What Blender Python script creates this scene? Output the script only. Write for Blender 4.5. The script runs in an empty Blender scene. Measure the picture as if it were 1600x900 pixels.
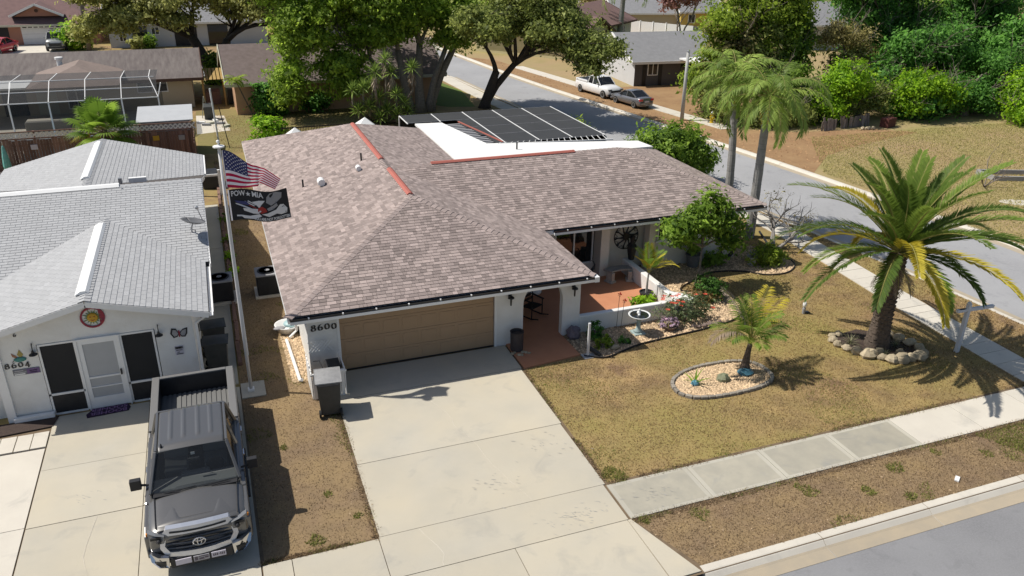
import bpy, math, random
import numpy as np
from mathutils import Vector, Matrix, noise as mnoise

SC = bpy.context.scene
COL = SC.collection
# ------------------------------------------------------------------ camera
CAM_F, CAM_YAW, CAM_TILT, CAM_ROLL, CAM_H = 1249.6, 0.363585, 0.428328, 0.016806, 12.3
_h = Vector((math.sin(CAM_YAW), math.cos(CAM_YAW), 0)); _r = Vector((math.cos(CAM_YAW), -math.sin(CAM_YAW), 0)); _z = Vector((0, 0, 1))
_f = _h*math.cos(CAM_TILT) - _z*math.sin(CAM_TILT); _u = _z*math.cos(CAM_TILT) + _h*math.sin(CAM_TILT)
_r2 = _r*math.cos(CAM_ROLL) + _u*math.sin(CAM_ROLL); _u2 = -_r*math.sin(CAM_ROLL) + _u*math.cos(CAM_ROLL)
cd = bpy.data.cameras.new('camera'); cam = bpy.data.objects.new('camera', cd); COL.objects.link(cam)
cd.sensor_width = 36; cd.lens = CAM_F/1600*36; cd.clip_start = .1; cd.clip_end = 2000
m = Matrix(((_r2.x, _u2.x, -_f.x, 0), (_r2.y, _u2.y, -_f.y, 0), (_r2.z, _u2.z, -_f.z, CAM_H), (0, 0, 0, 1)))
cam.matrix_world = m
SC.camera = cam
# ------------------------------------------------------------------ sky and sun
SUN_DIR = Vector((-.65, .29, 1)).normalized()          # towards the sun
EL = math.asin(SUN_DIR.z); AZ = math.atan2(SUN_DIR.x, SUN_DIR.y)
w = bpy.data.worlds.new('World'); SC.world = w; w.use_nodes = True
nt = w.node_tree; bg = nt.nodes['Background']
sky = nt.nodes.new('ShaderNodeTexSky'); sky.sky_type = 'NISHITA'; sky.sun_disc = False
sky.sun_elevation = EL; sky.sun_rotation = AZ; sky.air_density = 1.0; sky.dust_density = 1.5
nt.links.new(sky.outputs[0], bg.inputs[0]); bg.inputs[1].default_value = .085
sd = bpy.data.lights.new('sun', 'SUN'); sd.energy = 4.6; sd.angle = math.radians(.5); sd.color = (1, .95, .87)
so = bpy.data.objects.new('sun', sd); COL.objects.link(so); so.location = (0, 0, 60)
so.rotation_euler = SUN_DIR.to_track_quat('Z', 'Y').to_euler()
SC.view_settings.view_transform = 'Standard'; SC.view_settings.look = 'None'
SC.view_settings.exposure = 0.12; SC.view_settings.gamma = 1.0
SC.cycles.max_bounces = 6; SC.cycles.transparent_max_bounces = 8
# ------------------------------------------------------------------ helpers
R = random.Random(7)
NP = np.random.default_rng(11)
ORG = {}                      # origin (world) of every thing, so that parts can be written in world coordinates

def tag(o, label=None, cat=None, group=None, kind=None):
    if label: o['label'] = label
    if cat: o['category'] = cat
    if group: o['group'] = group
    if kind: o['kind'] = kind
    return o

def thing(name, label, cat, loc=(0, 0, 0), group=None, rz=0):
    o = bpy.data.objects.new(name, None); COL.objects.link(o)
    o.empty_display_size = .2
    o.location = loc; o.rotation_euler = (0, 0, rz); ORG[o.name] = Vector(loc)
    return tag(o, label, cat, group)

def link_mesh(name, me, parent=None, loc=None):
    o = bpy.data.objects.new(name, me); COL.objects.link(o)
    if parent is not None:
        o.parent = parent; ORG[o.name] = ORG.get(parent.name, Vector((0, 0, 0)))
    if loc is not None: o.location = loc
    return o

def copy_tree(o, parent=None):
    c = o.copy(); COL.objects.link(c)
    ORG[c.name] = ORG.get(o.name, Vector((0, 0, 0)))
    if parent is not None: c.parent = parent
    for ch in list(o.children): copy_tree(ch, c)
    return c

def bev(o, w=.01, seg=2):
    md = o.modifiers.new('bevel', 'BEVEL'); md.width = w; md.segments = seg; md.limit_method = 'ANGLE'; md.angle_limit = math.radians(40)
    return o

class MB:
    def __init__(s): s.v = []; s.f = []; s.m = []; s.t = []
    def add(s, vs, fs, mi=0, t=.5):
        n = len(s.v); s.v.extend([tuple(p) for p in vs])
        for f in fs: s.f.append([i+n for i in f]); s.m.append(mi); s.t.append(t)
        return s
    def box(s, x0, y0, z0, x1, y1, z1, mi=0, t=.5):
        v = [(x0,y0,z0),(x1,y0,z0),(x1,y1,z0),(x0,y1,z0),(x0,y0,z1),(x1,y0,z1),(x1,y1,z1),(x0,y1,z1)]
        return s.add(v, [(0,3,2,1),(4,5,6,7),(0,1,5,4),(1,2,6,5),(2,3,7,6),(3,0,4,7)], mi, t)
    def obox(s, c, hx, hy, hz, mat, mi=0, t=.5):      # oriented box, mat = 3x3 or 4x4 Matrix
        v = []
        for dz in (-hz, hz):
            for dx, dy in ((-hx,-hy),(hx,-hy),(hx,hy),(-hx,hy)):
                v.append(Vector(c) + mat @ Vector((dx, dy, dz)))
        return s.add(v, [(0,3,2,1),(4,5,6,7),(0,1,5,4),(1,2,6,5),(2,3,7,6),(3,0,4,7)], mi, t)
    def bar(s, a, b, wd, ht, mi=0, t=.5, up=(0, 0, 1)):   # rectangular bar from a to b
        a = Vector(a); b = Vector(b); d = (b-a).normalized(); u = Vector(up)
        sd = d.cross(u)
        if sd.length < 1e-4: sd = d.cross(Vector((0, 1, 0)))
        sd.normalize(); u = sd.cross(d)
        v = []
        for p in (a, b):
            for i, j in ((-1,-1),(1,-1),(1,1),(-1,1)): v.append(p + sd*(i*wd/2) + u*(j*ht/2))
        return s.add(v, [(0,1,2,3),(7,6,5,4),(0,4,5,1),(1,5,6,2),(2,6,7,3),(3,7,4,0)], mi, t)
    def tube(s, pts, r, n=8, mi=0, t=.5, caps=True):
        pts = [Vector(p) for p in pts]; rs = r if isinstance(r, (list, tuple)) else [r]*len(pts)
        vs = []; prev = None
        for i, p in enumerate(pts):
            d = (pts[min(i+1, len(pts)-1)] - pts[max(i-1, 0)]).normalized()
            if prev is None:
                a = d.cross(Vector((0, 0, 1)))
                if a.length < .05: a = d.cross(Vector((1, 0, 0)))
                a.normalize()
            else:
                a = (prev - d*prev.dot(d)); a.normalize()
            prev = a; b = d.cross(a)
            for k in range(n):
                an = 2*math.pi*k/n; vs.append(p + (a*math.cos(an) + b*math.sin(an))*rs[i])
        fs = []
        for i in range(len(pts)-1):
            for k in range(n):
                fs.append((i*n+k, i*n+(k+1) % n, (i+1)*n+(k+1) % n, (i+1)*n+k))
        if caps: fs.append(tuple(range(n-1, -1, -1))); fs.append(tuple((len(pts)-1)*n+k for k in range(n)))
        return s.add(vs, fs, mi, t)
    def lathe(s, prof, c=(0, 0, 0), n=16, mi=0, t=.5, axis='z'):
        vs = []
        for r_, h in prof:
            for k in range(n):
                a = 2*math.pi*k/n; x, y = r_*math.cos(a), r_*math.sin(a)
                p = (x, y, h) if axis == 'z' else ((h, x, y) if axis == 'x' else (x, h, y))
                vs.append((c[0]+p[0], c[1]+p[1], c[2]+p[2]))
        fs = []
        for i in range(len(prof)-1):
            for k in range(n):
                q = (i*n+k, i*n+(k+1) % n, (i+1)*n+(k+1) % n, (i+1)*n+k)
                fs.append(q if axis != 'y' else q[::-1])
        if prof[0] != prof[-1]:
            a, b = tuple(range(n-1, -1, -1)), tuple((len(prof)-1)*n+k for k in range(n))
            if axis == 'y': a, b = a[::-1], b[::-1]
            fs += [a, b]
        return s.add(vs, fs, mi, t)
    def extr(s, poly, vec, mi=0, t=.5):               # extrude a planar polygon along vec
        n = len(poly); vec = Vector(vec); a = [Vector(p) for p in poly]; b = [p+vec for p in a]
        fs = [tuple(range(n-1, -1, -1)), tuple(range(n, 2*n))] + [(i, (i+1) % n, n+(i+1) % n, n+i) for i in range(n)]
        return s.add(a+b, fs, mi, t)
    def prism(s, poly, z0, z1, mi=0, t=.5):
        return s.extr([(x, y, z0) for x, y in poly], (0, 0, z1-z0), mi, t)
    def quad(s, a, b, c, d, mi=0, t=.5): return s.add([a, b, c, d], [(0, 1, 2, 3)], mi, t)
    def poly(s, p, mi=0, t=.5): return s.add(p, [tuple(range(len(p)))], mi, t)
    def grid(s, fn, nu, nv, mi=0, t=.5, flip=False):
        vs = [fn(i/nu, j/nv) for j in range(nv+1) for i in range(nu+1)]
        fs = []
        for j in range(nv):
            for i in range(nu):
                q = (j*(nu+1)+i, j*(nu+1)+i+1, (j+1)*(nu+1)+i+1, (j+1)*(nu+1)+i)
                fs.append(q[::-1] if flip else q)
        return s.add(vs, fs, mi, t)
    def ball(s, c, r, nu=10, nv=7, mi=0, t=.5, jit=0, rng=None):
        rx, ry, rz = r if isinstance(r, (tuple, list)) else (r, r, r); vs = []; rg = rng or R
        for j in range(1, nv):
            th = math.pi*j/nv
            for i in range(nu):
                ph = 2*math.pi*i/nu; k = 1 + rg.uniform(-jit, jit)
                vs.append((c[0]+rx*k*math.sin(th)*math.cos(ph), c[1]+ry*k*math.sin(th)*math.sin(ph), c[2]+rz*k*math.cos(th)))
        fs = [(j*nu+i, (j+1)*nu+i, (j+1)*nu+(i+1) % nu, j*nu+(i+1) % nu) for j in range(nv-2) for i in range(nu)]
        n = len(vs); vs += [(c[0], c[1], c[2]+rz), (c[0], c[1], c[2]-rz)]
        fs += [(n, i, (i+1) % nu) for i in range(nu)]
        fs += [(n+1, (nv-2)*nu+(i+1) % nu, (nv-2)*nu+i) for i in range(nu)]
        return s.add(vs, fs, mi, t)
    def mesh(s, name, mats, smooth=False, org=None):
        me = bpy.data.meshes.new(name)
        vs = s.v if org is None else [(p[0]-org[0], p[1]-org[1], p[2]-org[2]) for p in s.v]
        me.from_pydata(vs, [], s.f)
        for mt in (mats if isinstance(mats, (list, tuple)) else [mats]): me.materials.append(mt)
        me.polygons.foreach_set('material_index', s.m)
        if smooth: me.polygons.foreach_set('use_smooth', [True]*len(s.f))
        at = me.attributes.new('tint', 'FLOAT', 'FACE'); at.data.foreach_set('value', s.t)
        me.update()
        return me
    def build(s, name, mats, parent=None, smooth=False, kind=None):
        org = ORG.get(parent.name) if parent is not None else None
        o = link_mesh(name, s.mesh(name, mats, smooth, org), parent)
        if kind: o['kind'] = kind
        return o
    def solo(s, name, mats, label, cat, loc=(0, 0, 0), group=None, smooth=False):   # a thing of one mesh, written in world coordinates
        o = link_mesh(name, s.mesh(name, mats, smooth, Vector(loc))); o.location = loc; ORG[o.name] = Vector(loc)
        return tag(o, label, cat, group)

def np_mesh(name, V, F, mat, tint=None, parent=None, kind=None, smooth=False):
    """V (n,3), F (m,k) numpy -> one mesh object"""
    V = np.asarray(V, np.float32); F = np.asarray(F, np.int32)
    if parent is not None: V = V - np.array(ORG.get(parent.name, (0, 0, 0)), np.float32)
    me = bpy.data.meshes.new(name); k = F.shape[1]; mF = F.shape[0]
    me.vertices.add(len(V)); me.vertices.foreach_set('co', V.ravel())
    me.loops.add(mF*k); me.loops.foreach_set('vertex_index', F.ravel())
    me.polygons.add(mF); me.polygons.foreach_set('loop_start', np.arange(0, mF*k, k, dtype=np.int32))
    me.polygons.foreach_set('loop_total', np.full(mF, k, np.int32))
    if smooth: me.polygons.foreach_set('use_smooth', np.ones(mF, bool))
    me.materials.append(mat)
    at = me.attributes.new('tint', 'FLOAT', 'FACE')
    at.data.foreach_set('value', (np.full(mF, .5) if tint is None else np.asarray(tint)).astype(np.float32))
    me.update(calc_edges=True)
    o = link_mesh(name, me, parent)
    if kind: o['kind'] = kind
    return o

def unit(a): return a/np.maximum(np.linalg.norm(a, axis=-1, keepdims=True), 1e-9)

# ------------------------------------------------------------------ materials
MATS = {}
def M(name, col, rough=.8, col2=None, sc=3., amt=.5, bump=0., bsc=40., tint=0., metal=0., spec=.3, coat=0., trans=0., col3=None, sc3=.6, contrast=.25, det=4., tcol=None, stretch=None, grime=None):
    """procedural material: base colour mixed with col2 (noise) and col3 (large noise), lightness moved by the face attribute 'tint'"""
    mt = bpy.data.materials.new(name); mt.use_nodes = True; t = mt.node_tree; N = t.nodes; L = t.links
    b = N['Principled BSDF']; b.inputs['Roughness'].default_value = rough; b.inputs['Metallic'].default_value = metal
    b.inputs['Specular IOR Level'].default_value = spec; b.inputs['Coat Weight'].default_value = coat; b.inputs['Coat Roughness'].default_value = .06
    geo = N.new('ShaderNodeNewGeometry'); pos = geo.outputs['Position']
    if stretch:
        mp = N.new('ShaderNodeMapping'); mp.inputs['Scale'].default_value = stretch; L.new(pos, mp.inputs[0]); pos = mp.outputs[0]
    def nz(scale, detail=det):
        n = N.new('ShaderNodeTexNoise'); n.inputs['Scale'].default_value = scale; n.inputs['Detail'].default_value = detail; n.inputs['Roughness'].default_value = .6
        L.new(pos, n.inputs['Vector']); return n
    def ramp(n, c=contrast):
        r = N.new('ShaderNodeMapRange'); r.inputs['From Min'].default_value = .5-c; r.inputs['From Max'].default_value = .5+c
        L.new(n.outputs[0], r.inputs['Value']); return r.outputs['Result']
    def mix(fac, a, bcol, blend='MIX'):
        x = N.new('ShaderNodeMix'); x.data_type = 'RGBA'; x.blend_type = blend
        if isinstance(fac, float): x.inputs[0].default_value = fac
        else: L.new(fac, x.inputs[0])
        for i, c in ((6, a), (7, bcol)):
            if isinstance(c, tuple): x.inputs[i].default_value = (*c, 1)
            else: L.new(c, x.inputs[i])
        return x.outputs[2]
    def mul(a, k):
        x = N.new('ShaderNodeMath'); x.operation = 'MULTIPLY'; L.new(a, x.inputs[0]); x.inputs[1].default_value = k; return x.outputs[0]
    c = tuple(col); out = None
    if col2: out = mix(mul(ramp(nz(sc)), amt*2), c, tuple(col2))
    if col3: out = mix(ramp(nz(sc3, 3.)), out if out else c, tuple(col3))
    if grime:
        g = nz(grime[1], 8.); g.inputs['Distortion'].default_value = .6; r_ = N.new('ShaderNodeMapRange'); r_.inputs['From Min'].default_value = .56; r_.inputs['From Max'].default_value = .78; r_.inputs['To Max'].default_value = grime[2]; L.new(g.outputs[0], r_.inputs['Value'])
        out = mix(r_.outputs['Result'], out if out else c, grime[0])
    if tint:
        at = N.new('ShaderNodeAttribute'); at.attribute_name = 'tint'; at.attribute_type = 'GEOMETRY'
        base = out if out else c
        if tcol: base = mix(at.outputs['Fac'], base, tuple(tcol)); out = base
        r = N.new('ShaderNodeMapRange'); r.inputs['To Min'].default_value = 1-tint; r.inputs['To Max'].default_value = 1+tint
        L.new(at.outputs['Fac'], r.inputs['Value'])
        vm = N.new('ShaderNodeVectorMath'); vm.operation = 'SCALE'; L.new(r.outputs['Result'], vm.inputs['Scale'])
        if out: L.new(out, vm.inputs[0])
        else: vm.inputs[0].default_value = c
        out = vm.outputs[0]
    if out: L.new(out, b.inputs['Base Color'])
    else: b.inputs['Base Color'].default_value = (*c, 1)
    if bump:
        bp = N.new('ShaderNodeBump'); bp.inputs['Strength'].default_value = bump; bp.inputs['Distance'].default_value = .02
        L.new(nz(bsc, 3.).outputs[0], bp.inputs['Height']); L.new(bp.outputs[0], b.inputs['Normal'])
    if trans:
        tr = N.new('ShaderNodeBsdfTranslucent'); ms = N.new('ShaderNodeMixShader'); ms.inputs[0].default_value = trans
        if out:
            vt = N.new('ShaderNodeVectorMath'); vt.operation = 'SCALE'; vt.inputs['Scale'].default_value = 1.55; L.new(out, vt.inputs[0]); L.new(vt.outputs[0], tr.inputs[0])
        else: tr.inputs[0].default_value = (*c, 1)
        L.new(b.outputs[0], ms.inputs[1]); L.new(tr.outputs[0], ms.inputs[2]); L.new(ms.outputs[0], N['Material Output'].inputs[0])
    MATS[name] = mt
    return mt

def glass(name, tcol, mixf=.5, rough=.03, dark=(.02, .022, .025)):
    """pane: part see-through, part reflecting"""
    mt = bpy.data.materials.new(name); mt.use_nodes = True; t = mt.node_tree; N = t.nodes; L = t.links
    b = N['Principled BSDF']; b.inputs['Base Color'].default_value = (*dark, 1); b.inputs['Roughness'].default_value = rough; b.inputs['Specular IOR Level'].default_value = .8
    tr = N.new('ShaderNodeBsdfTransparent'); tr.inputs[0].default_value = (*tcol, 1)
    ms = N.new('ShaderNodeMixShader'); ms.inputs[0].default_value = mixf
    L.new(b.outputs[0], ms.inputs[1]); L.new(tr.outputs[0], ms.inputs[2]); L.new(ms.outputs[0], N['Material Output'].inputs[0])
    return mt

white = M('white_paint', (.78, .78, .76), .6, (.70, .69, .66), 2.5, .5, bump=.25, bsc=45, grime=((.60, .58, .53), 1.3, .6))
white_trim = M('white_trim', (.80, .80, .79), .45, (.72, .72, .70), 6, .3)
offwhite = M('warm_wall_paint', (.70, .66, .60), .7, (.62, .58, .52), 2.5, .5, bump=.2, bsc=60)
black = M('black_plastic', (.02, .02, .022), .45, (.035, .035, .037), 5, .5)
blackmetal = M('black_metal', (.018, .018, .02), .4, spec=.5)
rubber = M('tyre_rubber', (.02, .02, .02), .85, (.035, .033, .03), 8, .5)
chrome = M('chrome', (.55, .55, .56), .2, metal=1.)
steel = M('galvanised_steel', (.48, .49, .50), .42, (.38, .39, .40), 6, .5, metal=.6)
alu = M('white_aluminium', (.75, .76, .77), .4)
grey_paint = M('grey_paint', (.33, .33, .34), .6, (.28, .28, .29), 4, .5)
glass_dark = glass('dark_window_glass', (.12, .13, .14), .35)
glass_car = glass('car_glass', (.78, .82, .82), .72, dark=(.05, .055, .06))
screen_dark = M('dark_screen_mesh', (.017, .018, .020), .7, (.023, .024, .026), 1.2, .5)
cage_screen = M('pool_cage_screen', (.042, .043, .045), .6, (.052, .053, .055), 1.0, .5)
screen_see = glass('see_through_screen', (.62, .63, .64), .62, .9, (.055, .057, .06))
concrete = M('concrete', (.47, .44, .37), .85, (.40, .38, .325), .9, .6, bump=.25, bsc=70, tint=.12, col3=(.51, .455, .345), sc3=.38, det=7., grime=((.28, .275, .255), 1.1, .5))
conc_grey = M('grey_concrete', (.46, .43, .35), .88, (.37, .35, .295), 1.8, .6, bump=.3, bsc=70, tint=.16, col3=(.48, .455, .38), sc3=.9, det=7., grime=((.28, .275, .255), 1.1, .5))
conc_pale = M('pale_concrete', (.60, .56, .48), .85, (.54, .50, .43), 1.3, .5, bump=.25, bsc=70, tint=.12, grime=((.28, .275, .255), 1.1, .5))
asphalt = M('asphalt', (.245, .245, .252), .9, (.175, .175, .18), 26, .6, bump=.5, bsc=90, col3=(.27, .27, .275), sc3=.35, grime=((.15, .15, .155), 2.2, .6))
asphalt_side = M('side_street_asphalt', (.32, .32, .325), .9, (.27, .27, .275), 12, .6, bump=.3, bsc=120, col3=(.35, .35, .355), sc3=.25, grime=((.2, .2, .205), 1.6, .6))
gutter_conc = M('stained_gutter', (.42, .35, .25), .9, (.36, .31, .235), 2., .6, bump=.3, bsc=60, tint=.15)
scuff = M('scuff_marks', (.29, .285, .265), .95, (.36, .35, .32), 20, .5)
weathered = M('weathered_slab_face', (.40, .37, .295), .9, (.33, .31, .255), 2.2, .6, bump=.3, bsc=70, tint=.2, grime=((.24, .245, .235), 1.4, .7))
terracotta = M('terracotta_floor_paint', (.53, .24, .13), .7, (.47, .205, .11), 2.2, .5, bump=.1, bsc=60)
dirt = M('dry_soil', (.20, .145, .09), .95, (.13, .095, .06), 3., .6, bump=.5, bsc=30)
leaf_litter = M('leaf_litter', (.30, .175, .085), .95, (.20, .115, .06), 5., .6, bump=.6, bsc=25, col3=(.34, .22, .11), sc3=.5)
lawn_dry = M('dry_lawn', (.36, .245, .115), .95, (.19, .122, .07), 1.3, .6, bump=.3, bsc=22, col3=(.27, .215, .075), sc3=.3, contrast=.15, det=8.)
lawn_green = M('green_lawn', (.09, .155, .022), .95, (.13, .16, .04), 3., .5, bump=.6, bsc=30)
verge_mat = M('brown_verge', (.235, .16, .10), .95, (.14, .10, .068), 2.2, .6, bump=.3, bsc=22, col3=(.29, .205, .10), sc3=.7, det=8.)
lot_mat = M('empty_lot_grass', (.33, .265, .12), .95, (.26, .235, .085), .8, .6, bump=.25, bsc=12, col3=(.35, .245, .14), sc3=.14, contrast=.18)
mulch_base = M('garden_bed_gravel', (.42, .31, .195), .95, (.27, .19, .12), 20, .6, bump=.6, bsc=60)
chip_mat = M('gravel_chip', (.58, .44, .28), .9, (.46, .33, .21), 30, .5, tint=.5)
dark_mulch = M('dark_mulch', (.045, .032, .03), .95, (.07, .05, .04), 20, .6, bump=.6, bsc=50)
brick_stone = M('edging_stone', (.30, .27, .225), .9, (.23, .205, .17), 8, .5, bump=.5, bsc=50, tint=.2)
rock_mat = M('limestone_rock', (.43, .36, .25), .9, (.30, .25, .17), 6, .6, bump=.6, bsc=25, tint=.25)
bark_grey = M('grey_bark', (.27, .23, .19), .95, (.16, .135, .11), 9, .6, bump=.8, bsc=30)
bark_dark = M('dark_bark', (.085, .07, .06), .95, (.05, .042, .036), 9, .6, bump=.8, bsc=25)
palm_bark = M('palm_trunk', (.16, .125, .10), .95, (.085, .065, .05), 12, .6, bump=.8, bsc=30, tint=.3)
palm_grey = M('smooth_palm_trunk', (.33, .32, .30), .9, (.24, .23, .215), 6, .6, bump=.4, bsc=30, tint=.2)
wood_brown = M('weathered_wood', (.25, .145, .11), .9, (.16, .10, .08), 5, .6, bump=.5, bsc=30, tint=.3, stretch=(4, 4, .7))
red_metal = M('red_ridge_metal', (.43, .135, .10), .65, (.36, .12, .095), 3, .5)
shingle_brown = M('brown_blend_shingle', (.33, .27, .25), .92, (.28, .226, .207), 25, .5, bump=.5, bsc=160, tint=.36, col3=(.36, .293, .267), sc3=.5)
shingle_grey = M('pale_grey_shingle', (.44, .445, .45), .92, (.37, .375, .38), 25, .5, bump=.4, bsc=160, tint=.07, col3=(.40, .405, .41), sc3=.5)
under_roof = M('roof_underlay', (.09, .08, .075), .95)
white_roof = M('white_membrane_roof', (.78, .78, .76), .75, (.68, .68, .66), 1.2, .5)
garage_tan = M('tan_garage_door', (.40, .27, .165), .55, (.37, .25, .15), 2, .4)
def leafmat(name, a, b, trans=.35, tint=.45): return M(name, a, .55, tint=tint, tcol=b, trans=trans, spec=.25)
leaf_camphor = leafmat('camphor_leaf', (0.16, 0.26, 0.032), (0.32, 0.43, 0.06), 0.5)
leaf_oak = leafmat('oak_leaf', (0.13, 0.18, 0.045), (0.3, 0.33, 0.09), 0.42)
leaf_oak_grey = leafmat('greyish_oak_leaf', (0.24, 0.26, 0.075), (0.42, 0.42, 0.14), 0.45)
leaf_mid = leafmat('mid_green_leaf', (.095,.19,.022), (.21,.31,.04), .42)
leaf_deep = leafmat('deep_green_leaf', (0.055, 0.17, 0.032), (0.15, 0.32, 0.055), 0.42)
leaf_bright = leafmat('bright_green_leaf', (0.13, 0.3, 0.015), (0.3, 0.46, 0.025), 0.45)
leaf_yellow = leafmat('yellow_green_leaf', (.15, .24, .025), (.30, .38, .045), .45)
leaf_pale = leafmat('pale_olive_leaf', (.20, .18, .07), (.36, .31, .12))
leaf_palm = leafmat('palm_frond_green', (0.07, 0.135, 0.024), (0.19, 0.26, 0.04), 0.35)
leaf_palm_y = leafmat('palm_frond_yellow', (.32, .27, .022), (.42, .35, .04), .25)
leaf_dead = leafmat('dead_frond', (.30, .225, .16), (.42, .34, .26), .2)
blade_mat = M('grass_blade', (.25, .172, .08), .9, tint=.35, tcol=(.42, .305, .145), trans=.35)
blade_green = M('green_grass_blade', (.13, .165, .03), .9, tint=.35, tcol=(.25, .25, .07), trans=.35)
blade_brown = M('brown_grass_blade', (.16, .11, .065), .9, tint=.35, tcol=(.34, .245, .145), trans=.3)
leaf_queen = leafmat('queen_palm_leaf', (0.12, 0.21, 0.035), (0.29, 0.37, 0.085), 0.4)
leaf_shrub = leafmat('dark_shrub_leaf', (.03, .085, .014), (.085, .19, .03), .3)
# ------------------------------------------------------------------ ground, roads, kerbs
def inside(P, poly):
    x, y = P[:, 0], P[:, 1]; c = np.zeros(len(P), bool); n = len(poly)
    for i in range(n):
        x0, y0 = poly[i]; x1, y1 = poly[(i+1) % n]
        k = (y0 > y) != (y1 > y)
        with np.errstate(divide='ignore', invalid='ignore'):
            c ^= k & (x < (x1-x0)*(y-y0)/(y1-y0+1e-12)+x0)
    return c

def scatter(poly, n, holes=()):
    xs = [p[0] for p in poly]; ys = [p[1] for p in poly]
    P = np.column_stack([NP.uniform(min(xs), max(xs), n), NP.uniform(min(ys), max(ys), n)])
    k = inside(P, poly)
    for h in holes: k &= ~inside(P, h)
    return P[k]

def arc(cx, cy, r, a0, a1, n=10):
    return [(cx+r*math.cos(math.radians(a0+(a1-a0)*i/n)), cy+r*math.sin(math.radians(a0+(a1-a0)*i/n))) for i in range(n+1)]

def smooth_line(pts, n=8):
    """Catmull-Rom through 2-D points"""
    P = [np.array(p, float) for p in pts]; P = [2*P[0]-P[1]]+P+[2*P[-1]-P[-2]]; out = []
    for i in range(1, len(P)-2):
        for k in range(n):
            t = k/n
            out.append(tuple(.5*((2*P[i])+(-P[i-1]+P[i+1])*t+(2*P[i-1]-5*P[i]+4*P[i+1]-P[i+2])*t*t+(-P[i-1]+3*P[i]-3*P[i+1]+P[i+2])*t**3)))
    out.append(tuple(P[-2])); return out

def sheet(name, poly, z, mat, zb=None):
    b = MB()
    if zb is None: b.poly([(x, y, z) for x, y in poly])
    else: b.prism(poly, zb, z)
    return b.build(name, mat, kind='structure')

RZ = -.12                                             # road surface below the kerb tops
MB().quad((-400, -150, -.2), (500, -150, -.2), (500, 700, -.2), (-400, 700, -.2)).build('ground', lawn_dry, kind='structure')
near_curb = [(25.3, 15.6), (24.96, 20.65), (24.08, 28.2), (22.9, 38), (21.9, 47), (20.85, 58), (20.0, 69)]
far_curb = [(32.1, 8), (31.9, 23), (31.1, 30), (30.2, 37.6), (28.35, 49.6), (26.2, 63.5), (24.9, 76), (23.6, 95), (22.5, 150)]
nc = smooth_line(near_curb, 5); fc = smooth_line(far_curb, 5)
block_main = [(-200, 10.6), (20.3, 10.6)] + arc(20.3, 15.6, 5, -85, 0, 8) + nc[1:] + arc(15.0, 69.2, 5, 5, 90, 6) + [(-200, 74.2)]
block_right = [(300, 8), (300, 300), (22, 300)] + fc[::-1]
block_back = [(-200, 82), (13, 82)] + arc(13, 87, 5, -85, 0, 6) + [(17.2, 300), (-200, 300)]
side = [(p[0]-.4, p[1]) for p in nc]
sheet('front_street', [(-200, -14), (200, -14), (200, 10.9), (-200, 10.9)], RZ, asphalt)
sheet('side_street', [(24, 10.9), (33, 10.9), (32.6, 23), (31.6, 32), (29, 50), (26.7, 64), (25.4, 76), (24, 95), (23, 300), (15.6, 300), (16.5, 90), (19.5, 68), (20.5, 56), (22.5, 38), (24.2, 24), (24.8, 18), (20, 10.9)], RZ+.004, asphalt_side)
sheet('rear_street', [(-200, 73.6), (20, 73.6), (20, 82.6), (-200, 82.6)], RZ+.008, asphalt)
sheet('block_terrain', block_main, 0, lawn_dry, -.19)
sheet('block_terrain', block_right, 0, lot_mat, -.19)
sheet('block_terrain', block_back, 0, lawn_dry, -.19)

def curb(pts, side_sign, seg=3.05):
    """rolled kerb and gutter swept along pts in pieces with a joint between them"""
    root = bpy.data.objects.new('curb', None); COL.objects.link(root); root['kind'] = 'structure'; ORG[root.name] = Vector((0, 0, 0))
    prof = [(-.06, -.1), (-.06, .012), (.10, .012), (.17, -.01), (.27, -.085), (.33, -.10), (.62, -.112), (.62, -.18)]
    P = [Vector((x, y)) for x, y in pts]; d = [0]
    for i in range(1, len(P)): d.append(d[-1]+(P[i]-P[i-1]).length)
    def at(s):
        for i in range(1, len(P)):
            if s <= d[i]+1e-6:
                t = (s-d[i-1])/(d[i]-d[i-1]); tg = (P[i]-P[i-1]).normalized(); return P[i-1].lerp(P[i], t), Vector((tg.y, -tg.x))*side_sign
        return P[-1], None
    s = 0
    while s < d[-1]-.4:
        e = min(s+seg-.018, d[-1]-.01); b = MB(); n = 3; vs = []
        for k in range(n+1):
            p, nn = at(s+(e-s)*k/n)
            for o, z in prof: q = p+nn*o; vs.append((q.x, q.y, z))
        m_ = len(prof); fs = []
        for k in range(n):
            for i in range(m_-1): fs.append((k*m_+i, k*m_+i+1, (k+1)*m_+i+1, (k+1)*m_+i))
        mi_ = [1 if (j % (m_-1)) >= 4 else 0 for j in range(len(fs))]
        fs += [tuple(range(m_-1, -1, -1)), tuple(n*m_+i for i in range(m_))]
        b.add(vs, fs, 0, R.uniform(.3, .75)); b.m[:len(mi_)] = mi_; b.build('curb_segment', [conc_pale, gutter_conc], root); s += seg
curb([(8.4, 10.6), (20.3, 10.6)] + arc(20.3, 15.6, 5, -85, 0, 8) + nc[1:], 1)
curb(fc[::-1][:-3], 1, 6)

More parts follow.
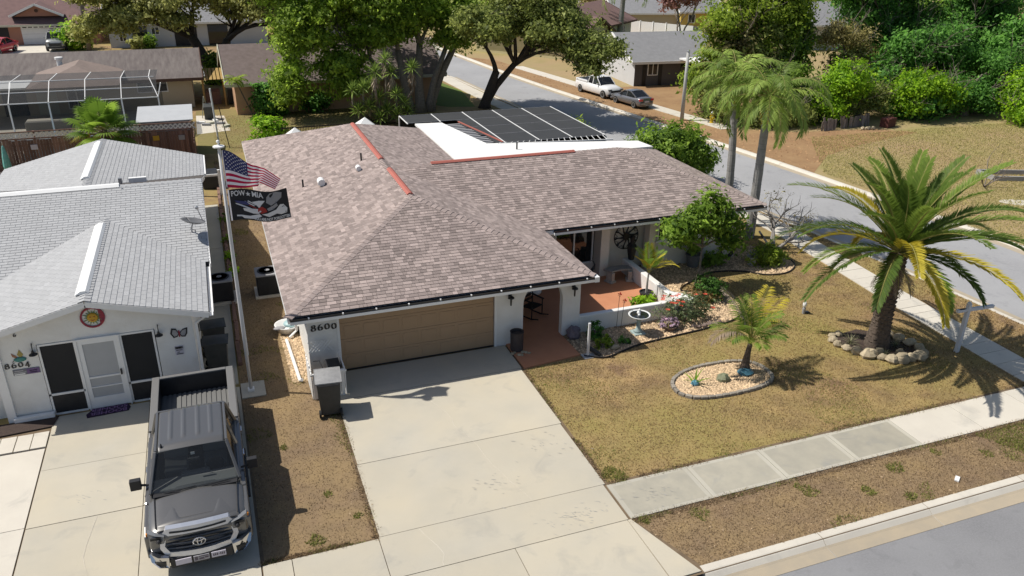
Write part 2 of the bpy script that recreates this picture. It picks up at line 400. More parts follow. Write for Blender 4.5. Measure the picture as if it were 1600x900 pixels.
# ---- paving: every slab its own piece with a real joint
def slabs(root_name, rects, mat, z=.03, gap=.008, tints=None, label=None, inset=False):
    root = bpy.data.objects.new(root_name, None); COL.objects.link(root); root['kind'] = 'structure'; ORG[root.name] = Vector((0, 0, 0))
    for i, p in enumerate(rects):
        if len(p) == 4 and not isinstance(p[0], tuple): p = [(p[0], p[1]), (p[2], p[1]), (p[2], p[3]), (p[0], p[3])]
        c = (sum(q[0] for q in p)/len(p), sum(q[1] for q in p)/len(p))
        pp = []
        for q in p:
            dx, dy = q[0]-c[0], q[1]-c[1]; pp.append((q[0]-math.copysign(gap, dx), q[1]-math.copysign(gap, dy)))
        mt = mat[i] if isinstance(mat, list) else mat
        zt = z+R.uniform(-.003, .003); sb = MB().prism(pp, -.05, zt, 0, tints[i] if tints else R.uniform(.35, .65))
        if mt is conc_grey and inset: sb.poly([(c[0]+(q[0]-c[0])*(1-.11/abs(q[0]-c[0])), c[1]+(q[1]-c[1])*(1-.10/abs(q[1]-c[1])), zt+.001) for q in pp], 1, R.uniform(.3, .7))
        sb.build('paving_slab', [mt, weathered], root)
    return root
sheet('joint_soil', [(-7, 10.45), (24, 10.45), (23.2, 13.6), (7.9, 13.8), (7.9, 19.6), (7.9, 21), (2.0, 21), (2.2, 13.8), (.1, 13.8), (.1, 21.2), (-7, 21.2)], .004, dirt)
slabs('driveway', [(2.24, 19.55, 7.8, 21.08), (2.24, 16.45, 7.76, 19.55), (2.22, 13.74, 7.72, 16.45), (2.2, 12.43, 7.66, 13.74),
      (2.2, 10.5, 4.9, 12.43), (4.9, 10.5, 7.62, 12.43), [(7.62, 12.43), (7.63, 10.5), (8.35, 10.5), (7.70, 12.43)],
      [(2.2, 10.5), (2.2, 12.43), (2.1, 12.43), (1.5, 10.5)]], concrete, .032)
xs = [7.72, 9.92, 12.04, 14.2, 16.34, 18.5, 20.65, 22.6]
slabs('sidewalk', [(xs[i], 12.43, xs[i+1], 13.7) for i in range(7)] + [(-.25, 12.43, .35, 13.7), (.35, 12.43, 2.2, 13.7)],
      [conc_grey]*4 + [conc_pale]*3 + [concrete]*2, .03, inset=True, tints=[.25, .45, .5, .6, .5, .6, .5, .5, .35])
swp = smooth_line([(22.35, 13.0), (22.5, 16.8), (22.65, 19.6), (23.0, 24), (23.15, 28.5), (22.3, 36), (21.2, 46), (20.0, 58), (19.2, 70)], 6)
sl = []
for i in range(len(swp)-1):
    a, b_ = swp[i], swp[i+1]; w_ = .62
    sl.append([(a[0]-w_, a[1]), (a[0]+w_, a[1]), (b_[0]+w_, b_[1]), (b_[0]-w_, b_[1])])
slabs('side_sidewalk', sl, conc_pale, .03)
fsw = [(31.2, 51.5), (32.0, 46.5), (33.0, 40)]
slabs('far_sidewalk', [[(x0, y0), (x0+1.2, y0), (x1+1.2, y1), (x1, y1)] for (x0, y0), (x1, y1) in zip([(26.9, 72), (27.9, 66), (28.9, 60), (30.0, 54), (30.9, 48.5)], [(27.9, 66), (28.9, 60), (30.0, 54), (30.9, 48.5), (31.6, 44.5)])], conc_pale, .03)
# neighbour's drive and the pale strip to its left
slabs('neighbor_driveway', [(-5.03, 18.72, -2.65, 21.2), (-2.65, 18.72, -.27, 21.2), (-5.03, 16.55, -2.65, 18.72), (-2.65, 16.55, -.27, 18.72), (-5.03, 13.74, -2.65, 16.55), (-2.65, 13.74, -.27, 16.55),
      (-5.03, 12.43, -2.65, 13.74), (-2.65, 12.43, -.27, 13.74), (-5.03, 10.5, -2.65, 12.43), (-2.65, 10.5, -.27, 12.43)], concrete, .032)
slabs('neighbor_walk', [(-8.5, 16.6, -5.05, 19.72), (-8.5, 13.6, -5.05, 16.6), (-8.5, 10.5, -5.05, 13.6)], conc_pale, .03)
slabs('paver_strip', [(-8.0+.37*i, 19.76, -7.63+.37*i, 20.5) for i in range(8)], conc_pale, .05, .012)
slabs('side_pad', [(-1.22, 21.4, -.28, 27.0), (-1.22, 27.0, -.28, 32.6), (-1.22, 32.6, -.28, 38.4)], conc_grey, .03)
slabs('flagpole_footing', [(-.25, 20.5, .42, 21.35)], conc_grey, .04)
# porch floor
sheet('porch_floor', [(7.86, 19.5), (9.82, 19.72), (9.80, 21.12), (14.3, 21.12), (14.3, 25.58), (8.35, 25.58), (8.35, 21.12), (7.86, 21.12)], .05, terracotta, -.05)

for cx_, cy_, rx_, ry_, n_ in ((6.6, 12.95, .75, .28, 60), (6.9, 15.6, .7, .5, 26), (5.2, 14.6, .6, .4, 22), (8.6, 13.05, .45, .35, 40), (-3.9, 17.4, .3, .2, 14), (4.0, 11.6, .6, .4, 16)):
    b = MB()
    for _ in range(n_):
        x, y = R.gauss(cx_, rx_*.6), R.gauss(cy_, ry_*.6); l = R.uniform(.04, .16); a = R.gauss(-.6, .3); w_ = R.uniform(.004, .013); dx, dy = math.cos(a), math.sin(a)
        b.poly([(x, y, .0362), (x+dx*l*.5+dy*w_, y+dy*l*.5-dx*w_, .0362), (x+dx*l, y+dy*l, .0362), (x+dx*l*.5-dy*w_, y+dy*l*.5+dx*w_, .0362)])
    b.build('scuff_marks', scuff, kind='stuff')
# ---- lawns and beds
bed_front = [(9.86, 19.72)] + smooth_line([(9.9, 19.6), (10.5, 19.3), (11.2, 19.5), (12.0, 19.72), (13.4, 19.86), (14.7, 20.0), (16.0, 20.3), (16.9, 21.2), (16.6, 22.4), (15.4, 22.9), (16.2, 23.5), (17.4, 24.0), (18.6, 23.75), (19.4, 23.1), (20.4, 23.1), (21.2, 23.9), (21.0, 25.4)], 6) + [(20.2, 26.5), (19.25, 26.5), (19.25, 25.2), (14.5, 25.2), (14.5, 21.1), (9.86, 21.1)]
island = smooth_line([(11.62, 17.0), (11.62, 16.72), (11.95, 16.4), (12.6, 16.28), (13.4, 16.27), (14.1, 16.35), (14.6, 16.6), (14.72, 17.0), (14.6, 17.45), (14.1, 17.72), (13.4, 17.78), (12.7, 17.74), (12.1, 17.55), (11.75, 17.28), (11.62, 17.0)], 4)
front_poly = [(7.82, 13.8), (21.75, 13.8), (22.0, 19.6), (22.3, 24), (21.6, 27.5), (20.2, 27.5), (21.0, 25.4)] + bed_front[::-1][7:-1] + [(9.84, 19.65), (7.84, 19.45)]
sheet('front_lawn', front_poly, .008, lawn_dry)
side_poly = [(-.2, 13.76), (2.16, 13.76), (2.2, 21.0), (1.7, 21.1), (1.7, 40), (-.22, 47), (-.25, 21.4)]
sheet('side_yard', side_poly, .008, verge_mat)
verge_poly = [(8.45, 10.66), (20.3, 10.66)] + arc(20.3, 15.6, 4.95, -85, -30, 5) + [(22.9, 13.2), (22.0, 12.36), (7.78, 12.36)]
sheet('front_verge', verge_poly, .006, verge_mat)
med = [(p[0]-.08, p[1]) for p in nc if p[1] < 60]
median_poly = [(23.1, 14.5)] + med + [(20.5, 58), (21.8, 46), (22.95, 36), (23.8, 28.5), (23.65, 24), (23.3, 19.6)]
sheet('street_verge', median_poly, .006, lawn_dry)
litter_poly = [(q[0]+.1, q[1]) for q in fc if 33 < q[1] < 80] [::-1]
litter_poly = [(q[0]+.1, q[1]) for q in fc if 33 < q[1] < 80] + [(26.9, 76), (29, 60), (31, 49), (33, 44), (36, 42.5), (42, 41.5), (44, 40), (38, 38.5), (34, 37)]
sheet('far_verge', litter_poly, .006, leaf_litter)
sheet('gray_house_yard', [(30.3, 60), (31.9, 49.5), (34, 47), (40, 50), (40, 60)], .005, leaf_litter)
sheet('garden_bed', bed_front, .012, mulch_base)
sheet('island_bed', island, .02, mulch_base)
sheet('side_gravel', [(1.2, 20.95), (1.75, 20.95), (1.75, 24.0), (1.15, 24.0)], .014, mulch_base)
sheet('dark_bed', [(-8, 20.52), (-5.0, 20.72), (-4.9, 21.2), (-8, 21.25)], .045, dark_mulch)
sheet('rear_lawn', [(-1, 48), (13, 47.5), (13, 58.2), (2.2, 58.2), (1.5, 60), (-1, 60)], .005, M('rear_lawn_grass', (.27, .19, .095), .95, (.20, .15, .07), 3, .6, bump=.5, bsc=25, col3=(.2, .19, .06), sc3=.25))
sheet('green_side_lawn', [(16.2, 56.5), (18.2, 56), (19.0, 62), (17.6, 72), (15.0, 73), (14.6, 58.5)], .006, lawn_green)
sheet('green_front_lawn', [(39, 76), (46, 84.5), (54, 84), (50, 90), (56, 84), (44, 66), (38, 71)], .006, lawn_green)
sheet('gravel_patch', [(-1.0, 53), (1.0, 53.5), (.8, 58), (-1.0, 58.5)], .009, conc_pale)
sheet('bare_soil', smooth_line([(36.5, 27.4), (37.6, 27.0), (38.3, 25.6), (37.8, 25.1), (36.9, 26.3), (36.3, 27.0), (36.5, 27.4)], 5), .006, conc_pale)
sheet('far_driveway', [(-20, 82), (-12.6, 82), (-12.6, 98), (-20, 98)], .01, conc_pale)

sheet('joint_soil', [(7.8, 13.66), (21.9, 13.66), (21.9, 13.84), (7.8, 13.84)], .0065, dirt); sheet('joint_soil', [(7.75, 12.34), (22.4, 12.34), (22.4, 12.45), (7.7, 12.45)], .0075, dirt)
# ---- grass blades: nobody could count them
def grass(name, poly, n, mat, h=(.03, .075), holes=(), wd=.010, dens=None):
    P = scatter(poly, n, holes)
    if dens is not None:
        v = np.array([mnoise.noise(Vector((x*dens[0], y*dens[0], 3.1))) for x, y in P]); P = P[v > dens[1]]
    k = len(P); a = NP.uniform(0, 2*np.pi, k); hh = NP.uniform(*h, k); ln = NP.normal(0, .6, (k, 2))*hh[:, None]
    dx, dy = np.cos(a)*wd, np.sin(a)*wd
    V = np.zeros((k, 3, 3)); V[:, 0] = np.column_stack([P[:, 0]-dx, P[:, 1]-dy, np.full(k, .008)]); V[:, 1] = np.column_stack([P[:, 0]+dx, P[:, 1]+dy, np.full(k, .008)])
    V[:, 2] = np.column_stack([P[:, 0]+ln[:, 0], P[:, 1]+ln[:, 1], hh])
    return np_mesh(name, V.reshape(-1, 3), np.arange(3*k).reshape(-1, 3), mat, NP.uniform(0, 1, k), kind='stuff')
grass('grass', front_poly, 95000, blade_mat, h=(.02, .055), holes=(island,), wd=.013)
grass('grass', front_poly, 60000, blade_green, holes=(island,), h=(.025, .06), dens=(.42, .2))
grass('grass', front_poly, 60000, blade_brown, holes=(island,), h=(.02, .05), dens=(.55, .12))
for gx, gy, gr, gn in ((8.1, 14.0, .35, 900), (9.3, 12.1, .25, 300), (8.0, 12.3, .15, 200), (12.2, 12.0, .3, 420), (13.6, 11.4, .22, 260), (14.9, 11.9, .3, 380), (16.4, 12.1, .18, 160), (14.4, 10.95, .2, 240), (.9, 14.1, .22, 300), (1.4, 15.6, .15, 140), (.6, 17.8, .14, 120), (1.9, 14.6, .12, 120), (17.6, 11.6, .2, 200)):
    grass('grass_tuft', [(gx+gr*math.cos(a)*R.uniform(.5, 1.2), gy+gr*math.sin(a)*R.uniform(.5, 1.2)) for a in [k*math.pi/5 for k in range(10)]], int(gn*1.1), blade_green, h=(.02, .075), wd=.012)
grass('grass', verge_poly, 45000, blade_brown, h=(.015, .045))
grass('grass', verge_poly, 25000, blade_green, h=(.03, .09), dens=(.9, .33))
grass('grass', [(18.9, 10.7), (20.5, 10.7), (22.9, 12.6), (22.3, 12.36), (18.0, 12.36)], 16000, blade_green, h=(.03, .07))
grass('grass', side_poly, 40000, blade_brown, h=(.015, .045))
grass('grass', side_poly, 30000, blade_green, h=(.03, .09), dens=(1.1, .36))
grass('grass', median_poly, 50000, blade_mat, h=(.04, .09), wd=.016)
grass('grass', [(32.2, 14), (52, 14), (60, 40), (36, 41), (31.2, 34)], 170000, M('lot_blade', (.24, .225, .075), .9, tint=.4, tcol=(.42, .37, .15), trans=.35), h=(.03, .08), wd=.02)
grass('grass', [(0, 48), (13, 47.5), (13, 58), (0, 58)], 14000, blade_mat, h=(.03, .06), wd=.02)

for strip in ([(7.70, 13.9), (7.86, 13.9), (7.92, 19.4), (7.78, 19.4)], [(7.8, 13.64), (21.8, 13.64), (21.8, 13.86), (7.8, 13.86)], [(7.7, 12.28), (22.2, 12.28), (22.2, 12.48), (7.7, 12.48)], [(2.08, 13.76), (2.28, 13.76), (2.32, 20.9), (2.14, 20.9)], [(-.3, 13.72), (2.2, 13.66), (2.2, 13.84), (-.3, 13.84)]):
    grass('grass', strip, 5200 if strip[1][0]-strip[0][0] > 8 else 2200, blade_brown, h=(.02, .075), dens=(1.7, -.25))
    grass('grass', strip, 1800 if strip[1][0]-strip[0][0] > 8 else 800, blade_green, h=(.02, .07), dens=(1.1, .05))
def chips(name, poly, n, mat, s=(.02, .05), holes=(), z=.015):
    """gravel: small four-sided chips"""
    P = scatter(poly, n, holes); k = len(P); base = np.array([[1, 0, 0], [-.5, .85, 0], [-.5, -.85, 0], [.1, .05, .8]])
    sz = NP.uniform(*s, k); a = NP.uniform(0, 6.28, k); V = np.repeat(base[None], k, 0)*(1+NP.normal(0, .25, (k, 4, 3)))*sz[:, None, None]
    c, s_ = np.cos(a)[:, None], np.sin(a)[:, None]; x, y = V[..., 0]*c-V[..., 1]*s_, V[..., 0]*s_+V[..., 1]*c
    V = np.stack([x+P[:, :1], y+P[:, 1:], V[..., 2]+z], -1).reshape(-1, 3)
    F = (np.arange(k)*4)[:, None, None]+np.array([[0, 1, 3], [1, 2, 3], [2, 0, 3]])[None]
    t = np.repeat(np.clip(NP.normal(.5, .3, k), 0, 1), 3)
    return np_mesh(name, V, F.reshape(-1, 3), mat, t, kind='stuff')
chips('gravel', bed_front, 26000, chip_mat, (.025, .06))
chips('gravel', island, 7000, chip_mat, (.02, .05), z=.022)
chips('gravel', [(1.2, 20.95), (1.75, 20.95), (1.75, 24.0), (1.15, 24.0)], 1500, chip_mat, (.02, .05))
chips('leaf_litter', litter_poly, 6000, M('fallen_leaf', (.27, .155, .075), .95, tint=.3, tcol=(.34, .21, .11)), (.03, .08), z=.006)
chips('leaf_litter', side_poly, 1800, M('fallen_leaf_brown', (.20, .14, .085), .95, tint=.25, tcol=(.33, .24, .15)), (.012, .03), z=.006)
chips('leaf_litter', verge_poly, 1500, MATS['fallen_leaf_brown'], (.015, .035), z=.01)

# hairline cracks in the drive, filled pale
for pts in ([(4.55, 19.5), (4.75, 18.6), (5.0, 17.8), (5.02, 17.2), (5.25, 16.5), (5.4, 15.4), (5.6, 14.6), (5.85, 13.8)], [(-3.6, 16.5), (-3.75, 15.2), (-3.5, 14.2)], [(3.1, 13.7), (3.4, 12.9), (3.3, 12.45)]):
    b = MB(); q = smooth_line(pts, 4); q = [(x+R.uniform(-.02, .02), y) for x, y in q]
    for i in range(len(q)-1): b.bar((*q[i], .0345), (*q[i+1], .0345), R.uniform(.004, .010), .003)
    b.build('crack_filler', conc_pale, kind='structure')
# ------------------------------------------------------------------ roofs made of single shingles
def clip(poly, a, b):
    """keep the part of poly left of the line a->b (2-D)"""
    out = []; n = len(poly)
    def sd(p): return (b[0]-a[0])*(p[1]-a[1])-(b[1]-a[1])*(p[0]-a[0])
    for i in range(n):
        p, q = poly[i], poly[(i+1) % n]; sp, sq = sd(p), sd(q)
        if sp >= 0: out.append(p)
        if (sp > 0 and sq < 0) or (sp < 0 and sq > 0):
            t = sp/(sp-sq); out.append((p[0]+(q[0]-p[0])*t, p[1]+(q[1]-p[1])*t))
    return out

def area(p): return .5*abs(sum(p[i][0]*p[(i+1) % len(p)][1]-p[(i+1) % len(p)][0]*p[i][1] for i in range(len(p))))

class Slope:
    """one roof plane; poly3 counter-clockwise from above, its first edge is the eave"""
    def __init__(s, poly3):
        P = [Vector(p) for p in poly3]; s.o = P[0]; s.u = (P[1]-P[0]).normalized()
        n = Vector((0, 0, 0))
        for i in range(len(P)): n += (P[i]-P[0]).cross(P[(i+1) % len(P)]-P[0])
        s.n = n.normalized(); s.v = s.n.cross(s.u)
        if s.n.z < 0: s.n = -s.n; s.v = -s.v
        s.p2 = [((p-s.o).dot(s.u), (p-s.o).dot(s.v)) for p in P]
        if sum(s.p2[i][0]*s.p2[(i+1) % len(P)][1]-s.p2[(i+1) % len(P)][0]*s.p2[i][1] for i in range(len(P))) < 0: s.p2 = s.p2[::-1]
    def pt(s, x, y, h=0): return s.o + s.u*x + s.v*y + s.n*h
    def shingles(s, exp, widths, thick=.012, gap=.004, three_tab=False, tint=None):
        """returns whole tabs [(x, y, w, tint)] and cut tabs as (poly2, tint)"""
        xs = [p[0] for p in s.p2]; ys = [p[1] for p in s.p2]; whole = []; cut = []
        j = 0; y = min(ys)
        while y < max(ys)-.01:
            x = min(xs) - (R.uniform(0, .3) if not three_tab else (widths[0]/2 if j % 2 else 0))
            while x < max(xs):
                w_ = R.choice(widths); rect = [(x+gap, y+.002), (x+w_-gap, y+.002), (x+w_-gap, y+exp+.02), (x+gap, y+exp+.02)]
                t = R.betavariate(1.6, 2.0) if tint is None else R.uniform(*tint)
                pl = rect
                for i in range(len(s.p2)):
                    pl = clip(pl, s.p2[i], s.p2[(i+1) % len(s.p2)])
                    if len(pl) < 3: break
                if len(pl) >= 3 and area(pl) > .0015:
                    if abs(area(pl)-area(rect)) < 1e-5: whole.append((x+gap, y+.002, w_, t))
                    else: cut.append((pl, y, t))
                x += w_
            y += exp; j += 1
        return whole, cut
    def lay(s, b, pl, y, exp, thick, t):
        n = len(pl); vs = []
        for (x_, y_) in pl: vs.append(s.pt(x_, y_, thick*(1-.75*(y_-y)/(exp+.02))))
        for (x_, y_) in pl: vs.append(s.pt(x_, y_, -.001))
        b.add(vs, [tuple(range(n))]+[(i, n+i, n+(i+1) % n, (i+1) % n) for i in range(n)], 0, t)

def roof_shingles(roof, slopes, mat, exp, widths, near, budget, thick=.012, three_tab=False, gap=.004):
    """the nearest 'budget' whole tabs are objects of their own, the rest is one part"""
    rest = MB(); cand = []
    for sl_ in slopes:
        wh, cu = sl_.shingles(exp, widths, thick, gap, three_tab)
        for (x, y, w_, t) in wh: cand.append(((sl_.pt(x, y)-Vector(near)).length, sl_, x, y, w_, t))
        for pl, y, t in cu: sl_.lay(rest, pl, y, exp, thick, t)
    cand.sort(key=lambda c: c[0]); cache = {}; org = ORG[roof.name]
    for i, (d, sl_, x, y, w_, t) in enumerate(cand):
        if i < budget:
            key = (w_, min(int(t*6), 5))
            if key not in cache:
                b = MB(); ww = w_-2*gap; h = exp+.02
                b.add([(0, 0, thick), (ww, 0, thick), (ww, h, thick*.25), (0, h, thick*.25), (0, 0, -.001), (ww, 0, -.001), (ww, h, -.001), (0, h, -.001)],
                      [(0, 1, 2, 3), (0, 4, 5, 1), (1, 5, 6, 2), (2, 6, 7, 3), (3, 7, 4, 0)], 0, (key[1]+.5)/6)
                cache[key] = b.mesh('shingle', mat)
            o = link_mesh('shingle', cache[key], roof)
            p = sl_.pt(x, y)-org
            o.matrix_local = Matrix(((sl_.u.x, sl_.v.x, sl_.n.x, p.x), (sl_.u.y, sl_.v.y, sl_.n.y, p.y), (sl_.u.z, sl_.v.z, sl_.n.z, p.z), (0, 0, 0, 1)))
        else:
            sl_.lay(rest, [(x, y), (x+w_-2*gap, y), (x+w_-2*gap, y+exp+.018), (x, y+exp+.018)], y, exp, thick, t)
    rest.build('shingles', mat, roof, kind='stuff')

def cap_row(b, p0, p1, n1, n2, wd=.15, step=.19, thick=.02, t=(.3, .7)):
    """folded cap pieces along a hip or ridge; n1, n2 = downhill directions on both sides"""
    p0, p1 = Vector(p0), Vector(p1); L_ = (p1-p0).length; d = (p1-p0)/L_; n1, n2 = Vector(n1), Vector(n2); up = Vector((0, 0, 1)); k = 0; s = 0
    while s < L_-.03:
        e = min(s+step+.02, L_); a, c = p0+d*s+up*(thick+.012), p0+d*e+up*(.014); tt = R.uniform(*t)
        vs = [a, c, a+n1*wd-up*.004, c+n1*wd-up*.004, a+n2*wd-up*.004, c+n2*wd-up*.004]
        lo = [v-up*.03 for v in vs]
        b.add(vs+lo, [(0, 1, 3, 2), (1, 0, 4, 5), (2, 3, 9, 8), (5, 4, 10, 11), (0, 2, 8, 6), (4, 0, 6, 10)], 0, tt)
        s += step
def down(sl_): return -sl_.v

# ------------------------------------------------------------------ house 8600
EZ, RZA = 2.45, 4.05
SL = (RZA-EZ)/4.625
AX0, AX1, AY0, AY1, ARX = 1.2, 10.45, 20.25, 40.35, 5.825
ARY0, ARY1 = 24.88, 35.7
BY0, BY1, BRY = 24.35, 33.05, 28.7; BZ = EZ+SL*(BRY-BY0); BX1 = 19.85; BRX = BX1-(BRY-BY0); BVX = AX1-(BRY-BY0)
H = thing('house', 'white stuccoed corner house with a brown shingled hip roof, tan garage door and number 8600', 'house', (6, 24, 0))
w_ = MB()                                              # walls
w_.extr([(1.75, 21.1, 0), (2.66, 21.1, 0), (2.66, 21.1, 2.12), (7.47, 21.1, 2.12), (7.47, 21.1, 0), (8.42, 21.1, 0), (8.42, 21.1, 1.35)] +
        [(8.42+.68*(1-math.cos(a)), 21.1, 1.35+.72*math.sin(a)) for a in [math.pi*k/14 for k in range(1, 7)]] +
        [(9.10+.68*math.sin(a), 21.1, 1.35+.72*math.cos(a)) for a in [math.pi*k/14 for k in range(0, 7)]] +
        [(9.78, 21.1, 1.35), (9.78, 21.1, 0), (10.4, 21.1, 0), (10.4, 21.1, 2.38), (1.75, 21.1, 2.38)], (0, .22, 0))
w_.box(1.75, 21.325, 0, 1.93, 39.8, 2.38)
w_.box(1.93, 39.6, 0, 10.3, 39.8, 2.38); w_.box(10.12, 26.0, 0, 10.3, 39.6, 2.38)
w_.box(8.15, 21.325, 0, 8.33, 25.8, 2.38); w_.box(8.33, 25.6, 0, 11.4, 25.8, 2.38)
w_.build('wall', white, H)
w2 = MB()
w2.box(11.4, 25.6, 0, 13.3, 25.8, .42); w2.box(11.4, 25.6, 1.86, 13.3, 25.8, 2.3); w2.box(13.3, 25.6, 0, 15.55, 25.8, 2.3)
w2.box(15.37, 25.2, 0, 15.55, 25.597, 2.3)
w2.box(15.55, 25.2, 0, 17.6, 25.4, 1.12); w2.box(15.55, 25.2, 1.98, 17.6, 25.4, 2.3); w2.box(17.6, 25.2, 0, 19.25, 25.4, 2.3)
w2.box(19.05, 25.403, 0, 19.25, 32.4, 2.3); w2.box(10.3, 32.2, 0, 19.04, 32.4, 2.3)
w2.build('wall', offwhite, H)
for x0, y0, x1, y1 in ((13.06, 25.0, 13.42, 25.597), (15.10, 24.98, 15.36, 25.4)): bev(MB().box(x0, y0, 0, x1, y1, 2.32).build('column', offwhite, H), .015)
lw = MB()                                              # low porch wall
lw.box(10.403, 21.1, 0, 14.1, 21.3, .62)
lw.prism([(14.1, 21.1), (14.5, 21.0), (14.8, 21.15), (14.72, 21.5), (14.33, 21.9), (14.33, 25.19), (14.1, 25.19), (14.1, 21.303)], 0, .62)
bev(lw.build('low_wall', white, H), .03)
# garage door: four sections, each with stamped panels
for k in range(4):
    z0 = .02+k*.525; b = MB(); b.box(2.68, 21.16, z0, 7.45, 21.2, z0+.519)
    for i in range(8):
        x0 = 2.80+i*.582; b.box(x0, 21.148, z0+.09, x0+.47, 21.162, z0+.43)
    bev(b.build('garage_door_panel', garage_tan, H), .006)
fr = MB(); fr.box(2.60, 21.075, 0, 2.672, 21.15, 2.13); fr.box(7.458, 21.075, 0, 7.53, 21.15, 2.13); fr.box(2.673, 21.08, 2.07, 7.457, 21.15, 2.13); fr.build('garage_door_frame', white_trim, H)
MB().box(2.7, 21.13, 0.033, 7.45, 21.155, .06).build('door_seal', black, H)
# windows
def window(parent, x0, x1, y, z0, z1, nm=2, fm=white_trim, gm=None, face=-1, depth=.10):
    f = MB(); t = .05; yo = y+face*.03
    f.box(x0, yo, z0, x0+t, y+depth, z1); f.box(x1-t, yo, z0, x1, y+depth, z1); f.box(x0+t, yo+.002, z0, x1-t, y+depth, z0+t); f.box(x0+t, yo+.002, z1-t, x1-t, y+depth, z1)
    for i in range(1, nm): xm = x0+(x1-x0)*i/nm; f.box(xm-.025, yo+.004, z0+t, xm+.025, y+depth-.01, z1-t)
    o = f.build('window', fm, parent)
    for i in range(nm):
        a, c = x0+(x1-x0)*i/nm+.03, x0+(x1-x0)*(i+1)/nm-.03
        MB().box(a, y+.03, z0+.04, c, y+.04, z1-.04).build('pane', gm or glass_dark, o)
    return o
window(H, 11.42, 13.02, 25.6, .42, 1.86, 2)
window(H, 15.58, 17.55, 25.2, 1.14, 1.98, 2)
MB().box(15.5, 25.12, 1.08, 17.6, 25.197, 1.14).build('window_sill', white_trim, H)
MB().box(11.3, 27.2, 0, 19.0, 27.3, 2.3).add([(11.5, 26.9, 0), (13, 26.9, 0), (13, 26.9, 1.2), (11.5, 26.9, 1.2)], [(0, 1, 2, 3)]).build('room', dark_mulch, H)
dr = MB(); dr.box(8.9, 25.56, .05, 9.95, 25.61, 2.1); drr = dr.build('door', M('entry_door_paint', (.28, .27, .25), .5), H); MB().ball((9.85, 25.5, 1.05), .04).build('handle', steel, drr)
# roof deck
rf = MB()
E0, F0 = (AX0, AY0, EZ), (AX1, AY0, EZ)
AP0, AP1 = (ARX, ARY0, RZA), (ARX, ARY1, RZA)
J = (BVX, BRY, BZ); VF, VR = (AX1, BY0, EZ), (AX1, BY1, EZ); BE = (BRX, BRY, BZ); BC0, BC1 = (BX1, BY0, EZ), (BX1, BY1, EZ)
RJ = (ARX, BRY, RZA)
planes = dict(front=[E0, F0, AP0], left=[(AX0, AY1, EZ), E0, AP0, AP1], right_a=[F0, VF, J, RJ, AP0], right_b=[VR, (AX1, AY1, EZ), AP1, RJ, J], back=[(AX1, AY1, EZ), (AX0, AY1, EZ), AP1],
              bfront=[VF, BC0, BE, J], bright=[BC0, BC1, BE], bback=[BC1, VR, J, BE])
for p in planes.values(): rf.poly(p)
rf.box(AX0+.03, AY0+.03, EZ-.12, AX1-.03, AY1-.03, EZ-.07); rf.box(AX1-.02, BY0+.03, EZ-.12, BX1-.03, BY1-.03, EZ-.07)
roof = rf.build('roof', under_roof, H)
slp = {k: Slope(p) for k, p in planes.items()}
roof_shingles(roof, [slp[k] for k in ('front', 'left', 'right_a', 'right_b', 'bfront', 'bright')], shingle_brown, .137, [.11, .15, .20, .27], (4.5, 20, 2.4), 295, thick=.018)
cp = MB()
for a, c, s1, s2 in ((E0, AP0, 'front', 'left'), (F0, AP0, 'front', 'right_a'), (BC0, BE, 'bfront', 'bright'), ((ARX, ARY0, RZA), AP1, 'left', 'right_a'), (J, BE, 'bfront', 'bfront')):
    if s1 == s2: d1, d2 = Vector((0, -.94, -.33)), Vector((0, .94, -.33))
    else:
        dl = (Vector(c)-Vector(a)).normalized()
        d1, d2 = [(-slp[q].v - dl*(-slp[q].v).dot(dl)).normalized() for q in (s1, s2)]
    cap_row(cp, a, c, d1, d2)
cp.build('ridge_caps', shingle_brown, roof, kind='stuff')
def red_cap(a, c, ax):
    b = MB(); a, c = Vector(a), Vector(c); dl = (c-a).normalized(); s_ = Vector((dl.y, -dl.x, 0)); pts = []
    for q in (a, c): pts += [q+s_*.115-_z*.04, q+s_*.04+_z*.02, q-s_*.04+_z*.02, q-s_*.115-_z*.04]
    b.add(pts, [(0, 1, 5, 4), (1, 2, 6, 5), (2, 3, 7, 6), (0, 3, 2, 1), (4, 5, 6, 7), (0, 4, 7, 3)]); b.build('ridge_cap', red_metal, roof)
red_cap((ARX, 24.95, RZA+.05), (ARX, 28.1, RZA+.05), 'y'); red_cap((ARX, 29.5, RZA+.05), (ARX, 35.6, RZA+.05), 'y'); red_cap((7.55, BRY, BZ+.05), (13.5, BRY, BZ+.05), 'x')
def on_left(x, y, h=0): return (x, y, EZ+SL*(x-AX0)+h)
for x, y in ((2.9, 30.1), (5.2, 30.3)): MB().tube([on_left(x, y, -.05), on_left(x, y, .30)], .035, 8).build('vent_pipe', blackmetal, roof)
for x, y, s_ in ((3.5, 29.4, 1.0), (4.9, 29.3, .72)):
    b = MB(); p = on_left(x, y)
    b.tube([(p[0], p[1]+.22*s_, p[2]+.0), (p[0], p[1]+.12*s_, p[2]+.17*s_), (p[0], p[1]-.14*s_, p[2]+.15*s_)], [.10*s_, .14*s_, .13*s_], 12); b.build('roof_vent', white_trim, roof)
p = (9.9, 30.5, 3.45)
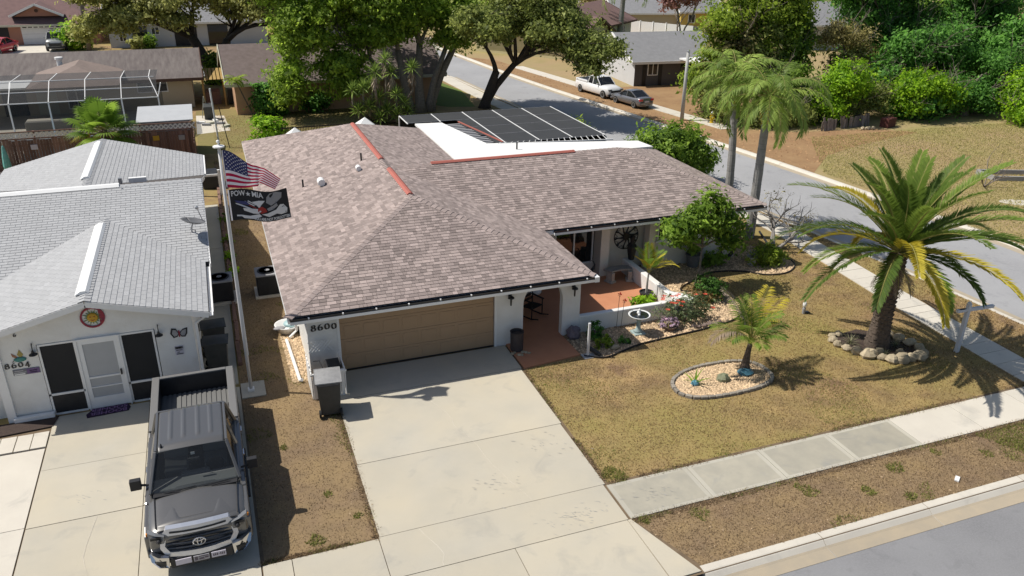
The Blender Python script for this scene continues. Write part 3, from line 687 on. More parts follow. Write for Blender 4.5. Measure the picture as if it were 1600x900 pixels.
# fascia and gutters
fa = MB()
fa.box(AX0, AY0, EZ-.19, AX1, AY0+.025, EZ-.03); fa.box(AX0-.004, AY0+.03, EZ-.17, AX0+.022, AY1, EZ-.02); fa.box(AX1-.022, AY0+.03, EZ-.19, AX1+.004, BY0, EZ-.02)
fa.box(AX1+.01, BY0, EZ-.19, BX1, BY0+.025, EZ-.03); fa.box(BX1-.022, BY0+.03, EZ-.17, BX1+.004, BY1, EZ-.02); fa.build('fascia', white_trim, H)
def gutter(x0, x1, y):
    g = MB(); prof = [(0, .03), (-.10, .03), (-.12, .10), (-.105, .10), (-.09, .045), (-.012, .045), (-.012, .10), (0, .10)]
    g.extr([(x0, y+a, EZ-.125+c) for a, c in prof], (x1-x0, 0, 0)); o = g.build('gutter', blackmetal, H)
    h = MB(); x = x0+.5
    while x < x1: h.box(x-.02, y-.128, EZ-.03, x+.02, y-.09, EZ-.018); h.box(x-.02, y-.132, EZ-.06, x+.02, y-.121, EZ-.019); x += .93
    h.build('gutter_hanger', white_trim, o)
    MB().box(x0, y-.112, EZ-.185, x1, y-.004, EZ-.098).build('gutter_soffit', white_trim, o)
gutter(AX0+.05, AX1-.02, AY0-.004); gutter(AX1+.35, BX1-.05, BY0-.004)
MB().box(AX1-.06, AY0-.14, EZ-.19, AX1+.09, AY0+.1, EZ-.02).build('gutter_end', white_trim, H)
dp = MB(); dp.tube([(1.23, 23.9, EZ-.1), (1.62, 23.9, EZ-.4), (1.66, 23.9, .2), (1.4, 23.7, .07)], .045, 8); dp.build('downspout', white_trim, H)
# numbers: pen strokes with a slanted nib
def nib(b, pts, wd, ang, org, ax, dz, thick, mi=0):
    """pts in (x,y) of the sign plane; org 3-D origin, ax right vector, dz up vector"""
    nx, ny = math.cos(ang)*wd/2, math.sin(ang)*wd/2; o, ax, dz = Vector(org), Vector(ax), Vector(dz); nn = ax.cross(dz)
    vs = []
    for x, y in pts:
        for k in (-1, 1):
            for h in (0, thick): vs.append(o+ax*(x+k*nx)+dz*(y+k*ny)+nn*h)
    fs = []
    for i in range(len(pts)-1):
        a, c = i*4, i*4+4
        fs += [(a+1, a+3, c+3, c+1), (a, a+1, c+1, c), (a+3, a+2, c+2, c+3)]
    b.add(vs, fs, mi)
def ell(cx, cy, rx, ry, a0=0, a1=360, n=24): return [(cx+rx*math.cos(math.radians(a0+(a1-a0)*i/n)), cy+ry*math.sin(math.radians(a0+(a1-a0)*i/n))) for i in range(n+1)]
DIG = {'0': [ell(.35, .5, .27, .42)], '8': [ell(.35, .72, .20, .21), ell(.35, .27, .26, .25)],
       '6': [ell(.35, .30, .26, .26), [(.10, .34), (.12, .55), (.24, .78), (.42, .92), (.56, .97)]],
       '4': [[(.46, .0), (.46, 1.0)], [(.46, 1.0), (.05, .32)], [(.05, .32), (.68, .32)]], '9': [ell(.35, .68, .24, .26), [(.58, .66), (.54, .4), (.38, .15), (.2, .04)]]}
def number(parent, txt, org, h, adv, mat, ax=(1, 0, 0), up=(0, 0, 1), wd=.15, steps=None, thick=.015):
    for i, ch in enumerate(txt):
        b = MB(); o = Vector(org)+Vector(ax)*adv*i+Vector(up)*((steps or [0]*9)[i])
        for st in DIG[ch]: nib(b, [(x*h, y*h) for x, y in st], wd*h, math.radians(10), o, ax, up, thick)
        x_ = b.build('house_number', mat, parent)
number(H, '8600', (1.86, 21.095, 1.50), .21, .195, blackmetal, steps=[.0, 0, 0, -.02], wd=.26)
# porch lamps: small black carriage lamps fixed to the wall
for x in (7.95, 10.12):
    b = MB(); b.box(x-.05, 21.05, 1.72, x+.05, 21.095, 1.86); b.tube([(x, 21.07, 1.82), (x, 20.98, 1.86), (x, 20.94, 1.80)], .018, 6)
    b.lathe([(.11, .0), (.10, .03), (.03, .08), (.01, .12)], (x, 20.95, 1.72), 8); b.lathe([(.02, -.26), (.03, -.22), (.035, 0)], (x, 20.95, 1.72), 6)
    b.build('wall_lamp', blackmetal, H)

# ---- flat white roof behind, slatted strip and the pool cage
FR = thing('lanai_roof', 'flat white roof joined to the back of the brown shingled house', 'roof', (12, 34, 0))
MB().prism([(9.85, 40.5), (9.85, 33.3), (9.85, 32.7), (19.5, 32.7), (19.35, 33.9), (12.1, 35.55), (11.25, 40.35)], 2.62, 2.72).build('roof_panel', white_roof, FR)
MB().tube([(13.1, 34.1, 2.7), (13.1, 34.1, 3.05)], .04, 8).build('vent_pipe', blackmetal, FR)
b = MB()
for x in (12.3, 14.5, 16.8, 19.1): b.box(x-.05, 34.6-.2*(x-12)/4, 0, x+.05, 34.7-.2*(x-12)/4, 2.615)
b.build('post', white_trim, FR)
for k in range(13):
    y = 35.9+k*.34; x0 = 11.28+.9*(40.35-y)/4.8; MB().box(x0, y, 2.60, x0+.82, y+.16, 2.66).build('slat', grey_paint, FR)
MB().bar((12.95, 35.6, 2.72), (12.15, 40.3, 2.72), .07, .05).build('slat_rail', red_metal, FR)
CG = thing('pool_cage', 'dark screened pool cage with thin white framing behind the house', 'pool cage', (15, 39, 0))
cz = 2.70; X0, X1, Y0_, Y1_ = 9.5, 18.35, 35.5, 42.55
fb = MB(); nxs = [X0+(X1-X0)*i/5 for i in range(6)]; nys = [Y0_+(Y1_-Y0_)*i/4 for i in range(5)]
for i, x in enumerate(nxs):
    y0 = 40.6 if x < 12.2 else Y0_
    MB().box(x-.022, y0, cz-.02, x+.022, Y1_, cz+.02).build('rafter', white_trim, CG)
for y in nys:
    x0 = 12.25+.12*(40-y) if y < 40.5 else X0
    for i in range(5):
        a = max(nxs[i]+.032, x0); c = nxs[i+1]-.032
        if c > a: MB().box(a, y-.009, cz-.015, c, y+.009, cz+.012).build('purlin', grey_paint, CG)
for i in range(5):
    for j in range(4):
        a, c = nxs[i], nxs[i+1]; y0, y1 = nys[j], nys[j+1]
        if j < 3: a = max(a, 12.25+.12*(40-y1))
        if c > a+.05: MB().poly([(a, y0, cz+.001*i), (c, y0, cz+.001*i), (c, y1, cz+.001*i), (a, y1, cz+.001*i)]).build('screen_panel', cage_screen, CG)
ps = MB()
for x in nxs: ps.box(x-.03, Y1_+.002, 0, x+.03, Y1_+.06, cz-.03)
for y in nys[:-1]: ps.box(X1+.032, y-.03, 0, X1+.09, y+.03, cz-.03)
ps.build('post', white_trim, CG)
MB().poly([(X1+.03, Y0_, 0), (X1+.03, Y1_, 0), (X1+.03, Y1_, cz-.03), (X1+.03, Y0_, cz-.03)]).build('screen_wall', screen_dark, CG)
MB().poly([(X0, Y1_+.01, 0), (X1, Y1_+.01, 0), (X1, Y1_+.01, cz-.03), (X0, Y1_+.01, cz-.03)]).build('screen_wall', screen_dark, CG)
tr = MB(); x = 12.6
tr.bar((12.6, 35.35, cz+.01), (18.3, 34.5, cz+.01), .05, .05)
while x < 18.2: y = 35.35-.149*(x-12.6); tr.bar((x, y, cz+.012), (x+.22, Y0_+.02, cz+.012), .022, .02); x += .30
tr.build('truss', white_trim, CG)

# ------------------------------------------------------------------ neighbour house 8604
LH = thing('house', 'white house with a pale grey shingle roof, front gable, white storm door and number 8604', 'house', (-4, 25, 0))
PS = .26; FX, FZ = -3.68, 3.35; FL, FRt = -6.58, -.78; GZ = FZ-PS*2.9; LRY, LRZ = 29.55, 3.86
fj = LRY-(LRZ-FZ)/PS; fe = LRY-(LRZ-GZ)/PS
lw = MB()
ht = lambda x: FZ-PS*abs(x-FX)-.06
segs = [(-6.0, -5.06, 0), (-3.12+.0, -3.11, 0)]
lw.extr([(-6.0, 21.35, 0), (-5.06, 21.35, 0), (-5.06, 21.35, 2.16), (-2.22, 21.35, 2.16), (-2.22, 21.35, 0), (-1.25, 21.35, 0), (-1.25, 21.35, ht(-1.25)), (FX, 21.35, ht(FX)), (-6.0, 21.35, ht(-6.0))], (0, .2, 0))
lw.box(-1.45, 21.553, 0, -1.25, 37.8, 2.4); lw.box(-6.0, 21.553, 0, -5.8, 24.8, 2.45); lw.box(-12, 24.9, 0, -6.003, 25.1, 2.45); lw.box(-8.2, 34, 0, -8.0, 37.6, 2.3); lw.extr([(-8.2, 37.8, 0), (-1.46, 37.8, 0), (-1.46, 37.8, 2.4), (-4.65, 37.8, 3.2), (-8.2, 37.8, 2.3)], (0, .2, 0))
lw.build('wall', white, LH)
MB().box(-9, 21.62, 0, -6.12, 21.78, 1.7).build('wall', white, LH)
MB().box(-6.1, 21.25, 0, -5.9, 21.345, 2.35).build('corner_post', white_trim, LH)
# porch front: two dark screens over dark kick panels, storm door between
for x0, x1 in ((-5.04, -4.16), (-3.10, -2.24)):
    f = MB(); f.box(x0, 21.33, .60, x1, 21.42, .66); f.box(x0, 21.33, .02, x0+.05, 21.42, 2.15); f.box(x1-.05, 21.33, .02, x1, 21.42, 2.15); f.box(x0+.05, 21.332, 2.1, x1-.05, 21.42, 2.15); f.box(x0+.05, 21.332, .0, x1-.05, 21.42, .05)
    o = f.build('porch_screen', white_trim, LH)
    MB().box(x0+.02, 21.36, .66, x1-.02, 21.38, 2.12).build('screen_mesh', screen_dark, o); MB().box(x0+.02, 21.355, .03, x1-.02, 21.385, .6).build('kick_panel', black, o)
d = MB(); x0, x1 = -4.12, -3.14
d.box(x0, 21.30, 0.03, x0+.11, 21.36, 2.12); d.box(x1-.11, 21.30, 0.03, x1, 21.36, 2.12); d.box(x0+.11, 21.302, 2.0, x1-.11, 21.36, 2.12); d.box(x0+.11, 21.302, .95, x1-.11, 21.36, 1.0); d.box(x0+.11, 21.302, .66, x1-.11, 21.36, .69); d.box(x0+.11, 21.302, .03, x1-.11, 21.36, .36)
door = d.build('storm_door', white_trim, LH)
pan = M('frosted_door_panel', (.42, .43, .44), .35, (.38, .39, .40), 3, .5)
for z0, z1 in ((1.0, 2.0), (.69, .95), (.36, .66)): MB().box(x0+.1, 21.325, z0, x1-.1, 21.34, z1).build('pane', pan, door)
MB().box(x1-.09, 21.25, .98, x1-.05, 21.30, 1.14).build('handle', black, door)
b = MB(); b.box(-4.16, 21.28, 0, -4.123, 21.4, 2.16); b.box(-3.137, 21.28, 0, -3.1, 21.4, 2.16); b.box(-4.122, 21.282, 2.123, -3.138, 21.4, 2.165); b.build('door_frame', white_trim, LH)
MB().box(-6.0, 23.5, 0, -1.5, 23.55, 2.4).build('porch_back_wall', grey_paint, LH)
MB().box(-5.95, 21.16, .05, -5.0, 21.3, .16).build('edging', white_trim, LH)
number(LH, '8604', (-5.87, 21.345, 1.58), .16, .155, blackmetal, steps=[.0, -.0, -.0, -.02], wd=.24)
number(LH, '6', (-5.50, 21.345, 2.47), .10, .2, blackmetal, wd=.2)
# roof
rp = dict(f_right=[(FRt, 21.0, GZ), (FRt, fe, GZ), (FX, fj, FZ), (FX, 21.0, FZ)], f_left=[(FL, fe, GZ), (FL, 21.0, GZ), (FX, 21.0, FZ), (FX, fj, FZ)],
          m_left=[(-13, fe, GZ), (FL, fe, GZ), (FX, fj, FZ), (FX, LRY, LRZ), (-13, LRY, LRZ)], m_right=[(FRt, fe, GZ), (-.64, fe, GZ), (-.64, LRY, LRZ), (FX, LRY, LRZ), (FX, fj, FZ)])
BX, BZ2 = -4.65, 3.35; bj = LRY+(LRZ-BZ2)/PS; ez = BZ2-PS*(-.64-BX); be = LRY+(LRZ-ez)/PS
rp.update(b_right=[(-.64, be, ez), (-.64, 38.9, ez), (BX, 38.9, BZ2), (BX, bj, BZ2)], b_left=[(2*BX+.64, 38.9, ez), (2*BX+.64, be, ez), (BX, bj, BZ2), (BX, 38.9, BZ2)],
          m_back=[(-.64, be, ez), (BX, bj, BZ2), (BX, LRY, LRZ), (-.64, LRY, LRZ)][::-1], m_back2=[(BX, LRY, LRZ), (BX, bj, BZ2), (2*BX+.64, be, ez), (-13, be, ez), (-13, LRY, LRZ)])
rb = MB()
for p in rp.values(): rb.poly(p)
rb.box(-6.5, 21.36, GZ-.12, -.85, 24.8, GZ-.08); rb.box(-13, 24.8, GZ-.3, -.7, 38.5, GZ-.29)
lroof = rb.build('roof', under_roof, LH)
ls = {k: Slope(p) for k, p in rp.items()}
roof_shingles(lroof, [ls[k] for k in ('f_right', 'f_left', 'm_left', 'm_right', 'b_right', 'b_left')], shingle_grey, .142, [.30], (-1.5, 20, 2.6), 290, thick=.016, three_tab=True, gap=.0045)
b = MB()
for x, z, y0, y1 in ((FX-.10, FZ, 21.5, 27.0), (BX-.1, BZ2, 32.6, 38.2)): b.extr([(x-.17, y0, z-.02), (x-.02, y0, z+.08), (x+.10, y0, z+.08), (x+.17, y0, z+.01)], (0, y1-y0, 0))
b.extr([(-11.5, LRY-.16, LRZ-.01), (-11.5, LRY-.05, LRZ+.07), (-11.5, LRY+.08, LRZ+.07), (-11.5, LRY+.17, LRZ-.02)][::-1], (8.2, 0, 0))
b.build('ridge_vent', white_trim, lroof)
b = MB()
cap_row(b, (FX, 21.0, FZ), (FX, fj, FZ), (.97, 0, -.25), (-.97, 0, -.25), t=(.4, .6)); cap_row(b, (-3.3, LRY, LRZ), (-.64, LRY, LRZ), (0, -.97, -.25), (0, .97, -.25), t=(.4, .6)); cap_row(b, (BX, bj, BZ2), (BX, 38.9, BZ2), (.97, 0, -.25), (-.97, 0, -.25), t=(.4, .6))
b.build('ridge_caps', shingle_grey, lroof, kind='stuff')
b = MB(); b.tube([(-3.2, 29.3, LRZ-.03), (-3.2, 29.25, LRZ-.3)], .03, 6); b.build('vent_pipe', steel, lroof)
MB().box(-3.15, 31.2, 3.45, -2.55, 31.35, 3.62).build('roof_vent', white_trim, lroof); MB().box(-3.5, 31.3, 3.4, -3.38, 31.42, 3.62).build('roof_vent', steel, lroof)
for (xa, xb) in ((FX, FRt), (FX, FL)): b = MB(); b.bar((xa, 21.0, FZ-.085), (xb, 21.0, GZ-.085), .03, .15); b.build('rake_board', white_trim, LH)
b = MB(); b.bar((-.64, fe-.1, GZ-.09), (-.64, LRY, LRZ-.09), .03, .15); b.bar((-.64, LRY, LRZ-.09), (-.64, be, ez-.09), .03, .15); b.build('rake_board', white_trim, LH)
b = MB(); b.extr([(FRt, 21.0, GZ-.12), (FRt+.12, 21.0, GZ-.12), (FRt+.13, 21.0, GZ+.0), (FRt+.115, 21.0, GZ+.0), (FRt+.10, 21.0, GZ-.1), (FRt+.015, 21.0, GZ-.1)], (0, fe-21.15, 0)); b.box(-.70, be+.2, ez-.12, -.56, 38.9, ez-.01); b.build('gutter', white_trim, LH)
b = MB(); b.tube([(FRt+.06, 21.2, GZ-.1), (-1.15, 21.28, 2.2), (-1.18, 21.28, .1)], .04, 6); b.build('downspout', white_trim, LH)
# ------------------------------------------------------------------ foliage
def leaf_quads(P, D, size, asp=.45, up=.5, rnd=.6, fold=.18):
    """one folded diamond per point; D = preferred normal"""
    k = len(P); n = unit(D + NP.normal(0, rnd, (k, 3)) + np.array([0, 0, up])); a = unit(np.cross(n, NP.normal(0, 1, (k, 3)))); b = np.cross(n, a)
    L = (np.clip(NP.lognormal(-.08, .36, k), .4, 2.)*size)[:, None]; W = L*asp
    V = np.stack([P-a*L*.5, P-b*W*.5+n*W*fold, P+a*L*.5-n*L*.12, P+b*W*.5+n*W*fold], 1).reshape(-1, 3)
    return V, np.arange(4*k).reshape(-1, 4)

def crown_points(lobes, n, clump=.45, per=26, shell=.55, flat=.7):
    vol = np.array([l[3]*l[4]*l[5] for l in lobes])**(2/3); nc = max(int(n/per), 1); idx = NP.choice(len(lobes), nc, p=vol/vol.sum()); Lb = np.array(lobes, float)[idx]
    d = unit(NP.normal(0, 1, (nc, 3))); r = shell+(1-shell)*NP.uniform(0, 1, nc)**.6
    wob = 1+.22*np.sin(d[:, 0]*5+idx*1.7)*np.cos(d[:, 1]*4+idx)+.15*NP.normal(0, 1, nc)
    C = Lb[:, :3]+d*Lb[:, 3:6]*(r*wob)[:, None]
    cs = clump*NP.uniform(.5, 1.5, nc); tn = np.clip(NP.normal(.5, .22, nc), 0, 1)
    P = np.repeat(C, per, 0)+NP.normal(0, 1, (nc*per, 3))*np.repeat(cs, per)[:, None]*np.array([1, 1, flat])*.55
    D = np.repeat(d, per, 0); T = np.clip(np.repeat(tn, per)+NP.normal(0, .15, nc*per), 0, 1)
    return P, D, T, C

def limb(b, p0, p1, r0, r1, wig=.12, n=6, seg=6):
    p0, p1 = Vector(p0), Vector(p1); L_ = (p1-p0).length; pts = []; rs = []
    off = [Vector((R.uniform(-1, 1), R.uniform(-1, 1), R.uniform(-.6, .6)))*L_*wig*.5 for _ in range(3)]
    for i in range(seg+1):
        t = i/seg; p = p0.lerp(p1, t)+off[0]*math.sin(t*math.pi)+off[1]*math.sin(2*t*math.pi)*.5; p.z += .1*L_*math.sin(t*math.pi); pts.append(p); rs.append(r0+(r1-r0)*t**.8)
    b.tube(pts, rs, n); return pts

def split_lobes(lobes, k=8, f=.60, sp=.58):
    out = []
    for l in lobes:
        for _ in range(k):
            d = Vector((R.gauss(0, 1), R.gauss(0, 1), R.gauss(.15, 1))).normalized()*R.uniform(.3, 1.15)*sp*1.4; q = f*R.uniform(.6, 1.25); out.append((l[0]+d.x*l[3], l[1]+d.y*l[4], l[2]+d.z*l[5], l[3]*q, l[4]*q, l[5]*q*.8))
    return out

def tree(name, label, cat, base, lobes, leaves, leafm, barkm, trunks, leaf=.28, clump=.5, per=26, group=None, twigs=8, shell=.5, asp=.5, extra=None, bare=False, limbs=True, split=False):
    """trunks: list of (base xy, fork point, r0, r1). Limbs run from the forks to the lobes"""
    t = thing(name, label, cat, (base[0], base[1], 0), group)
    b = MB(); forks = []
    for (bx, by), fk, r0, r1 in trunks:
        pts = [Vector((bx, by, -.05)), Vector((bx, by, .15))]
        b.tube([(bx, by, -.05), (bx+(fk[0]-bx)*.08, by+(fk[1]-by)*.08, fk[2]*.15), (bx+(fk[0]-bx)*.4+R.uniform(-.1, .1), by+(fk[1]-by)*.4, fk[2]*.5), tuple(fk)], [r0*1.35, r0, (r0+r1)/2, r1], 9); forks.append((Vector(fk), r1))
    if limbs:
        for l in lobes:
            f, r1 = min(forks, key=lambda q: (q[0]-Vector(l[:3])).length); c = Vector(l[:3])
            pts = limb(b, f-Vector((0, 0, .1)), c, r1*.75, .05, .2, 6)
            for _ in range(twigs):
                s_ = pts[R.randint(2, len(pts)-1)]; e = c+Vector((R.uniform(-1, 1)*l[3], R.uniform(-1, 1)*l[4], R.uniform(-.5, .9)*l[5]))*.85
                limb(b, s_, e, r1*.25+.01, .012, .25, 4, 4)
    b.build('trunk', barkm, t, smooth=True)
    if split: lobes = split_lobes(lobes)
    P, D, T, C = crown_points(lobes, leaves, clump, per, shell)
    P[:, 2] = np.maximum(P[:, 2], .05)
    V, F = leaf_quads(P, D, leaf, asp); np_mesh('crown', V, F, leafm, T, t)
    if extra:
        for nm, lb, n, lm, sz in extra:
            P, D, T, C = crown_points(lb, n, clump, per, shell); P[:, 2] = np.maximum(P[:, 2], .05); V, F = leaf_quads(P, D, sz, asp); np_mesh(nm, V, F, lm, T, t)
    return t

def shrub(name, label, cat, c, r, leaves, leafm, leaf=.1, group=None, lobes=None, clump=.16, asp=.5, per=18):
    t = thing(name, label, cat, (c[0], c[1], 0), group); b = MB()
    for _ in range(7): limb(b, (c[0]+R.uniform(-.1, .1), c[1]+R.uniform(-.1, .1), 0), (c[0]+R.uniform(-.6, .6)*r[0], c[1]+R.uniform(-.6, .6)*r[1], c[2]+R.uniform(.1, .5)*r[2]), .02+.01*r[0], .006, .2, 5, 4)
    b.build('stem', bark_grey, t)
    P, D, T, C = crown_points(lobes or [(c[0], c[1], c[2], *r)], leaves, clump, per, .5); P[:, 2] = np.maximum(P[:, 2], .03); V, F = leaf_quads(P, D, leaf, asp); np_mesh('foliage', V, F, leafm, T, t)
    return t

# --- palms
def frond_geo(c, az, el, L, droop, nl=38, ll=.45, lw=.045, hang=.25, vee=.5, twist=0., start=.12, side_bend=0., side_=.80, fwd_=.62):
    """feather frond: rachis curve and two rows of leaflets; returns (V, F quads), rachis points"""
    n = 14; pts = []; p = np.array(c, float); ang = el; a = az
    for i in range(n+1):
        pts.append(p.copy()); st = L/n
        p = p+st*np.array([math.cos(a)*math.cos(ang), math.sin(a)*math.cos(ang), math.sin(ang)]); ang -= droop/n*(.5+1.2*i/n); a += side_bend/n
    pts = np.array(pts); V = []; F = []
    for s_ in (-1, 1):
        for k in range(nl):
            t = start+(1-start)*(k+.5)/nl; i = min(int(t*n), n-1); f = t*n-i; q = pts[i]*(1-f)+pts[i+1]*f; d = pts[i+1]-pts[i]; d = d/np.linalg.norm(d)
            sd = np.cross(d, [0, 0, 1.]); sd /= max(np.linalg.norm(sd), 1e-6); upv = np.cross(sd, d)
            l = ll*(.35+.65*math.sin(math.pi*min(1, (.12+.86*t))**.9))*R.uniform(.85, 1.1)
            o = sd*s_*side_+d*fwd_+upv*(vee*(.6+.4*R.random())-.0)+np.array([0, 0, -hang*R.uniform(.5, 1.2)]); o /= np.linalg.norm(o)
            o2 = o+np.array([0, 0, -hang*.9]); o2 /= np.linalg.norm(o2)
            wv = np.cross(o, upv+.3*sd); wv /= max(np.linalg.norm(wv), 1e-6)
            m_ = q+o*l*.5; e = m_+o2*l*.55; w_ = wv*lw*.5
            b0 = len(V); V += [q, m_-w_, e, m_+w_]; F.append((b0, b0+1, b0+2, b0+3))
    return V, F, pts

def build_frond(parent, mat, rmat, *a, tint=None, name='frond', r=.02, **k):
    V, F, pts = frond_geo(*a, **k)
    b = MB(); b.v = [tuple(p) for p in V]; b.f = [list(f) for f in F]; b.m = [0]*len(F); t0 = R.uniform(.25, .75) if tint is None else tint; b.t = [min(1, max(0, t0+R.uniform(-.12, .12))) for _ in F]
    rs = [r*(1-.8*i/(len(pts)-1)) for i in range(len(pts))]
    b.tube([tuple(p) for p in pts], rs, 4, 1, .5, False)
    return b.build(name, [mat, rmat], parent)

# big date palm: thick trunk with old leaf bases, arching crown
bp = thing('palm_tree', 'large date palm with thick rough trunk and arching fronds in a ring of rocks', 'palm tree', (19.22, 17.2, 0)); ORG['palm_tree'] = Vector((19.22, 17.2, 0))
b = MB(); axp = [Vector((19.22, 17.2, 0)), Vector((19.2, 17.18, .9)), Vector((19.13, 17.12, 1.8)), Vector((19.08, 17.05, 2.7)), Vector((19.06, 17.0, 3.4))]
b.tube(axp, [.40, .28, .25, .28, .23], 16, 0, .4)
for k in range(230):                                    # old leaf bases wound round the trunk
    z = .05+3.2*k/230; a = k*2.39996; i = min(int(z/.9), 3); c = axp[i].lerp(axp[i+1], min((z-axp[i].z)/max(axp[i+1].z-axp[i].z, .01), 1)); rr = .29-.012*z+.13*max(0, .6-z)
    d = Vector((math.cos(a), math.sin(a), 0)); s_ = Vector((-d.y, d.x, 0)); p = c+d*(rr-.05)
    b.add([p-s_*.08, p+s_*.08, p+d*.085+s_*.05+_z*.15, p+d*.085-s_*.05+_z*.15, p+_z*.17+s_*.05, p+_z*.17-s_*.05], [(0, 1, 2, 3), (3, 2, 4, 5), (0, 3, 5), (1, 4, 2)], 0, R.uniform(.1, .9))
b.build('trunk', palm_bark, bp)
bc = (19.06, 17.0, 3.35); rach = M('frond_midrib', (.22, .22, .06), .6, (.30, .26, .08), 8, .5); nF = 42
for k in range(nF):
    u_ = k/(nF-1); az = k*2.39996+.5; el = 1.46-1.42*u_**.95+R.uniform(-.1, .1); L_ = 2.9+1.15*math.sin(u_*2.7)+R.uniform(-.45, .3)-(.8 if u_ > .85 else 0)
    mt = leaf_palm_y if (u_ > .55 and R.random() < .38) else leaf_palm
    build_frond(bp, mt, rach, bc, az, el, L_, .55+.75*u_+R.uniform(-.15, .3), nl=84, ll=.50, lw=.055, hang=.06+.10*u_, vee=.42, start=.08, r=.03, side_=.62, fwd_=.8, side_bend=R.uniform(-.25, .25))
for k in range(9): build_frond(bp, leaf_dead, rach, (19.06, 17.0, 3.0), k*.7, -.75+R.uniform(-.2, .2), 1.1, .8, nl=18, ll=.3, lw=.03, hang=.3, tint=.4, name='dead_frond')

# queen palms by the side street
def queen(loc, h, label, lean=(0, 0), seed=0, s=1.0, n=22, grp='tall queen palms beside the side street'):
    q = thing('palm_tree', label, 'palm tree', (loc[0], loc[1], 0), grp); b = MB(); pts = []; rs = []
    for i in range(15):
        t = i/14; pts.append((loc[0]+lean[0]*t*t, loc[1]+lean[1]*t*t, h*t)); rs.append((.20-.06*t)*s*(1+.06*(i % 2)))
    b.tube(pts, rs, 12)
    for i in range(1, 26): t = i/26; b.lathe([((.206-.06*t)*s, -.02), ((.206-.06*t)*s, .02)], (loc[0]+lean[0]*t*t, loc[1]+lean[1]*t*t, h*t), 12, 0, .15)
    b.build('trunk', palm_grey, q); c = (loc[0]+lean[0], loc[1]+lean[1], h+.15)
    b = MB(); b.tube([(c[0], c[1], h-.25), (c[0], c[1], h+.45), (c[0], c[1], h+.9)], [.13*s, .14*s, .04], 10); b.build('crownshaft', leaf_palm, q)
    for k in range(n):
        u_ = k/(n-1); az = k*2.39996+seed; el = 1.25-1.35*u_+R.uniform(-.12, .12)
        o = build_frond(q, leaf_queen, rach, (c[0], c[1], c[2]+.25), az, el, (2.6+R.uniform(-.3, .3))*s, 1.95+R.uniform(-.2, .4), nl=44, ll=.60*s, lw=.05, hang=.55, vee=.35, start=.14, tint=R.uniform(.3, .9))
    b = MB()
    for k in range(60): a = R.uniform(0, 6.28); rr = R.uniform(.05, .3); b.ball((c[0]-.3+rr*math.cos(a), c[1]-.35+rr*math.sin(a)*.5, c[2]-.1-R.uniform(0, .7)), .035, 5, 4)
    b.build('fruit_cluster', M('palm_fruit', (.42, .27, .05), .7), q, kind='stuff')
    return q
queen((21.15, 28.6), 6.0, 'farther of the two tall palms, its crown in front of the vine covered tree', (-.25, .2), .3, .95)
queen((21.25, 26.9), 5.7, 'nearer of the two tall palms, trunk rising past the right end of the roof', (-.1, -.1), 1.9, 1.05, 24)
fp = queen((44.5, 84.0), 6.0, 'tall palm on the green lawn in front of the cream house', (.2, 0), .7, 1.6, 20, None)

# young coconut palm in the island bed
sp = thing('palm_tree', 'young palm with half browned fronds standing in the stone edged island bed', 'palm tree', (14.15, 17.2, 0))
b = MB(); b.tube([(14.15, 17.2, 0), (14.14, 17.2, .25), (14.16, 17.2, .6), (14.2, 17.2, .95)], [.20, .13, .09, .07], 10, 0, .3); b.build('trunk', palm_bark, sp)
tc = (14.2, 17.2, .95)
for az, el, L_, dr, mt, sb in ((2.35, 1.32, 2.0, .8, leaf_dead, .2), (.75, 1.08, 1.9, .55, leaf_palm_y, -.2), (.45, .95, 2.0, .95, leaf_palm_y, -.2), (3.1, 1.0, 1.7, 2.1, leaf_dead, 0), (2.6, .95, 1.4, 1.5, leaf_palm, 0), (3.5, 1.0, 1.3, 1.5, leaf_palm, 0), (4.4, .95, 1.15, 1.4, leaf_palm, 0),
                               (5.3, 1.0, 1.2, 1.3, leaf_palm, 0), (6.1, 1.0, 1.3, 1.3, leaf_palm, 0), (1.6, 1.15, 1.5, 1.0, leaf_palm, 0), (1.2, 1.35, 1.5, .7, leaf_palm, 0), (2.0, 1.4, 1.5, .6, leaf_palm, 0), (4.0, 1.25, 1.3, 1.0, leaf_palm, 0), (5.7, 1.3, 1.4, .8, leaf_palm, 0)):
    build_frond(sp, mt, rach, tc, az, el, L_, dr, nl=34, ll=.5, lw=.035, hang=.35, vee=.3, start=.25, r=.022, side_bend=sb, name='frond' if mt is not leaf_dead else 'dead_frond')

# fan palm behind the neighbour's roof
fpm = thing('fan_palm', 'bushy fan palm growing in front of the wooden fence', 'palm tree', (-5.4, 46.0, 0))
b = MB(); b.tube([(-5.4, 46, 0), (-5.35, 46, 1.5), (-5.4, 46, 2.2)], [.22, .18, .2], 9); b.build('trunk', palm_bark, fpm)
for k in range(38):
    u_ = k/37; az = k*2.39996; el = 1.35-1.9*u_; pl = .8+.5*R.random(); c = np.array([-5.4, 46, 2.15]); d = np.array([math.cos(az)*math.cos(el), math.sin(az)*math.cos(el), math.sin(el)]); hub = c+d*pl+np.array([0, 0, -.05])
    sd = unit(np.cross(d, [0, 0, 1.])); n_ = unit(np.cross(sd, d)); bb = MB(); bb.tube([tuple(c), tuple(hub)], .015, 4, 1); tt = R.uniform(.2, .9)
    for j in range(24):
        a = math.radians(-130+260*j/23); o = d*math.cos(a)+sd*math.sin(a); l = .92*(.75+.25*math.cos(a)); pr = np.cross(o, n_)*.045
        m_ = hub+o*l*.55-n_*.02; e = hub+o*l-np.array([0, 0, .20+.12*R.random()])*l
        bb.quad(tuple(hub), tuple(m_-pr), tuple(e), tuple(m_+pr), 0, tt)
    bb.build('fan_leaf', [leaf_palm_y if (u_ > .8 and R.random() < .7) else leaf_mid, rach], fpm)

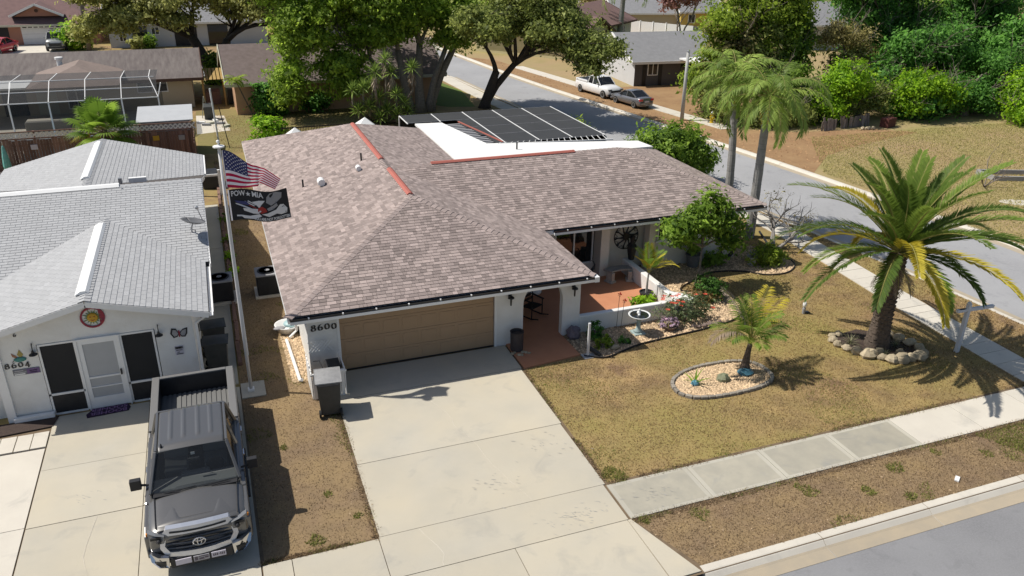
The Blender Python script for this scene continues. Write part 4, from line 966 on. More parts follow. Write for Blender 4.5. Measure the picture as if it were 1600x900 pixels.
# --- garden plants near the house
tree('small_tree', 'small leafy tree with a thin pale trunk in front of the right house wing', 'tree', (16.05, 23.0), [(16.0, 23.1, 2.75, .8, .7, .55), (15.2, 23.2, 2.35, .65, .6, .5), (16.9, 23.0, 2.55, .75, .65, .6), (16.3, 22.9, 3.35, .5, .5, .4), (17.2, 22.9, 1.85, .5, .5, .4), (15.6, 23.5, 1.9, .4, .4, .35)],
     5200, leaf_mid, bark_grey, [((16.05, 23.0), (16.15, 23.0, 1.7), .05, .035)], leaf=.20, clump=.28, per=16, twigs=4, shell=.35, asp=.38)
tree('mango_tree', 'dense rounded dark green tree behind the right end of the roof', 'tree', (21.9, 35.2), [(22.0, 35.2, 1.5, 1.9, 1.6, 1.35), (20.9, 35.4, 1.3, 1.1, 1.1, 1.2), (23.3, 35.2, 1.2, 1.2, 1.2, 1.15), (22.2, 35.0, 2.1, 1.1, 1.0, .8)],
     15000, leaf_mid, bark_grey, [((21.9, 35.2), (21.9, 35.2, .7), .12, .08)], leaf=.24, clump=.3, per=18, twigs=2, asp=.35, shell=.7)
bt = thing('bare_tree', 'leafless crooked grey tree leaning over the street end of the bed', 'tree', (20.95, 25.0, 0)); b = MB()
def branch(b, p, d, L_, r, depth):
    p = Vector(p); pts = [p]; rs = [r]; q = p.copy(); dd = Vector(d).normalized()
    for i in range(4): dd = (dd+Vector((R.uniform(-.3, .3), R.uniform(-.3, .3), R.uniform(-.2, .25)))).normalized(); q = q+dd*L_/4; pts.append(q.copy()); rs.append(r*(1-.14*(i+1)))
    b.tube(pts, rs, 6)
    if depth:
        for _ in range(3 if depth > 1 else 2): branch(b, pts[R.randint(2, 4)], dd+Vector((R.uniform(-.9, .9), R.uniform(-.9, .9), R.uniform(-.3, .6))), L_*.68, r*.5, depth-1)
for d in ((.75, .1, .75), (.95, -.2, .45), (.5, .5, .8), (1.0, .3, .2)): branch(b, (20.95, 25.0, 0), d, 1.35, .085, 3)
b.build('trunk', M('pale_dead_wood', (.30, .28, .26), .9, (.2, .18, .165), 9, .5), bt, smooth=True)
P, D, T, C = crown_points([(21.9, 26.3, 1.9, .7, .8, .5), (22.6, 25.2, 1.3, .5, .5, .4)], 420, .25, 8, .2); V, F = leaf_quads(P, D, .07, .5); np_mesh('foliage', V, F, leaf_pale, T, bt)
shrub('shrub', 'round clipped dark green shrub beside the porch wall', 'shrub', (16.05, 22.05, .42), (.62, .55, .45), 3600, leaf_shrub, .075, clump=.10)
shrub('shrub', 'low yellow green shrub at the far end of the gravel bed', 'shrub', (20.15, 24.15, .32), (.75, .5, .38), 2600, leaf_yellow, .13, clump=.16, asp=.3)
shrub('shrub', 'leafy green plant under the hose at the house wall', 'shrub', (17.9, 24.6, .3), (.55, .3, .3), 700, leaf_mid, .14, clump=.15)
shrub('shrub', 'small dark green plant by the porch pier', 'shrub', (10.8, 20.65, .28), (.28, .25, .28), 700, leaf_deep, .09, clump=.08)
shrub('shrub', 'small plant with yellow leaf tips at the bed corner by the walk', 'shrub', (10.75, 19.95, .18), (.26, .2, .18), 420, leaf_yellow, .11, clump=.07)
shrub('shrub', 'low green plant in front of the shaded gravel', 'shrub', (11.55, 20.0, .12), (.22, .16, .13), 300, leaf_deep, .09, clump=.06)
shrub('shrub', 'green fern spilling over the patio corner', 'shrub', (13.35, 21.9, .35), (.42, .35, .3), 650, leaf_bright, .20, clump=.1, asp=.22)
# flowering bush by the wall corner
fb_ = shrub('flower_bush', 'straggly grey green bush with orange red blossoms at the wall corner', 'bush', (14.2, 20.75, .5), (.95, .45, .5), 2600, leafmat('grey_green_leaf', (.10, .15, .07), (.22, .26, .13)), .075, clump=.12)
petal = M('orange_red_petal', (.62, .10, .055), .6, tint=.3, trans=.2)
for k in range(16):
    c = (14.2+R.uniform(-.95, .9), 20.7+R.uniform(-.5, .3), .55+R.uniform(0, .55)); b = MB()
    for j in range(5): a = j*1.2566; b.add([c, (c[0]+.06*math.cos(a-.5), c[1]+.06*math.sin(a-.5), c[2]+.03), (c[0]+.09*math.cos(a), c[1]+.09*math.sin(a), c[2]+.02), (c[0]+.06*math.cos(a+.5), c[1]+.06*math.sin(a+.5), c[2]+.03)], [(0, 1, 2, 3)], 0, R.random())
    b.build('blossom', petal, fb_)
shrub('shrub', 'dry reddish bush behind the flowering bush', 'shrub', (15.35, 21.7, .3), (.6, .6, .32), 1200, leafmat('reddish_leaf', (.14, .13, .035), (.26, .15, .07)), .08, clump=.14)
# agave, potted palm on patio, little plants in the island
def strap_plant(t, c, n, L_, w, mat, el0=1.3, el1=.3, droop=.9, name='leaf'):
    for k in range(n):
        az = k*2.39996; el = el0+(el1-el0)*k/max(n-1, 1)+R.uniform(-.1, .1); b = MB(); pts = []; p = Vector(c); e = el; l = L_*R.uniform(.8, 1.1)
        for i in range(6): pts.append(p.copy()); p = p+Vector((math.cos(az)*math.cos(e), math.sin(az)*math.cos(e), math.sin(e)))*l/5; e -= droop/5
        s_ = Vector((-math.sin(az), math.cos(az), 0)); tt = R.uniform(.1, .9)
        for i in range(5):
            w0, w1 = w*(1-(i/5)**1.6)*(.6+.4*min(1, i/1.5)), w*(1-((i+1)/5)**1.6)
            b.quad(pts[i]-s_*w0, pts[i]+s_*w0, pts[i+1]+s_*w1, pts[i+1]-s_*w1, 0, tt)
        b.build(name, mat, t)
pot_grey = M('grey_pot', (.17, .165, .17), .8, (.12, .118, .12), 10, .5); pot_white = M('whitish_pot', (.46, .45, .44), .8, (.36, .35, .34), 10, .5); soil = M('pot_soil', (.05, .035, .025), .95)
def pot(c, r0, r1, h, mat, label, grp=None, n=20):
    t = thing('plant_pot', label, 'plant pot', c); b = MB(); b.lathe([(r0, 0), (r1, h*.9), (r1*1.08, h*.9), (r1*1.08, h), (r1*.9, h), (r1*.9, h-.04)], c, n); b.build('pot', mat, t, smooth=False)
    MB().lathe([(r1*.88, h-.05), (.01, h-.045)], c, n).build('soil', soil, t); return t
pot((17.1, 24.85, .02), .22, .30, .52, pot_grey, 'big dark grey pot with a leafy plant at the house wall')
shrub('pot_plant', 'leafy plant growing in the big dark pot', 'plant', (17.05, 24.85, .85), (.32, .3, .3), 420, leaf_mid, .17, clump=.12)
pot((19.42, 24.2, .02), .15, .20, .36, pot_white, 'pale pot holding a spiky grey agave')
ag = thing('agave_plant', 'spiky grey agave in a pale pot', 'plant', (19.42, 24.2, .35)); strap_plant(ag, (19.42, 24.2, .34), 18, .38, .035, leafmat('grey_agave_leaf', (.17, .20, .15), (.30, .32, .25), .1), 1.4, .35, .3)
pot((13.75, 22.6, .05), .19, .24, .32, black, 'black pot on the sunny patio holding a young palm')
pp = thing('potted_palm', 'young yellow green palm in a black pot on the patio', 'palm', (13.75, 22.6, .35)); b = MB(); b.tube([(13.75, 22.6, .3), (13.75, 22.6, .75), (13.77, 22.6, 1.1)], [.05, .035, .03], 6); b.build('trunk', palm_grey, pp)
for az, el, L_, dr, mt in ((1.2, 1.35, 1.05, .3, leaf_palm_y), (2.2, 1.2, 1.0, .5, leaf_mid), (3.3, 1.1, .95, .6, leaf_palm_y), (0.2, 1.1, 1.0, .7, leaf_mid), (4.5, 1.2, .9, .5, leaf_mid), (5.4, 1.25, .95, .6, leaf_palm_y), (-.1, .75, 1.25, 1.6, leaf_palm_y), (1.9, 1.45, 1.1, .2, leaf_mid)):
    build_frond(pp, mt, rach, (13.77, 22.6, 1.08), az, el, L_, dr, nl=20, ll=.36, lw=.04, hang=.12, vee=.3, start=.2, r=.012)
cy = thing('small_plant', 'tiny bright green palm shoot at the left end of the island bed', 'plant', (12.28, 17.02, 0)); strap_plant(cy, (12.28, 17.02, .02), 7, .62, .035, leaf_bright, 1.4, .7, .9)
MB().ball((12.28, 17.0, .07), (.13, .11, .10), 9, 6, jit=.2).solo('glass_stone', M('blue_glass_stone', (.08, .20, .26), .3), 'blue stone at the foot of the tiny palm shoot', 'stone', (12.28, 17.0, 0))
MB().ball((14.05, 17.05, .09), (.24, .2, .12), 10, 6, jit=.2).solo('glass_stone', MATS['blue_glass_stone'], 'blue grey stone at the foot of the young island palm', 'stone', (14.05, 17.05, 0))
MB().ball((13.2, 16.95, .1), (.2, .17, .15), 11, 7, jit=.14).solo('cactus', M('grey_green_cactus', (.15, .17, .10), .8, (.23, .23, .15), 30, .5), 'round grey green cactus in the middle of the island bed', 'plant', (13.2, 16.95, 0), smooth=False)

# ------------------------------------------------------------------ the big trees behind
tree('camphor_tree', 'huge yellow green tree with several leaning trunks behind the pool cage', 'tree', (13.7, 55.7),
     [(5.6, 55.6, 4.6, 1.9, 2.2, 1.6), (4.9, 55.3, 2.2, 1.0, 1.2, 1.2), (7.6, 56, 6.5, 2.4, 2.4, 1.6), (6.0, 57, 8.2, 2.6, 2.4, 1.3), (8.2, 55.2, 3.2, 2.0, 1.8, 1.6), (10.5, 56, 5.0, 2.2, 2.2, 1.5), (10, 57, 7.8, 3.0, 3, 1.8), (13.2, 57, 7.2, 2.6, 3, 1.7), (13.5, 58, 9.4, 4, 3.2, 2.0),
      (16.6, 57, 7.0, 2.4, 2.6, 1.7), (18.6, 56.5, 6.1, 2.0, 2.0, 1.5), (19.5, 57, 8.4, 2.6, 2.8, 1.8), (16.0, 56, 5.2, 1.4, 1.5, .9), (9.2, 58.5, 9.6, 3.2, 3, 1.6), (12.2, 56.2, 5.6, 1.7, 1.7, 1.2), (15.0, 56.8, 6.0, 1.8, 1.8, 1.3), (17.6, 56.6, 6.4, 1.7, 1.7, 1.2), (11.6, 55.4, 6.8, 1.8, 1.8, 1.3), (20.6, 55.5, 7.0, 1.6, 1.6, 1.2)],
     140000, leaf_camphor, bark_grey, [((13.2, 55.6), (12.6, 56, 4.2), .34, .2), ((13.9, 55.4), (14.2, 56.2, 4.5), .36, .22), ((14.7, 55.8), (17.0, 56.5, 4.6), .34, .2), ((14.5, 55.5), (16.1, 56, 4.4), .26, .16), ((13.0, 56.0), (10.6, 56, 3.8), .22, .13)], leaf=.25, clump=.55, per=40, twigs=4, shell=.4, split=True)
tree('oak_tree', 'dark spreading oak with drooping branches leaning over the side street', 'tree', (18.75, 55.5),
     [(19.4, 52.0, 6.0, 2.0, 2.2, 1.3), (21.4, 50.0, 5.9, 2.0, 2.2, 1.2), (23.2, 49.0, 5.2, 1.8, 2.0, 1.0), (24.6, 50.0, 4.6, 1.2, 1.5, .8), (20.3, 52.0, 7.6, 2.8, 3, 1.4), (22.6, 50.5, 7.0, 2.2, 2.4, 1.1), (18.0, 54, 5.4, 1.3, 1.6, .8), (23.0, 47.6, 4.3, 1.2, 1.2, .7), (17.2, 50.5, 6.6, 1.8, 2.0, 1.2), (24.2, 47.2, 4.9, 1.1, 1.2, .6)],
     52000, leaf_oak, bark_dark, [((18.75, 55.5), (19.3, 54.6, 2.7), .38, .26), ((18.8, 55.6), (20.6, 54.2, 3.3), .3, .2)], leaf=.22, clump=.45, per=32, twigs=8, shell=.25, split=True)
tree('oak_tree', 'broad oak with a thick vine covered trunk behind the long grey roof', 'tree', (.6, 70.7),
     [(-5.8, 70, 5.4, 2.2, 2.4, .9), (-3.2, 69.6, 6.0, 2.4, 2.6, 1.1), (-.2, 70.5, 6.9, 2.8, 3, 1.1), (3.0, 70, 6.0, 2.4, 2.6, 1.0), (5.6, 70, 5.5, 2.4, 2.5, 1.0), (-6.8, 70.5, 7.0, 2.6, 3, 1.0), (4.6, 71, 7.4, 3, 3, 1.1), (-3.5, 71, 7.8, 3, 3, 1.1), (6.9, 70.2, 4.2, 1.2, 1.6, .7), (-8.0, 70.0, 4.6, 1.2, 1.6, .7), (-1.4, 69, 5.2, 1.2, 1.4, .5)],
     62000, leaf_oak_grey, bark_dark, [((.6, 70.7), (-.7, 70.8, 3.8), .55, .34), ((.8, 70.8), (2.0, 70.9, 3.4), .45, .3)], leaf=.26, clump=.5, per=30, twigs=10, shell=.25, split=True,
     extra=[('vine', [(.6, 70.2, 1.2, .55, .5, 1.3)], 1100, leaf_mid, .3)])
# yucca clump
yt = thing('yucca_clump', 'clump of tall yuccas with spiky rosettes beside the yellow green tree', 'yucca', (10.8, 53.0, 0)); b = MB(); yleaf = leafmat('yucca_leaf', (.12, .20, .035), (.26, .35, .08), .3)
heads = [(10.0, 52.2, 3.7), (10.9, 53.2, 4.3), (11.2, 53, 3.5), (12.6, 53, 3.7), (8.6, 52.8, 2.5), (9.3, 52.8, 2.6), (9.9, 52.8, 2.8), (10.3, 52.7, 1.9), (11.4, 52.6, 2.1), (11.9, 52.6, 1.5), (9.6, 52.6, 1.4), (10.7, 52.4, 1.1), (11.3, 52.2, .8), (12.1, 52.5, .9), (8.9, 52.6, 1.2), (10.2, 52.2, .7)]
heads = [(hx, hy-.9, hz*.97) for hx, hy, hz in heads]
for hx, hy, hz in heads: b.tube([(10.8+(hx-10.8)*.3, 53, 0), (hx, hy, hz*.6), (hx, hy, hz)], [.11, .08, .07], 6)
b.build('trunk', bark_grey, yt)
for hx, hy, hz in heads:
    b = MB()
    for k in range(54):
        az = k*2.39996; el = 1.5-2.1*(k/54); d = Vector((math.cos(az)*math.cos(el), math.sin(az)*math.cos(el), math.sin(el))); s_ = Vector((-math.sin(az), math.cos(az), 0))*.045; p = Vector((hx, hy, hz)); l = R.uniform(.6, .95); b.quad(p, p+d*l*.5-s_, p+d*l-_z*l*.12, p+d*l*.5+s_, 0, R.random())
    b.build('rosette', yleaf, yt)
    if hz > 3: 
        b = MB()
        for k in range(36): az = k*2.4; p = Vector((hx, hy, hz-.1-.6*k/36)); d = Vector((math.cos(az)*.35, math.sin(az)*.35, -.55)); s_ = Vector((-math.sin(az), math.cos(az), 0))*.05; b.quad(p, p+d*.5-s_, p+d, p+d*.5+s_, 0, R.random())
        b.build('dead_skirt', leaf_dead, yt)
# shrubs in the back gardens
shrub('shrub', 'dark glossy hedge bush against the peach wall', 'shrub', (4.0, 57.2, 1.15), (1.15, .7, 1.1), 2600, leaf_deep, .28, clump=.3)
shrub('shrub', 'dark bush under the yellow green tree at the peach wall', 'shrub', (7.1, 57.4, .8), (.9, .5, .7), 1300, leaf_deep, .26, clump=.3)
shrub('shrub', 'bright green bush at the back left corner of the brown roof', 'shrub', (3.0, 47.6, 1.1), (.95, .8, 1.0), 2600, leaf_bright, .2, clump=.28)
shrub('shrub', 'low light green shrub behind the pool cage at the street', 'shrub', (20.2, 43.0, .8), (.8, 2.2, .8), 2400, leaf_yellow, .18, clump=.3)
shrub('shrub', 'bright green bush left of the wooden utility pole', 'shrub', (-11.7, 93.5, 1.3), (1.3, 1.2, 1.2), 1500, leaf_bright, .45, clump=.5)
for x, lb in ((-6.1, 'rounded green bush in front of the white house wall, left one'), (-4.9, 'smaller rounded green bush in front of the white house wall')): shrub('shrub', lb, 'shrub', (x, 92.0, .7), (.75 if x < -5.5 else .5, .6, .65), 700, leaf_oak_grey if x < -5.5 else leaf_mid, .3, clump=.3)
pt = thing('thin_palm', 'thin leaning papaya like palm at the corner of the peach house', 'palm', (2.6, 56.8, 0)); b = MB(); b.tube([(2.7, 56.8, 0), (2.2, 56.8, 1.4), (1.8, 56.8, 2.5)], [.06, .05, .04], 6); b.build('trunk', palm_bark, pt)
for k in range(12): build_frond(pt, leaf_yellow, rach, (1.8, 56.8, 2.5), k*2.4, 1.0-.9*k/12, .9, 1.4, nl=14, ll=.35, lw=.06, hang=.4, vee=.2, start=.2, r=.015)

# ------------------------------------------------------------------ the thicket on the right
def jt(name, label, base, lobes, n, lm, leaf=.36, clump=.6, extra=None, bark=bark_grey, tr=None, **k):
    leaf *= .74; n = int(n*1.75)
    k.setdefault('split', True)
    t = tree(name, label, 'tree', base, lobes, n, lm, bark, tr or [(base, (base[0]+.3, base[1], 2.4), .25, .15)], leaf=leaf, clump=clump, per=30, twigs=3, shell=k.pop('shell', .5), extra=extra, **k)
    for l in lobes[:5]:
        for _ in range(2):
            b = MB(); branch(b, (l[0], l[1], l[2]-l[5]*.3), (R.uniform(-1, 1), R.uniform(-1.2, .3), R.uniform(.2, 1.2)), max(l[3], l[5])*1.15, .045, 2); b.build('branch', bark, t)
    return t
jt('vine_tree', 'tall tree draped in yellow green vines behind the concrete pole', (35.2, 49.5), [(34.2, 49.5, 5.6, 1.9, 1.8, 1.8), (33.4, 49, 3.2, 1.8, 1.6, 1.8), (36.4, 49.8, 6.9, 2.0, 1.8, 1.8), (36.2, 49.4, 4.2, 2.0, 1.6, 1.8), (38.5, 50, 8.0, 1.9, 1.8, 1.7), (35, 49, 1.3, 2.0, 1.3, 1.2), (38.6, 49.6, 5.6, 1.8, 1.6, 1.6)],
   15000, leaf_yellow, .34, extra=[('dry_vine', [(34.8, 48.8, 4.2, 2.2, 1.2, 2.4), (37.4, 49, 3.2, 1.6, 1.2, 2)], 4500, leaf_pale, .3), ('foliage', [(33.2, 48.4, 1.6, 1.5, 1.2, 1.5), (35.6, 48.4, 3.4, 1.7, 1.1, 2.2), (38, 49, 4.2, 1.6, 1.2, 1.8)], 6500, leaf_oak, .3)])
jt('leafy_tree', 'bright lime green tree above the two tall palms', (40.0, 50.5), [(39.9, 50.5, 7.2, 1.8, 1.6, 1.4), (41.4, 50.8, 5.4, 1.7, 1.6, 1.5), (38.8, 50.2, 5.4, 1.3, 1.4, 1.3), (41.0, 51, 8.7, 1.7, 1.5, 1.1), (40.4, 50, 3.4, 1.9, 1.4, 1.4)], 13000, leaf_yellow, .34, extra=[('foliage', [(40.4, 50, 4.6, 2.2, 1.5, 2.6)], 4500, leaf_mid, .34)])
jt('leafy_tree', 'low bright green tree beside the drooping palm fronds', (40.6, 44.0), [(40.2, 44, 2.6, 1.5, 1.2, 1.1), (41.7, 44.2, 2.0, 1.3, 1.1, 1.0), (39.3, 43.8, 1.6, 1.1, 1.0, 1.1), (41.0, 44, 3.4, 1.0, 1.0, .7)], 8000, leaf_bright, .28)
jt('dry_tree', 'thin tree with yellowish crown and dry branches in the gap of the thicket', (45.2, 49.0), [(44.2, 49, 4.9, 1.5, 1.4, .9), (46.2, 49.2, 4.6, 1.6, 1.4, .9), (45.2, 48.6, 3.0, 1.6, 1.2, .9)], 4200, leaf_pale, .28, extra=[('foliage', [(45.4, 48.6, 3.2, 1.8, 1.2, 1.1), (44.6, 48.2, 1.6, 1.6, 1, .9)], 3000, leaf_oak, .28)], shell=.3)
jt('leafy_tree', 'large dark green tree at the top right of the thicket, left half', (50.8, 52.0), [(49.6, 52, 6.4, 2.0, 2.2, 1.8), (52.2, 52.4, 7.9, 2.6, 2.4, 1.9), (50.5, 51.4, 4.0, 2.2, 2.0, 1.7), (47.4, 51.5, 8.4, 1.8, 1.6, 1.3), (53.6, 51.6, 4.8, 2.2, 2, 1.8), (50.2, 53, 10, 3, 2.4, 1.6)], 26000, leaf_deep, .36)
jt('leafy_tree', 'large dark green tree at the right photo edge', (58.6, 50.0), [(56.8, 50, 5.2, 2.4, 2.2, 1.9), (59.8, 50.4, 6.2, 2.6, 2.4, 2.0), (57.4, 50, 8.4, 2.8, 2.4, 1.8), (61, 49, 3.2, 2.6, 2.2, 2.0), (57.0, 49, 2.6, 2.2, 1.8, 1.8)], 23000, leaf_deep, .36)
jt('leafy_tree', 'rounded bright green bush tree in front of the dark thicket', (47.4, 43.6), [(46.4, 43.4, 2.3, 1.2, 1.1, .7), (48.0, 43.4, 2.3, 1.3, 1.1, .7), (49.3, 43.0, 1.7, 1.2, 1.0, .5), (46.0, 43.2, 1.2, 1.0, .9, .6)], 9000, leaf_bright, .28, extra=[('foliage', [(47.6, 43.6, 1.0, 2.2, 1.4, 1.0)], 3500, leaf_deep, .28)])
jt('leafy_tree', 'bright green bush at the far right edge of the lot', (54.0, 40.6), [(53.6, 40.6, 1.8, 1.2, 1.2, .8), (54.6, 40.4, 2.6, 1.3, 1.2, .8), (53.0, 40, .9, 1.1, 1.0, .8)], 5200, leaf_bright, .28)
jt('leafy_tree', 'dark undergrowth bush between the bright bush and the right edge', (51.6, 43.2), [(51.2, 43.4, 1.7, 1.7, 1.3, 1.6), (52.8, 43.2, 1.4, 1.6, 1.3, 1.3), (54.8, 44, 2.6, 2.2, 1.4, 2.2)], 8000, leaf_deep, .30)
jt('leafy_tree', 'dark undergrowth behind the old wooden planks', (43.2, 44.8), [(42.6, 44.8, 1.2, 1.6, 1.2, 1.2), (44.4, 44.6, 1.5, 1.4, 1.2, 1.2)], 4500, leaf_oak, .28)
jt('leafy_tree', 'grey green bush at the foot of the concrete pole', (33.0, 45.6), [(33.0, 46, 1.3, 1.3, 1.2, 1.2), (34.8, 44.8, .8, 1.4, 1.0, .8), (36.6, 43.8, .7, 1.4, 1.0, .7)], 5200, leaf_oak, .24)

for args in (('leafy_tree', 'tall dark green tree filling the thicket between the gap and the right edge', (54.8, 54.0), [(54.4, 54, 6.5, 3, 2.4, 2.4), (56.5, 54.5, 9.2, 3, 2.4, 1.8), (53.0, 53.4, 3.4, 2.6, 2, 2.2), (49.0, 54, 8.2, 2.4, 2, 1.8), (51.4, 54.2, 10.2, 3, 2, 1.4)], 15000, leaf_deep),
             ('leafy_tree', 'shaded green tree low behind the bright bush tree', (49.6, 46.6), [(48.4, 46.6, 3.8, 2.0, 1.5, 1.5), (50.8, 46.8, 4.2, 2.0, 1.5, 1.7), (52.6, 46.2, 4.4, 2.0, 1.5, 1.7), (46.2, 46.4, 2.2, 1.4, 1.2, 1.4)], 13000, leaf_deep),
             ('leafy_tree', 'broken crowned green tree at the far right behind the lot', (58.0, 45.2), [(56.6, 45, 3.4, 2.0, 1.6, 1.5), (58.6, 45.4, 4.8, 2.2, 1.8, 1.6), (59.6, 44.8, 2.4, 2.0, 1.6, 1.8), (56.0, 44.6, 1.2, 1.8, 1.2, 1.1)], 11000, leaf_deep),
             ('leafy_tree', 'shadowy green undergrowth left of the old planks', (38.4, 45.2), [(37.6, 45.4, 1.4, 1.6, 1.2, 1.3), (39.4, 45.2, 1.0, 1.5, 1, 1), (36.8, 45.8, 2.6, 1.4, 1.2, 1.2)], 6000, leaf_mid)):
    jt(*args)
# ------------------------------------------------------------------ flagpole and flags
def text_mesh(body, size, extrude=0., align='LEFT', weight=0.):
    cu = bpy.data.curves.new('txt', 'FONT'); cu.body = body; cu.size = size; cu.extrude = extrude; cu.align_x = align; cu.resolution_u = 3; cu.offset = weight
    o = bpy.data.objects.new('txt', cu); COL.objects.link(o); dg = bpy.context.evaluated_depsgraph_get(); me = bpy.data.meshes.new_from_object(o.evaluated_get(dg))
    v = [tuple(p.co) for p in me.vertices]; f = [list(p.vertices) for p in me.polygons]
    bpy.data.objects.remove(o); bpy.data.curves.remove(cu); bpy.data.meshes.remove(me)
    return v, f
PX, PY = .03, 20.89
fp_ = thing('flagpole', 'tall thin white flagpole between the two houses', 'flagpole', (PX, PY, 0))
b = MB(); b.tube([(PX, PY, .04), (PX, PY, 2.4), (PX+.01, PY, 4.8), (PX+.03, PY, 7.08)], [.05, .046, .042, .036], 10); b.build('pole', M('pole_paint', (.62, .62, .62), .4), fp_, smooth=True)
b = MB(); b.lathe([(.02, 7.08), (.14, 7.10), (.14, 7.13), (.02, 7.16)], (PX+.03, PY, 0), 14); b.ball((PX+.03, PY, 7.24), .045); b.tube([(PX+.03, PY, 7.1), (PX+.03, PY, 7.24)], .015, 6); b.build('finial', white_trim, fp_)
b = MB(); b.tube([(PX+.055, PY-.05, 1.2), (PX+.05, PY-.055, 4), (PX+.06, PY-.05, 7.06)], .008, 5); b.build('halyard', white_trim, fp_)
MB().box(PX-.09, PY-.09, .04, PX+.09, PY+.09, .10).build('base_collar', white_trim, fp_)
def sm(a, b_, x): t = min(1, max(0, (x-a)/(b_-a))); return t*t*(3-2*t)
def us_flag(s, t):
    """s along the fly 0-1, t down the hoist 0-1 -> world"""
    ztop = 7.03-.50*sm(0, .62, s)*(1-.25*s); zbot = 6.05-.02*s
    z1 = ztop+(zbot-ztop)*t; x1 = PX+.11+1.28*s-.05*t*s; y1 = PY-.06-.10*s+.06*math.sin(s*9+t*2)
    q = max(0, s-.60)
    x2 = PX+.11+1.28*.60+q*1.15+.10*(1-t)-.06*t; z2 = 6.55-1.05*q-.42*t+.30*q*t; y2 = PY-.02+.22*q+.12*t
    k = sm(.58, .68, s); return Vector((x1+(x2-x1)*k, y1+(y2-y1)*k-.13*math.exp(-((s-.63)/.035)**2), z1+(z2-z1)*k))
fl_r = M('flag_red', (.42, .012, .06), .8, trans=.25); fl_w = M('flag_white', (.74, .72, .76), .8, trans=.25); fl_b = M('flag_blue', (.035, .04, .12), .8, trans=.25); fl_k = M('flag_black', (.016, .017, .022), .8, (.028, .028, .032), 6, .4)
uf = thing('flag', 'stars and stripes flag, upper of the two on the white flagpole', 'flag', (PX, PY, 6.1), 'flags on the pole')
def cloth(parent, nm, fn, s0, s1, t0, t1, mat, ns, nt_=2, off=0):
    b = MB(); b.grid(lambda u, v: tuple(fn(s0+(s1-s0)*u, t0+(t1-t0)*v)+Vector((0, off, 0))), ns, nt_); return b.build(nm, mat, parent, smooth=True)
for k in range(13): cloth(uf, 'stripe', us_flag, 0 if k > 6 else .42, 1, k/13, (k+1)/13, fl_w if k % 2 else fl_r, 60 if k > 6 else 36)
cloth(uf, 'canton', us_flag, 0, .42, 0, 7/13, fl_b, 24, 12)
b = MB()
for r_ in range(9):
    for c_ in range(6 if r_ % 2 == 0 else 5):
        s0 = .42*((2*c_+1+(r_ % 2))/12); t0 = 7/13*(r_+1)/10; vs = []
        for k in range(10): a = math.pi/2+k*math.pi/5; rr = 1 if k % 2 == 0 else .42; vs.append(us_flag(s0+.0175*rr*math.cos(a), t0-.026*rr*math.sin(a))+Vector((0, -.006, 0)))
        b.poly(vs)
b.build('stars', fl_w, uf, kind='stuff')
b = MB(); b.grid(lambda u, v: tuple(us_flag(-.02+.02*u, v)), 1, 8); b.build('hoist_band', fl_w, uf)
pf = thing('flag', 'black POW MIA flag with eagle emblem, lower of the two on the white flagpole', 'flag', (PX, PY, 5.2), 'flags on the pole')
def pow_flag(s, t): return Vector((PX+.13+1.42*s+.05*t*s, PY-.07+.07*math.sin(s*7+t*1.3)*(.3+s)-.05, 6.0-.83*t+.035*math.sin(s*6.5+.5)-.10*s*(1 if t < .5 else 1)))
cloth(pf, 'cloth', pow_flag, 0, 1, 0, 1, fl_k, 40, 16)
cloth(pf, 'hoist_band', pow_flag, -.025, 0, 0, 1, fl_w, 1, 10)
p_w = M('flag_print_white', (.62, .62, .64), .8); p_g = M('flag_print_grey', (.26, .26, .28), .8); p_r = M('flag_print_red', (.30, .035, .03), .8); p_bl = M('flag_print_blue', (.05, .055, .15), .8)
def onflag(parent, nm, polys, mat, off=-.008, fn=pow_flag, sub=True):
    b = MB()
    for pl in polys: b.poly([fn(x, y)+Vector((0, off, 0)) for x, y in pl])
    return b.build(nm, mat, parent)
def flagtext(parent, body, s0, t0, h, wscale, mat, fn=pow_flag, weight=0.):
    v, f = text_mesh(body, 1., weight=weight); b = MB(); b.add([fn(s0+x*h*wscale, t0-y*h)+Vector((0, -.009, 0)) for x, y, z in v], f); return b.build('lettering', mat, parent)
flagtext(pf, 'POW', .025, .215, .235, .43, p_w, weight=.02); flagtext(pf, 'MIA', .375, .215, .235, .47, p_w, weight=.02)
flagtext(pf, 'YOU ARE NOT FORGOTTEN', .36, .965, .135, .36, p_w, weight=.03)
star = [(.315+.045*(1 if k % 2 == 0 else .42)*math.cos(math.pi/2+k*math.pi/5), .155-.082*(1 if k % 2 == 0 else .42)*math.sin(math.pi/2+k*math.pi/5)) for k in range(10)]
onflag(pf, 'star', [star], p_w)
onflag(pf, 'eagle_body', [[(.20, .62), (.44, .60), (.50, .66), (.45, .75), (.36, .77), (.21, .70)], [(.36, .40), (.48, .32), (.585, .30), (.50, .48), (.48, .58), (.42, .46)]], p_w)
onflag(pf, 'eagle_head', [[(.60, .36), (.62, .18), (.68, .06), (.80, .03), (.90, .10), (.88, .26), (.78, .38), (.68, .46)], [(.60, .56), (.72, .46), (.78, .40), (.80, .5), (.70, .60), (.62, .64)]], p_g)
onflag(pf, 'wing_blue', [[(.07, .36), (.30, .40), (.34, .52), (.12, .47)]], p_bl)
onflag(pf, 'wing_stripe', [[(.08, .44), (.20, .52), (.44, .66), (.43, .69), (.2, .57), (.09, .48)], [(.24, .38), (.40, .50), (.39, .53), (.25, .42)], [(.30, .36), (.42, .46), (.42, .49), (.29, .39)]], p_w, -.009)
onflag(pf, 'red_emblem', [[(.45, .56), (.52, .50), (.58, .56), (.60, .66), (.50, .74), (.44, .68)], [(.24, .44), (.42, .57), (.42, .6), (.24, .47)]], p_r, -.010)
